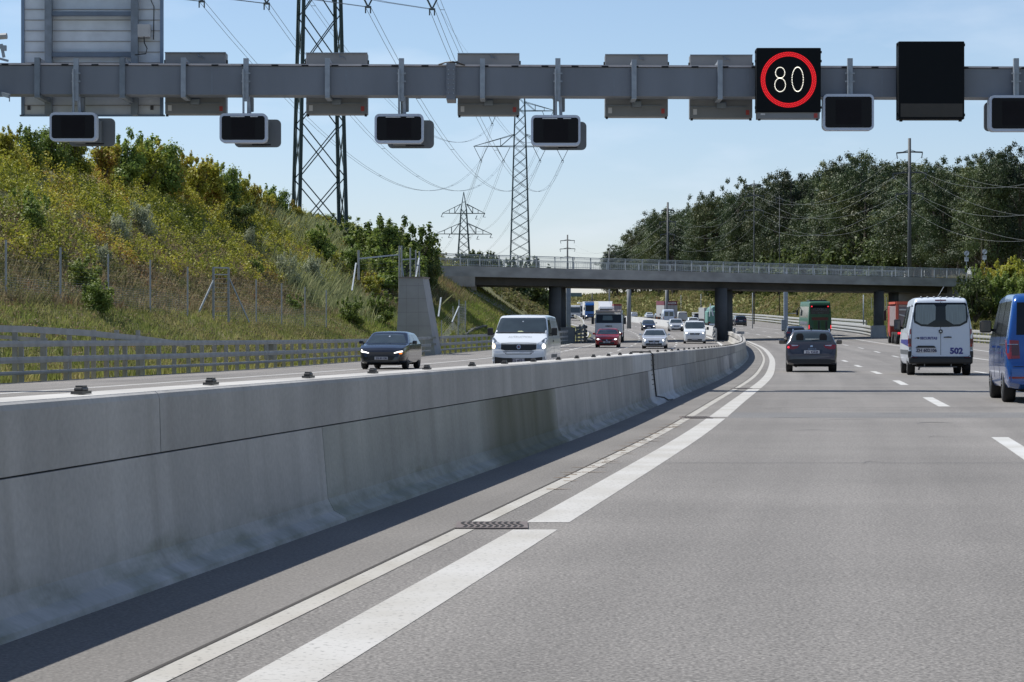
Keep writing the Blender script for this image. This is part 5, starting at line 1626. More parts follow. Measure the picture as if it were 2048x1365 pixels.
for sx in (-1, 1):
    t = b.patch('tail_light', [(sx * .925, 1.13), (sx * .72, 1.12), (sx * .70, .80), (sx * .90, .79), (sx * .93, .9)], 'rear', M_tail, root, cell=.06, off=.012)
    b.patch('dark_lens', [(sx * .84, 1.05), (sx * .72, 1.05), (sx * .71, .85), (sx * .84, .85)], 'rear', M_taild, t, off=.017)
    b.patch('lens_bar', [(sx * .91, 1.055), (sx * .73, 1.055), (sx * .73, 1.045), (sx * .91, 1.045)], 'rear', M_lamp, t, off=.02)
    b.patch('reflector', [(sx * .88, .475), (sx * .55, .475), (sx * .55, .445), (sx * .88, .44)], 'rear', M_tail, root, off=.014)
b.patch('badge', disc(0, 1.0, .07, 16), 'rear', M_chrome, root, off=.012)
plate(b, root, '', 0, .86, 'rear')
b.patch('bumper_edge', [(-.90, .66), (.90, .66), (.90, .648), (-.90, .648)], 'rear', M_seam, root, off=.003)
for face in ('left', 'right'):
    for a, c, sl_, sr in ((.30, 1.50, 0, .18), (1.60, 2.75, 0, 0), (2.85, L - 1.02, .62, 0)):
        b.patch('side_window', [(a, belt + .04), (c, belt + .04), (c - sl_, 1.83), (a + sr, 1.83)], face, M_glass, root, cell=.15, off=.005)
    b.patch('slide_rail', [(.42, 1.055), (1.55, 1.055), (1.55, 1.03), (.42, 1.03)], face, M_seam, root, cell=.3)
    for y_ in (1.55, 2.80): b.patch('door_gap', [(y_, .42), (y_ + .012, .42), (y_ + .012, 1.85), (y_, 1.85)], face, M_seam, root, cell=.12, off=.003)
    b.patch('door_handle', [(1.65, .98), (1.85, .98), (1.85, 1.02), (1.65, 1.02)], face, P_blue, root, off=.035)
    b.patch('door_handle', [(2.9, .98), (3.1, .98), (3.1, 1.02), (2.9, 1.02)], face, P_blue, root, off=.035)
    b.patch('fuel_flap', [(.9, .82), (1.05, .82), (1.05, .97), (.9, .97)], face, P_blue, root, off=.01)
mirrors(root, W, L - 1.32, 1.385, .22, .235, out=-.05, d=.14)
place(root, 9.72, 40.2, 1)

# --- white van coming towards us (front view)
L, W, H, belt, inset = 5.0, 1.96, 1.985, 1.18, .15
zt = [(0, .60), (.04, 1.2), (.10, 1.8), (.28, 1.95), (2, 1.985), (L - 1.60, 1.955), (L - 1.48, 1.92), (L - .70, 1.315), (L - .30, 1.13), (L - .12, 1.03), (L - .07, .96), (L - .05, .74), (L, .66)]
zb = [(0, .34), (.3, .24), (L - .3, .2), (L, .24)]
w = [(0, .90), (.1, .96), (.4, .98), (L - .9, .98), (L - .45, .965), (L - .2, .94), (L - .05, .90), (L, .84)]
b = Body(L, W, H, belt, inset, zt, zb, w, (.98, L - .93), .34)
root = empty('panel_van', label='white panel van with black grille coming towards us in the middle oncoming lane', cat='van')
b.make(P_white, root)
wheels(root, W, (.98, L - .93), .34, .22)
underbody(root, L, W)
gl = b.patch('windscreen', [(-.86, 1.335), (.86, 1.335), (.885, 1.40), (.785, 1.84), (.74, 1.875), (-.74, 1.875), (-.785, 1.84), (-.885, 1.40)], 'front', M_glassl, root, cell=.08)
b.patch('wiper', [(-.8, 1.345), (.75, 1.355), (.75, 1.37), (-.8, 1.365)], 'front', M_plas, gl, off=.02)
b.patch('dash_paper', [(-.10, 1.385), (.12, 1.385), (.10, 1.415), (-.02, 1.42)], 'front', M('paper_yellow', (.36, .40, .22), .7), gl, off=.010)
b.patch('mirror_base', disc(-.02, 1.74, .022, 10), 'front', M_lamp, gl, off=.012)
for sx in (-1, 1):
    t = b.patch('headlight', [(sx * .935, 1.245), (sx * .93, .92), (sx * .90, .80), (sx * .62, .79), (sx * .61, .98), (sx * .76, 1.07)], 'front', M_lamp, root, cell=.06)
    b.patch('dark_lens', [(sx * .925, 1.22), (sx * .925, 1.04), (sx * .80, 1.02), (sx * .76, 1.07)], 'front', M_lampd, t, off=.010)
    b.patch('lit_bulb', disc(sx * .85, .895, .055, 14, .085), 'front', M_litw if sx > 0 else M_lit, t, off=.014)
    b.patch('fog_light', disc(sx * .86, .45, .045, 12), 'front', M_lamp, root, off=.014)
b.patch('grille', [(-.605, 1.00), (-.3, 1.015), (.3, 1.015), (.605, 1.00), (.61, .79), (.45, .755), (-.45, .755), (-.61, .79)], 'front', M_plas, root, cell=.08)
b.patch('grille_bar', [(-.6, .765), (-.45, .738), (.45, .738), (.6, .765), (.45, .750), (-.45, .750)], 'front', M_chrome, root, off=.012)
b.patch('badge', disc(0, .875, .066, 20, .078), 'front', M_chrome, root, off=.016)
b.patch('badge', disc(0, .875, .047, 16, .056), 'front', M('badge_maroon', (.12, .05, .07), .4), root, off=.022)
b.patch('lower_grille', [(-.54, .715), (.54, .715), (.42, .625), (-.42, .625)], 'front', M_plas, root)
b.patch('bumper', [(-.88, .545), (-.5, .50), (.5, .50), (.88, .545), (.86, .26), (-.86, .26)], 'front', M_plas, root, cell=.08, off=.010)
plate(b, root, 'ZG 60315', 0, .42, 'front', .42, .125)
b.text('lettering', 'AUTRUCTION', .10, (.0, 1.215), 'front', M('decal_grey', (.30, .33, .35), .5), root, .0, .012, 1.25)
for face in ('left', 'right'):
    b.patch('side_window', [(L - 2.2, 1.24), (L - 1.0, 1.24), (L - 1.55, 1.80), (L - 2.2, 1.80)], face, M_glass, root, cell=.15)
    b.patch('side_panel', [(L - 3.9, 1.24), (L - 2.45, 1.24), (L - 2.45, 1.78), (L - 3.9, 1.78)], face, pt('white_shade', (.5, .54, .58)), root, cell=.3, off=.004)  # same white made darker, shade put into the panel colour
    b.patch('door_gap', [(L - 2.33, .4), (L - 2.318, .4), (L - 2.318, 1.85), (L - 2.33, 1.85)], face, M_seam, root, cell=.15, off=.003)
    b.patch('side_moulding', [(1.6, .62), (L - 1.5, .62), (L - 1.5, .50), (1.6, .50)], face, M('moulding_grey', (.10, .11, .12), .6), root, cell=.4)
    b.patch('door_handle', [(L - 2.25, 1.05), (L - 2.05, 1.05), (L - 2.05, 1.10), (L - 2.25, 1.10)], face, M_plas, root, off=.02)
mirrors(root, W, L - 1.15, 1.40, .20, .27, out=-.01)
place(root, .22, 77.0, -1, L=L)

# --- black hatchback coming towards us (front view)
L, W, H, belt, inset = 4.4, 1.82, 1.43, .94, .20
zt, zb, w = profile(L, H, belt, [(0, .58), (.05, .66), (.07, .93), (.14, 1.03), (.50, 1.31), (.78, 1.38)], .955, .74, 1.95, 1.12, W=W)
b = Body(L, W, H, belt, inset, zt, zb, w, (.80, L - .88), .325)
root = empty('car', label='black hatchback with slim lit headlights coming towards us beside the left verge', cat='car')
b.make(P_black, root)
wheels(root, W, (.80, L - .88), .325, .22, M_rimd)
underbody(root, L, W)
gl = b.patch('windscreen', [(-.72, .985), (.72, .985), (.76, 1.01), (.565, 1.31), (.3, 1.335), (-.3, 1.335), (-.565, 1.31), (-.76, 1.01)], 'front', M_glassl, root, cell=.08)
b.patch('toll_sticker', disc(-.05, 1.24, .03, 10), 'front', M_lamp, gl, off=.012)
for sx in (-1, 1):
    t = b.patch('headlight', [(sx * .80, .715), (sx * .79, .62), (sx * .55, .58), (sx * .45, .60), (sx * .56, .665)], 'front', M_lampd, root, cell=.06)
    b.patch('lit_strip', [(sx * .79, .70), (sx * .78, .655), (sx * .50, .60), (sx * .47, .62), (sx * .62, .67)], 'front', M_lit, t, off=.014, cell=.06)
b.patch('indicator', disc(-.72, .60, .05, 10, .03), 'front', M('indicator_orange', (1, .25, .04), emit=.8), root, off=.02)
b.patch('grille', [(-.50, .66), (.50, .66), (.56, .50), (.42, .34), (-.42, .34), (-.56, .50)], 'front', M_plas, root, cell=.08)
plate(b, root, 'ZG 81138', 0, .42, 'front', .50, .11)
b.patch('lower_grille', [(-.78, .34), (-.6, .36), (-.6, .26), (-.76, .26)], 'front', M_plas, root)
side_glass(b, root, .45, L - 1.42, belt, H, .34, .66, 2, M_glassl)
mirrors(root, W, L - 1.52, 1.02, .18, .13, P_black)
place(root, -4.93, 85.5, -1, L=L)

# --- the other cars
OFF = lambda Y, o: med(Y) + o
def at_px(px, Y): return (px - 1024) / FPX * Y
r_, b_ = car('dark car partly hidden behind the grey estate car', P_navy, at_px(1592, 199), 199, 1, 'hatch', lights=None)
car('bright red car with lit headlights in front of the white lorry', P_red, at_px(1213.5, 170), 170, -1, 'hatch', lights='on', plate_s='ZH 81', roofrails=True, W=1.82)
car('silver saloon coming towards us between the red car and white van', P_silver, at_px(1308, 163), 163, -1, 'saloon', lights='dim', plate_s='LU 2217')
car('white people van with oval black grille coming towards us by the median', P_white, at_px(1389.5, 195), 195, -1, 'van', lights='on')
car('dark saloon with bright lamps behind the silver saloon', P_navy, at_px(1298, 302), 302, -1, 'saloon', lights='on', detail=False)
car('white car half hidden behind the oval-grilled white van', P_silver, at_px(1353, 292), 292, -1, 'suv', lights='on', detail=False)
car('black off-roader driving away right of the middle bridge pillar', P_black, at_px(1482, 363), 363, 1, 'suv', lights='on', detail=False, plate_s='ZG', W=1.95, name='off_roader')
car('white car driving away, cut by the middle bridge pillar', P_white, at_px(1426, 330), 330, 1, 'hatch', lights='brake', detail=False)
r_, b_ = car('dark car with a roof box driving away beyond the median', P_navy, at_px(1396, 400), 400, 1, 'estate', lights=None, detail=False)
s = MB(); s.rbox((0, 2.0, 1.66), (.9, 1.8, .34), .1); s.build('roof_box', M_plas, r_)
car('white estate driving away just nearer than the roof-box car', P_white, at_px(1387, 352), 352, 1, 'estate', lights=None, detail=False)
car('pale minibus driving away right of the maroon lorry', pt('cream', (.52, .52, .50)), at_px(1365.5, 430), 430, 1, 'van', lights=None, detail=False)
car('small white car far off, left of the orange marker box', P_white, at_px(1300, 520), 520, 1, 'saloon', lights=None, detail=False)
car('small dark car far off, tucked beside the tall white van', P_navy, at_px(1319, 480), 480, 1, 'estate', lights=None, detail=False)
car('white car far off on the bend, right of the grey column', P_white, at_px(1269, 590), 590, 1, 'hatch', lights=None, detail=False)

# tall white van with rear windows
def tall_van(label, X, Y, paint):
    L, W, H = 6.0, 2.05, 2.6
    zt = [(0, .6), (.05, 2.2), (.12, 2.5), (.4, 2.58), (L - 2, 2.6), (L - .8, 1.4), (L - .2, 1.1), (L, .7)]
    b = Body(L, W, H, 1.5, .16, zt, [(0, .4), (L, .35)], [(0, .97), (.1, 1.02), (L - .5, 1.02), (L, .85)], (1.1, L - 1), .35)
    root = empty('delivery_van', label=label, cat='van'); b.make(paint, root, False)
    wheels(root, W, (1.1, L - 1), .35, .22, None, False, .03); underbody(root, L, W, .25, .5)
    for sx in (-1, 1):
        b.patch('rear_window', [(sx * .75, 1.45), (sx * .08, 1.45), (sx * .08, 2.2), (sx * .72, 2.2)], 'rear', M_glassl, root)
        b.patch('tail_light', [(sx * 1.0, 1.4), (sx * .9, 1.4), (sx * .9, .9), (sx * 1.0, .9)], 'rear', M_tail, root, off=.012)
    b.patch('door_gap', [(-.01, .6), (.01, .6), (.01, 2.45), (-.01, 2.45)], 'rear', M_seam, root)
    mirrors(root, W, L - 1.6, 1.7, .2, .35); place(root, X, Y, 1)
tall_van('tall white van with two rear windows driving away beyond the median', at_px(1338, 385), 385, pt('lilac_white', (.46, .52, .62)))

# --- lorries and the coach
def lorry_front(label, X, Y, cab, box=None, W=2.5, Hc=3.3, Hb=3.9, Lb=9.0, text=None, textc=None, visor=True, yaw=0, name='lorry', lit=True, spoiler=False, dark_low=False, wz=None):
    root = empty(name, label=label, cat='lorry')
    L = 2.3 + Lb
    s = MB()
    V = [(-W/2, L - 2.2, .55), (W/2, L - 2.2, .55), (W/2, L - .02, .55), (-W/2, L - .02, .55), (-W/2, L - 2.2, Hc), (W/2, L - 2.2, Hc), (W/2 - .06, L - .38, Hc), (-W/2 + .06, L - .38, Hc), (-W/2, L, 1.65), (W/2, L, 1.65), (W/2 - .04, L - .16, Hc - .45), (-W/2 + .04, L - .16, Hc - .45)]
    s.raw(V, [(3, 2, 1, 0), (4, 5, 6, 7), (0, 1, 5, 4), (2, 3, 8, 9), (9, 8, 11, 10), (10, 11, 7, 6), (1, 2, 9, 10, 6, 5), (3, 0, 4, 7, 11, 8)])
    c_ = s.build('cab', cab, root)
    bm = bmesh.new(); bm.from_mesh(c_.data); bmesh.ops.recalc_face_normals(bm, faces=bm.faces[:]); bmesh.ops.bevel(bm, geom=bm.edges[:], offset=.07, segments=2, affect='EDGES', profile=.5); bm.to_mesh(c_.data); bm.free()
    yf = lambda z: L + .012 - (.16 * (z - 1.65) / (Hc - 2.1) if z > 1.65 else 0)
    s = MB(); z0, z1 = wz or (Hc * .52, Hc - .48)
    s.poly([(-W/2 + .10, yf(z0) + .01, z0), (-W/2 + .13, yf(z1) + .01, z1), (W/2 - .13, yf(z1) + .01, z1), (W/2 - .10, yf(z0) + .01, z0)])
    s.poly([(-W/2 + .10, yf(z0) - .03, z0 - .01), (W/2 - .10, yf(z0) - .03, z0 - .01), (W/2 - .13, yf(z1) - .03, z1 + .01), (-W/2 + .13, yf(z1) - .03, z1 + .01)])
    gl = s.build('windscreen', M_glassl if not dark_low else M_glass, root)
    if visor:
        s = MB(); s.rbox((0, L + .10, z1 + .10), (W - .15, .35, .14), .03); s.build('sun_visor', cab, root)
    s = MB(); s.box((0, L + .01, .66), (W - .1, .06, .34)); s.box((0, L + .01, 1.15), (W * .5, .03, .28)); s.build('grille', M_plas, root)
    for sx in (-1, 1):
        s = MB(); s.rbox((sx * (W/2 - .25), L + .02, .92), (.40, .08, .22), .03); t = s.build('headlight', M_lamp, root)
        if lit:
            s = MB(); s.cone((sx * (W/2 - .27), L + .05, .92), (sx * (W/2 - .27), L + .075, .92), .10, .09, 12); s.build('lit_bulb', M_lit, t)
        s = MB(); s.rbox((sx * (W/2 + .20), L - .1, Hc * .68), (.24, .12, .62), .04); s.bar((sx * (W/2 - .05), L - .2, Hc - .3), (sx * (W/2 + .2), L - .1, Hc * .8), .05); s.build('mirror', M_plas, root)
    if text:
        v, f, w_ = text_geo(text, .20, .006)
        s = MB(); s.raw([(-a, L + .03, 1.53 + z * .95) for a, z in v], f); s.build('lettering', textc or M_plas, root)
    s = MB(); s.rbox((0, L / 2 - .9, .72), (W * .4, L - 1.9, .3), .04); s.build('chassis', M_under, root)
    if box:
        s = MB(); s.rbox((0, Lb / 2 - .1, (Hb + 1.05) / 2), (W, Lb, Hb - 1.05), .05); s.build('box_body', box, root)
    if spoiler:
        s = MB(); V = [(-W*.42, L - .5, Hc), (W*.42, L - .5, Hc), (W/2, L - 2.0, Hc), (-W/2, L - 2.0, Hc), (-W/2, L - 2.0, Hb), (W/2, L - 2.0, Hb)]
        s.raw(V, [(0, 1, 5, 4), (0, 4, 3), (1, 2, 5), (3, 4, 5, 2), (0, 3, 2, 1)]); s.build('wind_deflector', cab, root)
    wheels(root, W, (L - 1.3, 1.2, 2.5) if Lb > 5 else (L - 1.3, 1.2), .5, .30, M_rimd, False)
    place(root, X, Y, -1, L=L, yaw=yaw)
    return root, L
P_trk = pt('truck_white', (.55, .57, .60), 0, .4, .4)
root, L = lorry_front('white tipper lorry with black windscreen behind the red car', at_px(1217.5, 202), 202, P_trk, None, 2.45, 2.95, 3.3, 6.0, 'KIBAG', visor=False, dark_low=True, wz=(1.80, 2.56))
s = MB(); s.rbox((0, L - .1, 2.86), (2.35, .30, .20), .06); s.build('sun_visor', M('visor_beige', (.42, .36, .33), .6), root)
s = MB(); s.rbox((0, 3.0, 1.75), (2.40, 5.4, 1.5), .08); s.box((0, 5.75, 2.5), (2.2, .1, .4)); s.build('tipper_body', M('tipper_grey', (.13, .14, .13), .7), root)
s = MB(); s.poly([(-.35, L + .004, 2.05), (.55, L + .004, 2.05), (.5, L - .09, 2.45), (-.3, L - .09, 2.45)]); s.build('windscreen_reflection', M('reflection_tint', (.11, .15, .15), .1), root)  # reflection painted as a paler panel over the windscreen
lorry_front('blue lorry cab coming towards us far beyond the bridge', at_px(1181.5, 500), 500, pt('truck_blue', (.01, .13, .42), .1), M('box_white', (.6, .6, .6), .5), 2.5, 3.7, 4.1, 10, dark_low=True, yaw=.02)
lorry_front('white lorry with a wind deflector above the white tipper lorry', at_px(1212.5, 400), 400, P_trk, M('box_cream', (.58, .54, .42), .5), 2.5, 3.2, 4.1, 9, spoiler=True, dark_low=True, yaw=-.03)
lorry_front('pale lorry half hidden by the blue lorry', at_px(1167, 540), 540, P_trk, M('box_white', (.6, .6, .6), .5), 2.5, 3.5, 4.0, 9, yaw=.05)
lorry_front('white coach-like lorry behind the far gantry leg', at_px(1149, 470), 470, P_trk, M('box_yellow', (.52, .40, .10), .5), 2.5, 3.3, 3.6, 9, yaw=.06)

# box trailers driving away
def box_rear(label, X, Y, W, H, L, c_box, c_top=None, text=None, name='lorry', toph=.75, yaw=0):
    root = empty(name, label=label, cat='lorry')
    s = MB(); s.rbox((0, L / 2, (H + 1.0) / 2), (W, L, H - 1.0), .05); s.build('box_body', c_box, root)
    s = MB(); s.box((0, -.01, (H + 1.05) / 2), (.02, .02, H - 1.15)); s.box((-W * .24, -.02, H / 2 + .4), (.03, .02, H - 1.3)); s.box((W * .24, -.02, H / 2 + .4), (.03, .02, H - 1.3)); s.build('door_gap', M_seam, root)
    if c_top:
        s = MB(); s.box((0, -.015, H - toph / 2), (W - .02, .03, toph)); s.box((-W / 2 - .01, L / 2, H - toph / 2), (.03, L - .1, toph)); t = s.build('coloured_band', c_top, root)
        if text:
            v, f, w_ = text_geo(text, .50, .01); s = MB(); s.raw([(a, -.04, H - toph / 2 + z) for a, z in v], f); s.build('lettering', M('letter_white', (.65, .65, .65), .6), t)
    s = MB(); s.box((0, .1, .8), (W, .2, .25)); s.box((0, L / 2, .75), (W * .5, L - .5, .3)); s.build('chassis', M_under, root)
    for sx in (-1, 1):
        s = MB(); s.box((sx * (W/2 - .25), -.02, .8), (.4, .04, .15)); s.build('tail_light', M_tail, root)
    wheels(root, W, (1.2, 2.5, L - 1.5), .48, .3, M_rimd, False)
    place(root, X, Y, 1, yaw=yaw)
    return root
box_rear('maroon and white box lorry with white lettering driving away', at_px(1341.5, 420), 420, 2.5, 4.0, 9, M('box_grey', (.33, .33, .33), .6), M('band_maroon', (.13, .012, .03), .5), 'PLANZER', yaw=-.08)
box_rear('pale lorry with a red stripe seen right of the white deflector lorry', at_px(1235.5, 640), 640, 2.3, 3.7, 8, M('box_lilac', (.30, .27, .30), .6), M('band_red', (.28, .05, .05), .5), toph=.5)
box_rear('small grey box lorry left of the middle bridge pillar', at_px(1417, 380), 380, 1.5, 2.9, 5, M('box_pale', (.34, .35, .35), .6), yaw=-.10)

# green mixer behind the pillar
root = empty('mixer_lorry', label='green lorry with white ladder, peeping out left of the middle bridge pillar', cat='lorry')
s = MB(); s.rbox((0, 3.0, 1.7), (2.3, 5.0, 1.7), .15); s.build('body', M('lorry_green', (.12, .26, .22), .6), root)
s = MB(); s.cone((0, .8, 2.6), (0, 4.5, 2.2), .6, 1.15, 14); s.build('drum', M('drum_green', (.10, .20, .18), .6), root)
s = MB(); s.bar((-.9, -.1, 1.8), (-.75, .1, 3.6), .14, n=8); s.bar((-.4, -.1, 1.9), (-.6, .1, 2.9), .2, n=8); s.build('ladder', M('box_white', (.6, .6, .6), .5), root)
for sx in (-1, 1):
    s = MB(); s.box((sx * .9, .46, 1.0), (.3, .06, .15)); s.build('tail_light', M_tail, root)
wheels(root, 2.4, (1.0, 2.3, 5.0), .48, .3, M_rimd, False)
place(root, at_px(1432, 310), 310, 1)

# green coach
L, W, H = 12.5, 2.52, 3.72
b = Body(L, W, H, 2.0, .10, [(0, .8), (.04, 1.2), (.08, 3.0), (.16, 3.5), (.3, 3.66), (.6, 3.72), (L - .8, 3.7), (L - .15, 3.3), (L, 1.0)], [(0, .45), (.4, .35), (L, .33)],
         [(0, 1.18), (.06, 1.22), (.2, 1.255), (L - .4, 1.25), (L, 1.1)], (2.6, L - 2.8), .48)
root = empty('coach', label='dark green coach with red upper lamps driving ahead under the bridge', cat='coach')
P_coach = pt('coach_green', (.012, .085, .042), 0, .5, .15)
b.make(P_coach, root)
wheels(root, W, (2.6, L - 2.8), .48, .30, None, False)
underbody(root, L, W, .3, .6)
gl = b.patch('rear_window', [(-1.0, 2.35), (1.0, 2.35), (1.02, 2.6), (1.0, 3.30), (-1.0, 3.30), (-1.02, 2.6)], 'rear', M_glass, root, cell=.15)
b.text('lettering', 'FLIXBUS', .40, (.05, 2.86), 'rear', M('decal_teal', (.09, .11, .13), .5), gl, .006, .02)
b.text('lettering', 'SETRA', .13, (.1, 2.48), 'rear', M('decal_teal', (.09, .11, .13), .5), gl, .004, .02, 1.8)
b.text('lettering', '1.0', .22, (-.72, 2.50), 'rear', M('decal_teal', (.09, .11, .13), .5), gl, .004, .02)
b.patch('banner', [(-.90, 1.68), (.90, 1.68), (.90, 2.0), (-.90, 2.0)], 'rear', M('banner_red', (.10, .03, .025), .5), root)
for x in (-.50, .30): b.patch('vent_panel', [(x - .20, .70), (x + .20, .70), (x + .20, 1.60), (x - .20, 1.60)], 'rear', M('panel_green', (.02, .075, .025), .5), root)
for x in (-.12, .68): b.patch('vent_panel', [(x - .10, .70), (x + .10, .70), (x + .10, 1.60), (x - .10, 1.60)], 'rear', M_plas, root)
for sx in (-1, 1):
    t = b.patch('upper_lamp', disc(sx * .88, 3.17, .11, 12), 'rear', M_tail, root, off=.014)
    b.patch('lit_bulb', disc(sx * .88, 3.17, .07, 12), 'rear', M_tail_lit, t or root, off=.022)
    t = b.patch('tail_light', [(sx * 1.22, 1.25), (sx * 1.12, 1.25), (sx * 1.12, .55), (sx * 1.22, .55)], 'rear', M_tail, root, off=.014)
    b.patch('lit_bulb', [(sx * 1.20, 1.15), (sx * 1.14, 1.15), (sx * 1.14, .75), (sx * 1.20, .75)], 'rear', M_tail_lit, t or root, off=.022)
    s = MB(); s.rbox((sx * 1.45, L - .2, 2.45), (.22, .25, .62), .05); s.bar((sx * 1.2, L - .1, 3.1), (sx * 1.45, L - .2, 2.7), .07); s.build('mirror', M_plas, root)
for face in ('left', 'right'):
    for k in range(7): b.patch('side_window', [(.7 + 1.6 * k, 1.95), (2.2 + 1.6 * k, 1.95), (2.2 + 1.6 * k, 3.15), (.7 + 1.6 * k, 3.15)], face, M_glassl, root, cell=.6)
    b.patch('luggage_flap', [(1.0, .6), (11.0, .6), (11.0, 1.5), (1.0, 1.5)], face, pt('coach_side', (.12, .13, .14)), root, cell=.8)
s = MB(); s.rbox((0, 4.0, 3.80), (1.9, 3.2, .18), .06); s.build('roof_unit', M_plas, root)
b.patch('bumper', [(-1.1, .62), (1.1, .62), (1.1, .47), (-1.1, .47)], 'rear', M_plas, root)
place(root, at_px(1640, 246), 246, 1)

# red-framed tipper on the slip lane, mostly hidden by the white van
root = empty('tipper_lorry', label='grey tipper lorry with a red frame, left of the white security van', cat='lorry')
s = MB(); s.rbox((0, 4.0, 2.35), (2.45, 6.4, 1.75), .08); s.build('tipper_body', M('tipper_grey2', (.24, .20, .20), .7), root)
s = MB()
s.bar((-1.22, .75, 3.46), (1.22, .75, 3.46), .22, .26); s.bar((-1.26, .9, 3.47), (-1.26, 7.0, 3.47), .12, .20); s.bar((1.26, .9, 3.47), (1.26, 7.0, 3.47), .12, .20)
s.bar((-1.18, .72, 1.3), (-1.18, .72, 3.3), .22, .2); s.bar((1.18, .72, 1.3), (1.18, .72, 3.3), .22, .2); s.build('red_frame', M('frame_red', (.50, .09, .05), .5), root)
s = MB(); s.bar((-1.0, .70, 2.9), (1.0, .70, 2.9), .12); s.bar((-1.0, .70, 2.5), (1.0, .70, 1.9), .10); s.build('tailgate_bar', M('bar_white', (.55, .55, .53), .6), root)
s = MB(); s.rbox((0, 8.4, 1.9), (2.4, 2.0, 2.7), .1); s.build('cab', M('cab_red', (.36, .05, .04), .5), root)
s = MB(); s.box((0, 4, .95), (1.2, 7, .5)); s.box((0, .65, .9), (2.3, .1, .2)); s.build('chassis', M_under, root)
s = MB(); s.rbox((-1.45, 9.2, 2.4), (.22, .2, .9), .05); s.bar((-1.2, 9.2, 3.0), (-1.45, 9.2, 2.8), .06); s.build('mirror', M_plas, root)
for sx in (-1, 1):
    s = MB(); s.box((sx * .95, .58, .92), (.35, .04, .16)); s.build('tail_light', M_tail_lit if sx < 0 else M_tail, root)
wheels(root, 2.5, (1.4, 2.75, 5.2, 8.4), .50, .32, M_rim, False)
place(root, at_px(1824, 190), 190, 1)
# ------------------------------------------------------------------ pylons, poles, wires
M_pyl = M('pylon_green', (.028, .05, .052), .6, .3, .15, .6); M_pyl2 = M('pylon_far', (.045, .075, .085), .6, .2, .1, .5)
M_wire = M('conductor', (.10, .12, .14), .5, .4); M_ins = M('insulator', (.04, .06, .07), .4)
def pylon(label, X, Y, zb, side0, side1, ztop, arms, rot, leg, brace, panel, mat, peak=4.0, group='lattice pylons'):
    """arms: (z, half span, chord height). Built in metres round the base point."""
    e = empty('lattice_pylon', (X, Y, zb), rot, label, 'pylon', group)
    H = ztop - zb
    wd = lambda z: side0 + (side1 - side0) * min(1, z / H)
    cs = ((-1, -1), (1, -1), (1, 1), (-1, 1))
    pt_ = lambda k, z: Vector((cs[k][0] * wd(z) / 2, cs[k][1] * wd(z) / 2, z))
    for k in range(4):
        s = MB(); s.bar(pt_(k, -1.5), pt_(k, H), leg, leg); s.build('leg', mat, e)
    s = MB(); z = 0.0
    n = max(3, int(round(H / panel)))
    for i in range(n):
        z0, z1 = H * i / n, H * (i + 1) / n
        for k in range(4):
            j = (k + 1) % 4
            s.bar(pt_(k, z0), pt_(j, z1), brace); s.bar(pt_(j, z0), pt_(k, z1), brace)
    for a in arms:
        for k in range(4): s.bar(pt_(k, a[0] - zb), pt_((k + 1) % 4, a[0] - zb), brace * 1.3)
    s.build('bracing', mat, e)
    for z, span, ch in arms:
        s = MB(); z -= zb
        for sx in (-1, 1):
            tip = Vector((sx * span, 0, z))
            w2 = wd(z) / 2
            for sy in (-1, 1):
                a, b_ = Vector((sx * w2, sy * w2, z)), Vector((sx * w2, sy * w2, z + ch))
                s.bar(a, tip, brace * 1.5); s.bar(b_, tip, brace * 1.2)
                for q in (.33, .62):
                    p = a.lerp(tip, q); s.bar(p, b_.lerp(tip, q), brace)
                s.bar(a.lerp(tip, .33), b_, brace)
        s.build('crossarm', mat, e)
    if peak:
        s = MB(); tip = Vector((0, 0, H + peak))
        for k in range(4): s.bar(pt_(k, H), tip, brace * 1.5)
        for k in range(4): s.bar(pt_(k, H).lerp(tip, .4), pt_((k + 1) % 4, H).lerp(tip, .4), brace)
        s.build('peak', mat, e)
    return e
def vstring(s, x, z, w=1.55, drop=3.1, fat=.12):
    s.bar((x - w, 0, z), (x, 0, z - drop), fat); s.bar((x + w, 0, z), (x, 0, z - drop), fat)
    s.bar((x - .25, 0, z - drop), (x + .25, 0, z - drop), fat * 1.3); s.bar((x - .2, 0, z - drop), (x - .2, 0, z - drop - .5), fat * .8); s.bar((x + .2, 0, z - drop), (x + .2, 0, z - drop - .5), fat * .8)
Y1, Y2 = 180.0, 522.0
X1, X2 = s_(639, Y1), s_(1040, Y2)
Z1, Z2 = 27.6, 42.1                        # clamps of the lower conductors
p1 = pylon('nearest dark lattice pylon rising out of the picture behind the gantry', X1, Y1, ground(X1, Y1) - .2, 3.75, 2.2, 44, [(30.6, 10.8, 2.4), (39.5, 8.4, 2.2)], R(13.3), .27, .085, 4.3, M_pyl)
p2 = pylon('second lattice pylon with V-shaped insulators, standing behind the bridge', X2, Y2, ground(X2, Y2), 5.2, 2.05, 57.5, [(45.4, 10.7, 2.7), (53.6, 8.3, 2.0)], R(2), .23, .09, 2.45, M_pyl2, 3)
X3 = s_(927.5, 560)
p3 = pylon('small far lattice pylon with two crossarms, left of the second pylon', X3, 560, ground(X3, 560), 4.6, 1.3, 33.2, [(27.0, 7.0, 2.6), (32.1, 5.3, 2.3)], R(6), .20, .10, 1.9, M_pyl2, 4.2)
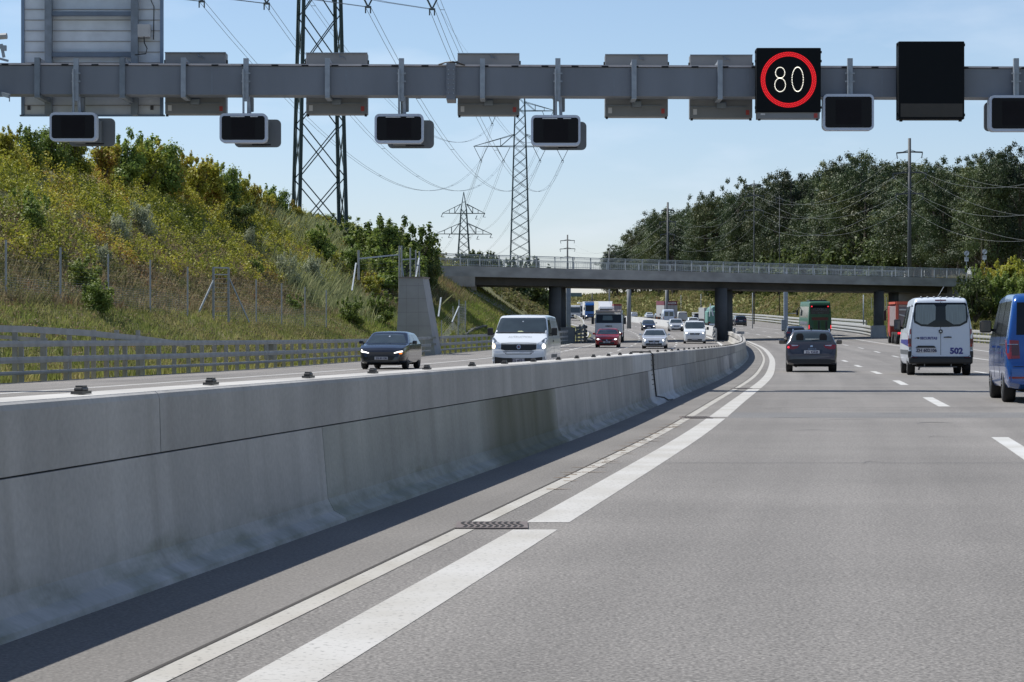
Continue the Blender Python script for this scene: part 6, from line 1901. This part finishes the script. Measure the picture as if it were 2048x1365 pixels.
# third pylon: its peak is part of the tapering shaft
for e_, zb_, rot, offs, zz in ((p1, p1.location.z, 13.3, (-9.3, -4.2, 3.9, 9.1), 30.7), (p2, p2.location.z, 2, (-9.0, -3.8, 4.6, 9.8), 45.3), ):
    for x in offs: s = MB(); vstring(s, x, zz - zb_); s.build('insulator', M_ins, e_)
    for x in (-6.4, 6.4): s = MB(); vstring(s, x, zz + (8.9 if e_ is p1 else 8.3) - zb_, 1.3, 3.0); s.build('insulator', M_ins, e_)
s = MB()
for x, z in ((-6.9, 27), (-3.4, 27), (1.4, 27), (3.6, 26.6), (6.9, 27), (-5.2, 32.1), (5.2, 32.1), (3.3, 31.6)):
    z -= p3.location.z; s.bar((x, 0, z), (x - .4, 0, z - .9), .16); s.bar((x - .4, 0, z - .9), (x + .3, 0, z - .9), .10)
s.build('insulator', M_ins, p3)
wires = empty('power_line', (X1, Y1, 30), 0, 'bundled overhead conductors sagging between the two big pylons', 'power line')
def cat_pts(a, b_, sag, n=26):
    a, b_ = Vector(a), Vector(b_)
    return [a.lerp(b_, t) - Vector((0, 0, sag * 4 * t * (1 - t))) for t in np.linspace(0, 1, n)]
d1 = Vector((math.cos(R(13.3)), math.sin(R(13.3)), 0)); d2 = Vector((1, .03, 0))
X0_, Y0_ = X1 - .16 * 330, Y1 - 330.0
for (o1, o2, za, zc, sag) in ((-9.3, -9.0, Z1, Z2, 10.5), (-4.2, -3.8, Z1, Z2, 10.5), (3.9, 4.6, Z1, Z2, 10.5), (9.1, 9.8, Z1, Z2, 10.5), (-6.4, -6.4, Z1 + 8.9, Z2 + 8.3, 10.5), (6.4, 6.4, Z1 + 8.9, Z2 + 8.3, 10.5)):
    s = MB()
    for dx in (-.22, .22):
        a = Vector((X1, Y1, za)) + d1 * (o1 + dx); b_ = Vector((X2, Y2, zc)) + d2 * (o2 + dx)
        s.tube(cat_pts(a, b_, sag), .022, 4)
        c_ = Vector((X0_, Y0_, za - 4)) + d1 * (o1 + dx); s.tube(cat_pts(a, c_, 9, 20)[:12], .018, 4)
        f_ = Vector((X2 - 25, Y2 + 330, zc - 8)) + d2 * (o2 + dx); s.tube(cat_pts(b_, f_, 9, 20), .025, 4)
    A = cat_pts(Vector((X1, Y1, za)) + d1 * (o1 - .22), Vector((X2, Y2, zc)) + d2 * (o2 - .22), sag, 9); B = cat_pts(Vector((X1, Y1, za)) + d1 * (o1 + .22), Vector((X2, Y2, zc)) + d2 * (o2 + .22), sag, 9)
    for k in (1, 2, 3, 5, 6, 7): s.bar(A[k], B[k], .04)
    inv(s.build('conductor', M_wire, wires))
s = MB(); s.tube(cat_pts((X1, Y1, 48), (X2, Y2, 60.5), 9), .014, 4); inv(s.build('earth_wire', M_wire, wires))

def pole(label, px, Y, ytop, r, arms, mat=None, group='power poles'):
    p = at(px, ytop, Y); g_ = ground(p.x, Y)
    e = empty('power_pole', (p.x, Y, g_), R(-20), label, 'power pole', group)
    H = p.z - g_
    s = MB(); s.cone((0, 0, -.5), (0, 0, H), r * 1.25, r * .8, 10); s.build('mast', mat or M('pole_steel', (.055, .062, .068), .6, .2), e, True)
    for (py, half) in arms:
        z = at(px, py, Y).z - g_; h_ = half / FPX * Y
        s = MB(); s.bar((-h_, 0, z - .05), (0, 0, z + .05), .18); s.bar((h_, 0, z - .05), (0, 0, z + .05), .18); s.bar((0, 0, z + .35), (-h_ * .6, 0, z), .07); s.bar((0, 0, z + .35), (h_ * .6, 0, z), .07)
        c_ = s.build('crossarm', M('pole_steel', (.10, .11, .115), .6, .2), e)
        s = MB()
        for sx in (-1, 1): s.bar((sx * h_, 0, z - .05), (sx * h_ * .93, 0, z - .8), .10)
        s.build('insulator', M_ins, c_)
    return e
PA = [(1819, 288, 277, .24, [(305, 26), (346, 34), (388, 28)], 'tallest dark pole, standing before the forest at right'),
      (1508, 400, 361, .10, [(371, 18), (392, 20), (421, 20)], 'thin pole before the trees, between the tallest and the pale pole'),
      (1335.5, 425, 405, .24, [(420.7, 13), (444, 17), (469, 15)], 'pole with three crossarms above the bridge, before left part of forest'),
      (1135, 600, 470, .24, [(481.5, 15), (498, 16), (515, 15)], 'far pole with three crossarms against the sky, right of the second pylon'),
      (1218.5, 620, 502, .22, [(511, 13)], 'short far pole at the left end of the forest'),
      (1559, 440, 392, .08, [(397, 7)], 'faint thin pole inside the forest edge, right of the thin one')]
for px, Y, yt, r, arms, lab in PA: pole(lab, px, Y, yt, r, arms)
pole('tiny pole above the blue lorry under the bridge', 1184.5, 800, 586, .22, [(599, 6), (610, 7)])
M_wl = M('wire_bright', (.22, .23, .23), .5, .3)
pw_ = empty('power_line', at(1819, 346, 288).to_tuple(), 0, 'thin overhead wires hung between the poles before the forest', 'power line')
def chain(name, pts, sag, r=.02):
    s = MB()
    for a, b_ in zip(pts[:-1], pts[1:]): s.tube(cat_pts(at(*a), at(*b_), sag), r, 3)
    inv(s.build(name, M_wl, pw_))
def arm_pt(i, k, sx):
    px, Y, yt, r, arms, _ = PA[i]; k = min(k, len(arms) - 1); return (px + sx * arms[k][1] * .93, arms[k][0] + 9, Y)
for k in range(3):
    for sx in (-1, 1):
        yy = (330, 410, 470)[k]
        chain('wire', [(2330 + 60 * sx, yy - 60, 190), arm_pt(0, k, sx), arm_pt(1, k, sx), arm_pt(2, k, sx)], 4.2, .013)
        chain('wire', [arm_pt(2, k, sx), arm_pt(3, k, sx)], 4.5, .012)
# ------------------------------------------------------------------ vegetation
def leaf_quads(P, S, rg, N=None, jit=.38, aspect=.62):
    """one small kite-shaped leaf per point; returns vertex array (n*4, 3)"""
    n = len(P)
    if N is None: N = rg.normal(size=(n, 3))
    N = N / (np.linalg.norm(N, axis=1)[:, None] + 1e-9) + jit * rg.normal(size=(n, 3)); N /= np.linalg.norm(N, axis=1)[:, None]
    a = rg.normal(size=(n, 3)); a -= (a * N).sum(1)[:, None] * N; a /= np.linalg.norm(a, axis=1)[:, None]
    b = np.cross(N, a)
    S = np.asarray(S)[:, None]
    return np.stack([P - a * S, P + b * S * aspect - a * S * .1, P + a * S, P - b * S * aspect - a * S * .1], 1).reshape(-1, 3)
def quad_mesh(name, V):
    n = len(V) // 4
    me = bpy.data.meshes.new(name)
    me.vertices.add(n * 4); me.vertices.foreach_set('co', V.astype(np.float32).ravel())
    me.loops.add(n * 4); me.loops.foreach_set('vertex_index', np.arange(n * 4, dtype=np.int32))
    me.polygons.add(n); me.polygons.foreach_set('loop_start', (np.arange(n) * 4).astype(np.int32))
    me.update(calc_edges=True)
    return me
def blob(rg, n, c, r, shell=.55):
    d = rg.normal(size=(n, 3)); d /= np.linalg.norm(d, axis=1)[:, None]
    rad = shell + (1 - shell) * rg.random(n) ** .6
    rad *= 1 + .22 * rg.normal(size=n)
    return np.concatenate([np.asarray(c) + d * rad[:, None] * np.asarray(r), d + np.array([0, 0, .25])], 1)

LF_forest = leaf_mat('forest_leaves', [(.0, (.018, .034, .014)), (.35, (.033, .055, .019)), (.65, (.062, .084, .027)), (1, (.115, .118, .04))], patch=.10, mixw=.78, trans=.20, tone=.48)
LF_edge = leaf_mat('edge_leaves', [(.0, (.045, .075, .025)), (.5, (.085, .12, .035)), (1, (.15, .17, .05))], patch=.2, mixw=.5)
LF_scrub = leaf_mat('scrub_leaves', [(.0, (.09, .13, .02)), (.25, (.19, .23, .03)), (.48, (.32, .33, .04)), (.72, (.40, .37, .05)), (.86, (.36, .23, .05)), (.95, (.28, .12, .03)), (1, (.18, .20, .05))], patch=.16, mixw=.62)
LF_dry = leaf_mat('dry_leaves', [(.0, (.10, .14, .04)), (.3, (.19, .19, .075)), (.5, (.27, .23, .12)), (.68, (.30, .235, .15)), (.82, (.28, .16, .08)), (1, (.19, .23, .06))], patch=.3, mixw=.55, rough=.7)
LF_silver = leaf_mat('silver_leaves', [(.0, (.17, .21, .10)), (.5, (.33, .37, .23)), (1, (.48, .50, .38))], patch=.5, mixw=.4, rough=.5)
LF_green = leaf_mat('shrub_leaves', [(.0, (.08, .13, .03)), (.5, (.16, .23, .045)), (1, (.27, .30, .07))], patch=.4, mixw=.5)
LF_dark = leaf_mat('dark_shrub_leaves', [(.0, (.06, .095, .028)), (.6, (.11, .15, .04)), (1, (.20, .21, .06))], patch=.4, mixw=.5)
LF_grass = leaf_mat('grass_blades', [(.0, (.12, .16, .04)), (.4, (.21, .24, .065)), (.7, (.31, .29, .11)), (1, (.37, .31, .16))], patch=.35, mixw=.6, rough=.7)
LF_tall = leaf_mat('tall_grass', [(.0, (.17, .20, .08)), (.6, (.27, .29, .14)), (1, (.36, .36, .20))], patch=.4, mixw=.4, rough=.7)
M_bark = M('bark', (.07, .058, .045), .9, 0, .3, 4)

# tree prototypes: crown of leaf sprays on many limbs, tapered trunk
def tree_proto(seed, H, Wd, nblob=34, per=330, leaf=.17, low=.18):
    rg = np.random.default_rng(seed); rd = random.Random(seed)
    P, tw = [], MB()
    tw.cone((0, 0, -1), (0, 0, H * .5), H * .022, H * .013, 8); tw.cone((0, 0, H * .5), (0, 0, H * .9), H * .013, H * .004, 6)
    for i in range(nblob):
        t = (i + .5) / nblob
        z = H * (low + (.93 - low) * t ** .85)
        env = Wd / 2 * math.sin(math.pi * min(1, (.12 + .88 * (1 - abs((t - .42) / .62) ** 2.2)) / 2)) 
        a = rd.uniform(0, 2 * math.pi); rr = env * rd.uniform(.25, 1.0)
        c = (rr * math.cos(a), rr * math.sin(a), z + rd.uniform(-.04, .04) * H)
        r = rd.uniform(.12, .22) * Wd * (1.2 - .45 * t)
        n = int(per * (r / (.15 * Wd)) ** 1.7)
        P.append(blob(rg, n, c, (r, r, r * .75), .62))
        tw.cone((0, 0, max(H * .12, z - rr * .9)), c, H * .007, H * .002, 5)
    for i in range(12):   # ragged sprays that break the outline
        a = rd.uniform(0, 2 * math.pi); t = rd.uniform(.3, 1); env = Wd / 2 * (1.12 - .6 * max(0, t - .5))
        c = (env * math.cos(a), env * math.sin(a), H * (.25 + .76 * t)) if rd.random() < .6 else (env * .4 * math.cos(a), env * .4 * math.sin(a), H * rd.uniform(.93, 1.03))
        P.append(blob(rg, int(per * .26), c, (Wd * .075, Wd * .075, Wd * .06), .3))
    P = np.concatenate(P); S = leaf * (.6 + .8 * rg.random(len(P)))
    return quad_mesh('crown', leaf_quads(P[:, :3], S, rg, P[:, 3:])), tw.mesh('trunk')
TP = [tree_proto(11 + i, 20, w_, nb) for i, (w_, nb) in enumerate(((12.5, 26), (10.5, 24), (14, 30), (9.5, 22), (11.5, 28)))]
for c_, t_ in TP: c_.materials.append(LF_forest); t_.materials.append(M_bark)
SKY = [(1216, 505), (1225, 488), (1240, 490), (1262, 458), (1290, 428), (1320, 412), (1345, 418), (1372, 402), (1398, 388), (1412, 376), (1450, 365), (1478, 352), (1515, 348), (1560, 333), (1580, 328), (1610, 335), (1640, 322), (1652, 308), (1668, 322),
       (1692, 300), (1722, 294), (1748, 303), (1790, 300), (1812, 318), (1845, 312), (1868, 308), (1900, 318), (1938, 334), (1962, 300), (1990, 288), (2012, 292), (2048, 284), (2200, 280), (2600, 290)]
skyline = lambda px: float(np.interp(px, [p[0] for p in SKY], [p[1] for p in SKY]))
rd = random.Random(5)
n_tree = 0
ahead = ['tree at the left tip of the forest', 'tall tree of the forest edge']
def put_tree(X, Y, H, k=None, label='', wf=1.0, group='trees of the forest behind the bridge'):
    global n_tree
    c_, t_ = TP[k if k is not None else rd.randrange(5)]
    e = empty('forest_tree', (X, Y, ground(X, Y)), rd.uniform(0, 6.28), label, 'tree', group)
    sc_ = H / 20.6; e.scale = (sc_ * wf, sc_ * wf, sc_)
    add('crown', c_, None, e); add('trunk', t_, None, e); n_tree += 1
    return e
def tree_label(X, Y, row):
    px = 1024 + FPX * X / Y
    zone = next(t for lim, t in ((1262, 'at the low left tip of the wood'), (1340, 'of the wood left of the three-armed pole'), (1425, 'of the wood just right of the three-armed pole'), (1508, 'of the wood left of the thin pole'), (1600, 'of the wood right of the thin pole'),
                                (1700, 'of the wood below the lit 80 sign'), (1819, 'of the wood left of the tallest pole'), (1900, 'of the wood just right of the tallest pole'), (1985, 'of the wood above the two round signs'), (9999, 'of the wood at the right edge of the picture')) if px < lim)
    return ('front-row tree ', 'second-row tree ', 'back-row tree ')[row] + zone
Y = 300.0
while Y < 900:
    v0 = rd.uniform(17, 24)
    X = Rr(Y) + v0
    for row in range(3):
        Xr, Yr = X + row * rd.uniform(7, 11), Y + rd.uniform(-3, 3)
        px = 1024 + FPX * Xr / Yr
        if px < 1214 or px > 2230: continue
        g_ = ground(Xr, Yr)
        want = EYE + (HOR - skyline(px)) / FPX * Yr - g_
        H = want * (rd.uniform(.66, .88) if row == 0 else rd.uniform(.78, .95) if row == 1 else rd.uniform(.80, .97))
        H = min(max(H, 7), 31)
        put_tree(Xr, Yr, H, label=tree_label(Xr, Yr, row), wf=rd.uniform(.95, 1.3) * (1.0 if H < 22 else .85))
    Y += rd.uniform(6.0, 9.0) * (1 if Y < 500 else 1.5)
for px, yt in ((1652, 306), (1692, 298), (1722, 293), (1560, 331), (1582, 328), (1410, 374), (1478, 350), (1868, 306), (1995, 286), (1965, 300), (2040, 283), (1262, 456), (1225, 488), (1320, 410)):
    for Y in np.arange(290, 900, 2.0):
        if (px - 1024) / FPX * Y > Rr(float(Y)) + 17: break
    X = (px - 1024) / FPX * Y; g_ = ground(X, Y)
    put_tree(X, Y, min(EYE + (HOR - yt) / FPX * Y - g_, 33) * .97, rd.randrange(5), tree_label(X, Y, 0), rd.uniform(.62, .85))

# shrubs: prototypes and single plants
def shrub_proto(seed, mat, nblob=12, per=150, leaf=.07, tall=1.0, spiky=False):
    rg = np.random.default_rng(seed); rd_ = random.Random(seed); P, tw = [], MB()
    for i in range(nblob):
        a = rd_.uniform(0, 6.283); r = rd_.uniform(.0, .42); z = rd_.uniform(.16, .80) * tall
        c = (r * math.cos(a), r * math.sin(a), z)
        q = rd_.uniform(.13, .24) * (1.15 - .4 * z)
        P.append(blob(rg, int(per * (q / .18) ** 1.5), c, (q, q, q * (1.5 if spiky else .9)), .25))
        tw.cone((0, 0, -.05), c, .018, .006, 5)
    for i in range(int(nblob * .9)):
        a = rd_.uniform(0, 6.283); r = rd_.uniform(.1, .5); z = rd_.uniform(.6, 1.05) * tall
        c = (r * math.cos(a), r * math.sin(a), z)
        P.append(blob(rg, int(per * .16), c, (.05, .05, .12), .1)); tw.cone((r * .4 * math.cos(a), r * .4 * math.sin(a), z * .4), c, .008, .003, 4)
    P = np.concatenate(P); S = leaf * (.55 + .9 * rg.random(len(P)))
    c_ = quad_mesh('foliage', leaf_quads(P[:, :3], S, rg, P[:, 3:], .5)); c_.materials.append(mat)
    t_ = tw.mesh('stem'); t_.materials.append(M_bark)
    return c_, t_
SP = {k: [shrub_proto(30 + 7 * i + j, m, 15, 300, lf * .78, spiky=sp) for j in range(2)] for i, (k, m, lf, sp) in enumerate((('green', LF_green, .040, False), ('scrub', LF_scrub, .040, False), ('silver', LF_silver, .030, True), ('dark', LF_dark, .042, False), ('edge', LF_edge, .045, False)))}
def shrub(kind, X, Y, H, Wd, label, group=None, name='shrub', sink=.1, cat='shrub', z=None):
    c_, t_ = SP[kind][rd.randrange(2)]
    e = empty(name, (X, Y, (ground(X, Y) if z is None else z) - sink), rd.uniform(0, 6.28), label, cat, group)
    e.scale = (Wd, Wd, H); add('foliage', c_, None, e); add('stem', t_, None, e)
    return e
def hill_at(px, py, lo=70.0, hi=215.0):
    """where the sight line through a photo pixel meets the land"""
    prev = None
    for Y in np.arange(lo, hi, .5):
        p = at(px, py, Y)
        if ground(p.x, Y) >= p.z: return p.x, Y
    return None
# bushes breaking the skyline of the left hill; heights from where they stand
ORDN = ['leftmost', 'second', 'third', 'fourth', 'fifth', 'sixth', 'seventh', 'eighth', 'ninth', 'tenth', 'eleventh', 'twelfth', 'thirteenth', 'fourteenth', 'fifteenth', 'sixteenth', 'seventeenth', 'rightmost']
KW = {'green': 'green', 'scrub': 'yellowish', 'dark': 'dark green', 'edge': 'light green', 'silver': 'silvery'}
def nth(lst, px): 
    k = sorted(q[0] for q in lst).index(px); return ORDN[0] if k == 0 else ('rightmost' if k == len(lst) - 1 else ORDN[k] + ' from left')
CR = [(12, 252, 'scrub'), (60, 250, 'green'), (105, 240, 'green'), (150, 250, 'scrub'), (205, 262, 'scrub'), (250, 258, 'green'), (285, 262, 'scrub'), (322, 262, 'green'), (350, 278, 'scrub'), (388, 300, 'scrub'), (420, 304, 'scrub'),
      (452, 318, 'green'), (478, 340, 'scrub'), (505, 358, 'scrub'), (530, 372, 'scrub'), (556, 368, 'green'), (590, 400, 'scrub')]
for px, py, kd in CR:
    # find the crest along this column
    best = None
    for Y in np.arange(85, 205, 1.0):
        X = (px - 1024) / FPX * Y; el = (ground(X, Y) - EYE) / Y
        if best is None or el > best[0]: best = (el, X, Y)
    el, X, Y = best; Y -= 2; X = (px - 1024) / FPX * Y
    H = EYE + (HOR - py) / FPX * Y - ground(X, Y) + .3
    H = min(max(H * .82, 1.2), 4.4)
    shrub(kd, X, Y, H, max(1.6, H * .95), KW[kd] + ' shrub on the crest of the left hill, ' + nth(CR, px), 'shrubs on the crest of the left hill')
BWL = ((705, 455, 172, 'green', 3.4), (735, 470, 170, 'green', 3.6), (765, 447, 172, 'green', 4.2), (795, 452, 176, 'green', 4.4), (822, 462, 178, 'green', 4.2), (845, 492, 180, 'green', 3.2), (812, 500, 170, 'green', 3.6), (857, 520, 176, 'dark', 2.0), (640, 432, 190, 'green', 4.0), (672, 440, 192, 'green', 4.0), (612, 430, 186, 'scrub', 3.4), (838, 545, 168, 'dark', 2.0), (780, 510, 166, 'green', 3.4))
for px, py, d, kd, wd in BWL:
    X = (px - 1024) / FPX * d; H = EYE + (HOR - py) / FPX * d - ground(X, d)
    shrub(kd, X, d, max(1.5, H + .2), wd, KW[kd] + ' bush between pylon foot and bridge end, ' + nth(BWL, px), 'bushes behind the buttress')
for px, py, w_, kd, lab in ((238, 492, 1.9, 'silver', 'silvery-leaved shrub on the middle of the left hill, its left half'), (283, 478, 2.2, 'silver', 'silvery-leaved shrub on the middle of the left hill, its taller right half'), (498, 505, 1.8, 'silver', 'silvery shrub just above the fence right of the gate frame'),
                         (575, 575, 2.4, 'silver', 'pale silvery shrub at the right end of the hill fence, left clump'), (622, 580, 2.6, 'silver', 'pale silvery shrub at the right end of the hill fence, right clump'), (205, 540, 1.4, 'silver', 'small silvery shrub behind the third fence post'),
                         (165, 600, 1.9, 'green', 'bushy green shrub growing through the fence, left'), (195, 632, 1.5, 'green', 'low green shrub below the fence at left'), (512, 552, 1.2, 'green', 'small bright green shrub behind the fence right of the gate'),
                         (590, 632, 1.3, 'green', 'green shrub low on the verge at the right end of the hill fence'), (478, 470, 3.0, 'dark', 'dark green shrub on the hill left of the pylon foot'), (640, 520, 2.6, 'green', 'green shrub in the hollow below the pylon foot'), (708, 560, 2.6, 'green', 'green shrub left of the leaning fence post'),
                         (745, 600, 2.2, 'scrub', 'yellowish shrub left of the buttress, upper'), (700, 650, 1.8, 'green', 'green shrub above the guardrail left of the buttress'), (765, 650, 2.2, 'green', 'green shrub tucked against the left foot of the buttress'), (60, 470, 2.0, 'green', 'green shrub at the left edge of the hill')):
    q = hill_at(px, py)
    if q: w_ *= .72 if kd in ('silver', 'dark') else .95; shrub(kd, q[0], q[1], w_ * (.95 if kd != 'silver' else 1.2), w_, lab)

# scrub covering the left hill: nobody could count it
def scrub_stuff(name, mat, uv_sampler, ncl, per, leaf, hgt, seed, kind_label=None):
    rg = np.random.default_rng(seed)
    X, Y, Z = uv_sampler(rg, ncl)
    C = np.stack([X, Y, Z], -1)
    rad = rg.uniform(.22, .62, len(C)); h = rg.uniform(hgt[0], hgt[1], len(C)) * (.6 + .8 * rg.random(len(C)))
    idx = np.repeat(np.arange(len(C)), per)
    d = rg.normal(size=(len(idx), 3)); d /= np.linalg.norm(d, axis=1)[:, None]
    rr = (.35 + .65 * rg.random(len(idx)))[:, None]
    P = C[idx] + d * rr * np.stack([rad[idx], rad[idx], h[idx] * .55], -1)
    P[:, 2] += h[idx] * .45
    S = leaf * (.55 + .9 * rg.random(len(idx)))
    o = add(name, quad_mesh(name, leaf_quads(P, S, rg, d + np.array([0, 0, .5]), .6)), mat)
    return tag(o, kind='stuff')
def left_s(u0, u1, y0, y1, bias=1.0):
    def f(rg, n):
        Y = y0 + (y1 - y0) * rg.random(n) ** bias; u = u0 + (u1 - u0) * rg.random(n)
        X = Gl(Y) - u
        return X, Y, ground(X, Y) - .05
    return f
scrub_stuff('hillside_scrub', LF_scrub, left_s(9.5, 27, 78, 200), 6500, 70, .060, (.4, 1.3), 1)
scrub_stuff('dry_hillside_weeds', LF_dry, left_s(6.3, 13, 74, 182), 4200, 44, .045, (.25, .9), 2)
scrub_stuff('verge_weeds', LF_dry, left_s(1.2, 7.0, 56, 200), 2600, 26, .040, (.08, .38), 3)
def right_s(v0, v1, y0, y1):
    def f(rg, n):
        Y = y0 + (y1 - y0) * rg.random(n); v = v0 + (v1 - v0) * rg.random(n)
        X = Rr(Y) + v
        return X, Y, ground(X, Y) - .05
    return f
LF_bank = leaf_mat('bank_leaves', [(.0, (.06, .09, .025)), (.35, (.13, .15, .045)), (.6, (.21, .19, .08)), (.8, (.25, .19, .11)), (1, (.13, .16, .04))], patch=.12, mixw=.6, rough=.7)
scrub_stuff('right_bank_weeds', LF_bank, right_s(4.0, 19, 165, 480), 9000, 34, .085, (.2, 1.0), 4)
scrub_stuff('far_bank_weeds', LF_bank, right_s(1.0, 34, 430, 900), 9000, 20, .21, (.4, 1.6), 14)
LF_hedge = leaf_mat('hedge_leaves', [(.0, (.07, .11, .02)), (.5, (.15, .20, .03)), (.8, (.24, .24, .04)), (1, (.26, .16, .04))], patch=.3, mixw=.55)
scrub_stuff('right_bank_scrub', LF_hedge, right_s(8.0, 20, 205, 250), 1500, 60, .10, (.8, 2.0), 5)
scrub_stuff('left_bank_weeds_beyond', LF_bank, left_s(2.0, 16, 214, 330), 2200, 26, .12, (.3, 1.2), 6)
# grass blades on the verges
def grass(name, sampler, n, hgt, w, seed, mat):
    rg = np.random.default_rng(seed); X, Y, Z = sampler(rg, n)
    h = rg.uniform(hgt[0], hgt[1], n); a = rg.uniform(0, 2 * np.pi, n); lx, ly = rg.normal(size=n) * h * .3, rg.normal(size=n) * h * .3
    ww = w * (.6 + .8 * rg.random(n)); dx, dy = np.cos(a) * ww, np.sin(a) * ww
    V = np.stack([np.stack([X - dx, Y - dy, Z - .03], -1), np.stack([X + dx, Y + dy, Z - .03], -1), np.stack([X + lx * .5 + dx * .6, Y + ly * .5 + dy * .6, Z + h * .6], -1), np.stack([X + lx, Y + ly, Z + h], -1)], 1).reshape(-1, 3)
    return tag(add(name, quad_mesh(name, V), mat), kind='stuff')
grass('verge_grass', left_s(.55, 6.6, 50, 200, 1.2), 70000, (.10, .34), .022, 8, LF_grass)
grass('hillside_grass', left_s(6, 12, 70, 190), 50000, (.2, .7), .022, 9, LF_dry)
grass('right_bank_grass', right_s(.7, 15, 160, 460), 60000, (.15, .6), .055, 10, LF_grass)
LF_lush = leaf_mat('lush_grass', [(.0, (.14, .20, .04)), (.5, (.24, .30, .06)), (.8, (.34, .34, .09)), (1, (.36, .30, .12))], patch=.2, mixw=.7)
grass('slope_grass', left_s(1.0, 12, 140, 206), 60000, (.1, .40), .035, 12, LF_lush)
def tall_s(rg, n):
    cs = [hill_at(*q) for q in ((640, 470), (665, 490), (620, 480), (560, 455), (690, 600), (655, 610), (620, 600), (735, 540), (770, 530), (790, 545), (755, 505))]
    cs = [c for c in cs if c]
    i = rg.integers(0, len(cs), n); c = np.array(cs)[i]
    X, Y = c[:, 0] + rg.normal(size=n) * 1.3, c[:, 1] + rg.normal(size=n) * 2.2
    return X, Y, ground(X, Y)
grass('tall_pale_grass', tall_s, 30000, (.4, 1.3), .013, 11, LF_tall)
# hedge bushes at the right end of the bridge and bushes at the forest edge
HDL = ((1938, 556, 228, 3.0, 'edge'), (1955, 540, 230, 3.2, 'green'), (1975, 530, 232, 3.4, 'scrub'), (1998, 522, 234, 3.6, 'scrub'), (2022, 518, 232, 3.6, 'scrub'), (2044, 516, 230, 3.6, 'scrub'), (1930, 575, 222, 2.6, 'dark'), (1950, 566, 221, 2.8, 'edge'), (1972, 560, 222, 2.8, 'edge'), (1995, 552, 222, 3.0, 'green'), (2020, 548, 222, 3.0, 'green'), (2042, 552, 220, 3.0, 'green'))
for px, py, d, wd, kd in HDL:
    X = (px - 1024) / FPX * d; g_ = ground(X, d); zt = EYE + (HOR - py) / FPX * d
    H = min(max(zt - g_ + .1, 1.4), 3.6)
    shrub(kd, X, d, H, wd, KW[kd] + (' upper' if py < 545 else ' lower') + ' bush on the bank right of the bridge, ' + nth(HDL, px), 'bushes on the right bank', z=zt - H)
FEL = ((1560, 470, 345), (1600, 478, 338), (1648, 484, 330), (1690, 490, 322), (1735, 486, 318), (1520, 480, 362), (1475, 470, 385), (1440, 478, 400), (1625, 500, 312), (1585, 505, 320), (1770, 500, 308))
for px, py, d in FEL:
    while (px - 1024) / FPX * d < Rr(float(d)) + 14 and d < 800: d += 3
    X = (px - 1024) / FPX * d; g_ = ground(X, d); H = min(max(EYE + (HOR - py) / FPX * d - g_, 3), 9.5)
    shrub('edge', X, d, H, H * 1.15, 'rounded bush at the foot of the wood above the bridge, ' + nth(FEL, px), 'bushes at the forest edge', name='bush')
BBL = ((945, 503, 232), (965, 506, 236), (985, 512, 238), (925, 508, 228), (1040, 516, 262), (1060, 512, 268), (1085, 580, 300), (1070, 578, 290), (1040, 582, 280), (1015, 585, 265))
for px, py, d in BBL:
    X = (px - 1024) / FPX * d; g_ = ground(X, d); H = min(max(EYE + (HOR - py) / FPX * d - g_, 1.6), 5)
    shrub('edge' if py < 560 else 'green', X, d, H, H * 1.1, ('low bush seen above the left bridge deck, ' if py < 560 else 'low bush seen under the left bridge deck, ') + nth(BBL, px), 'bushes behind the bridge', name='bush')
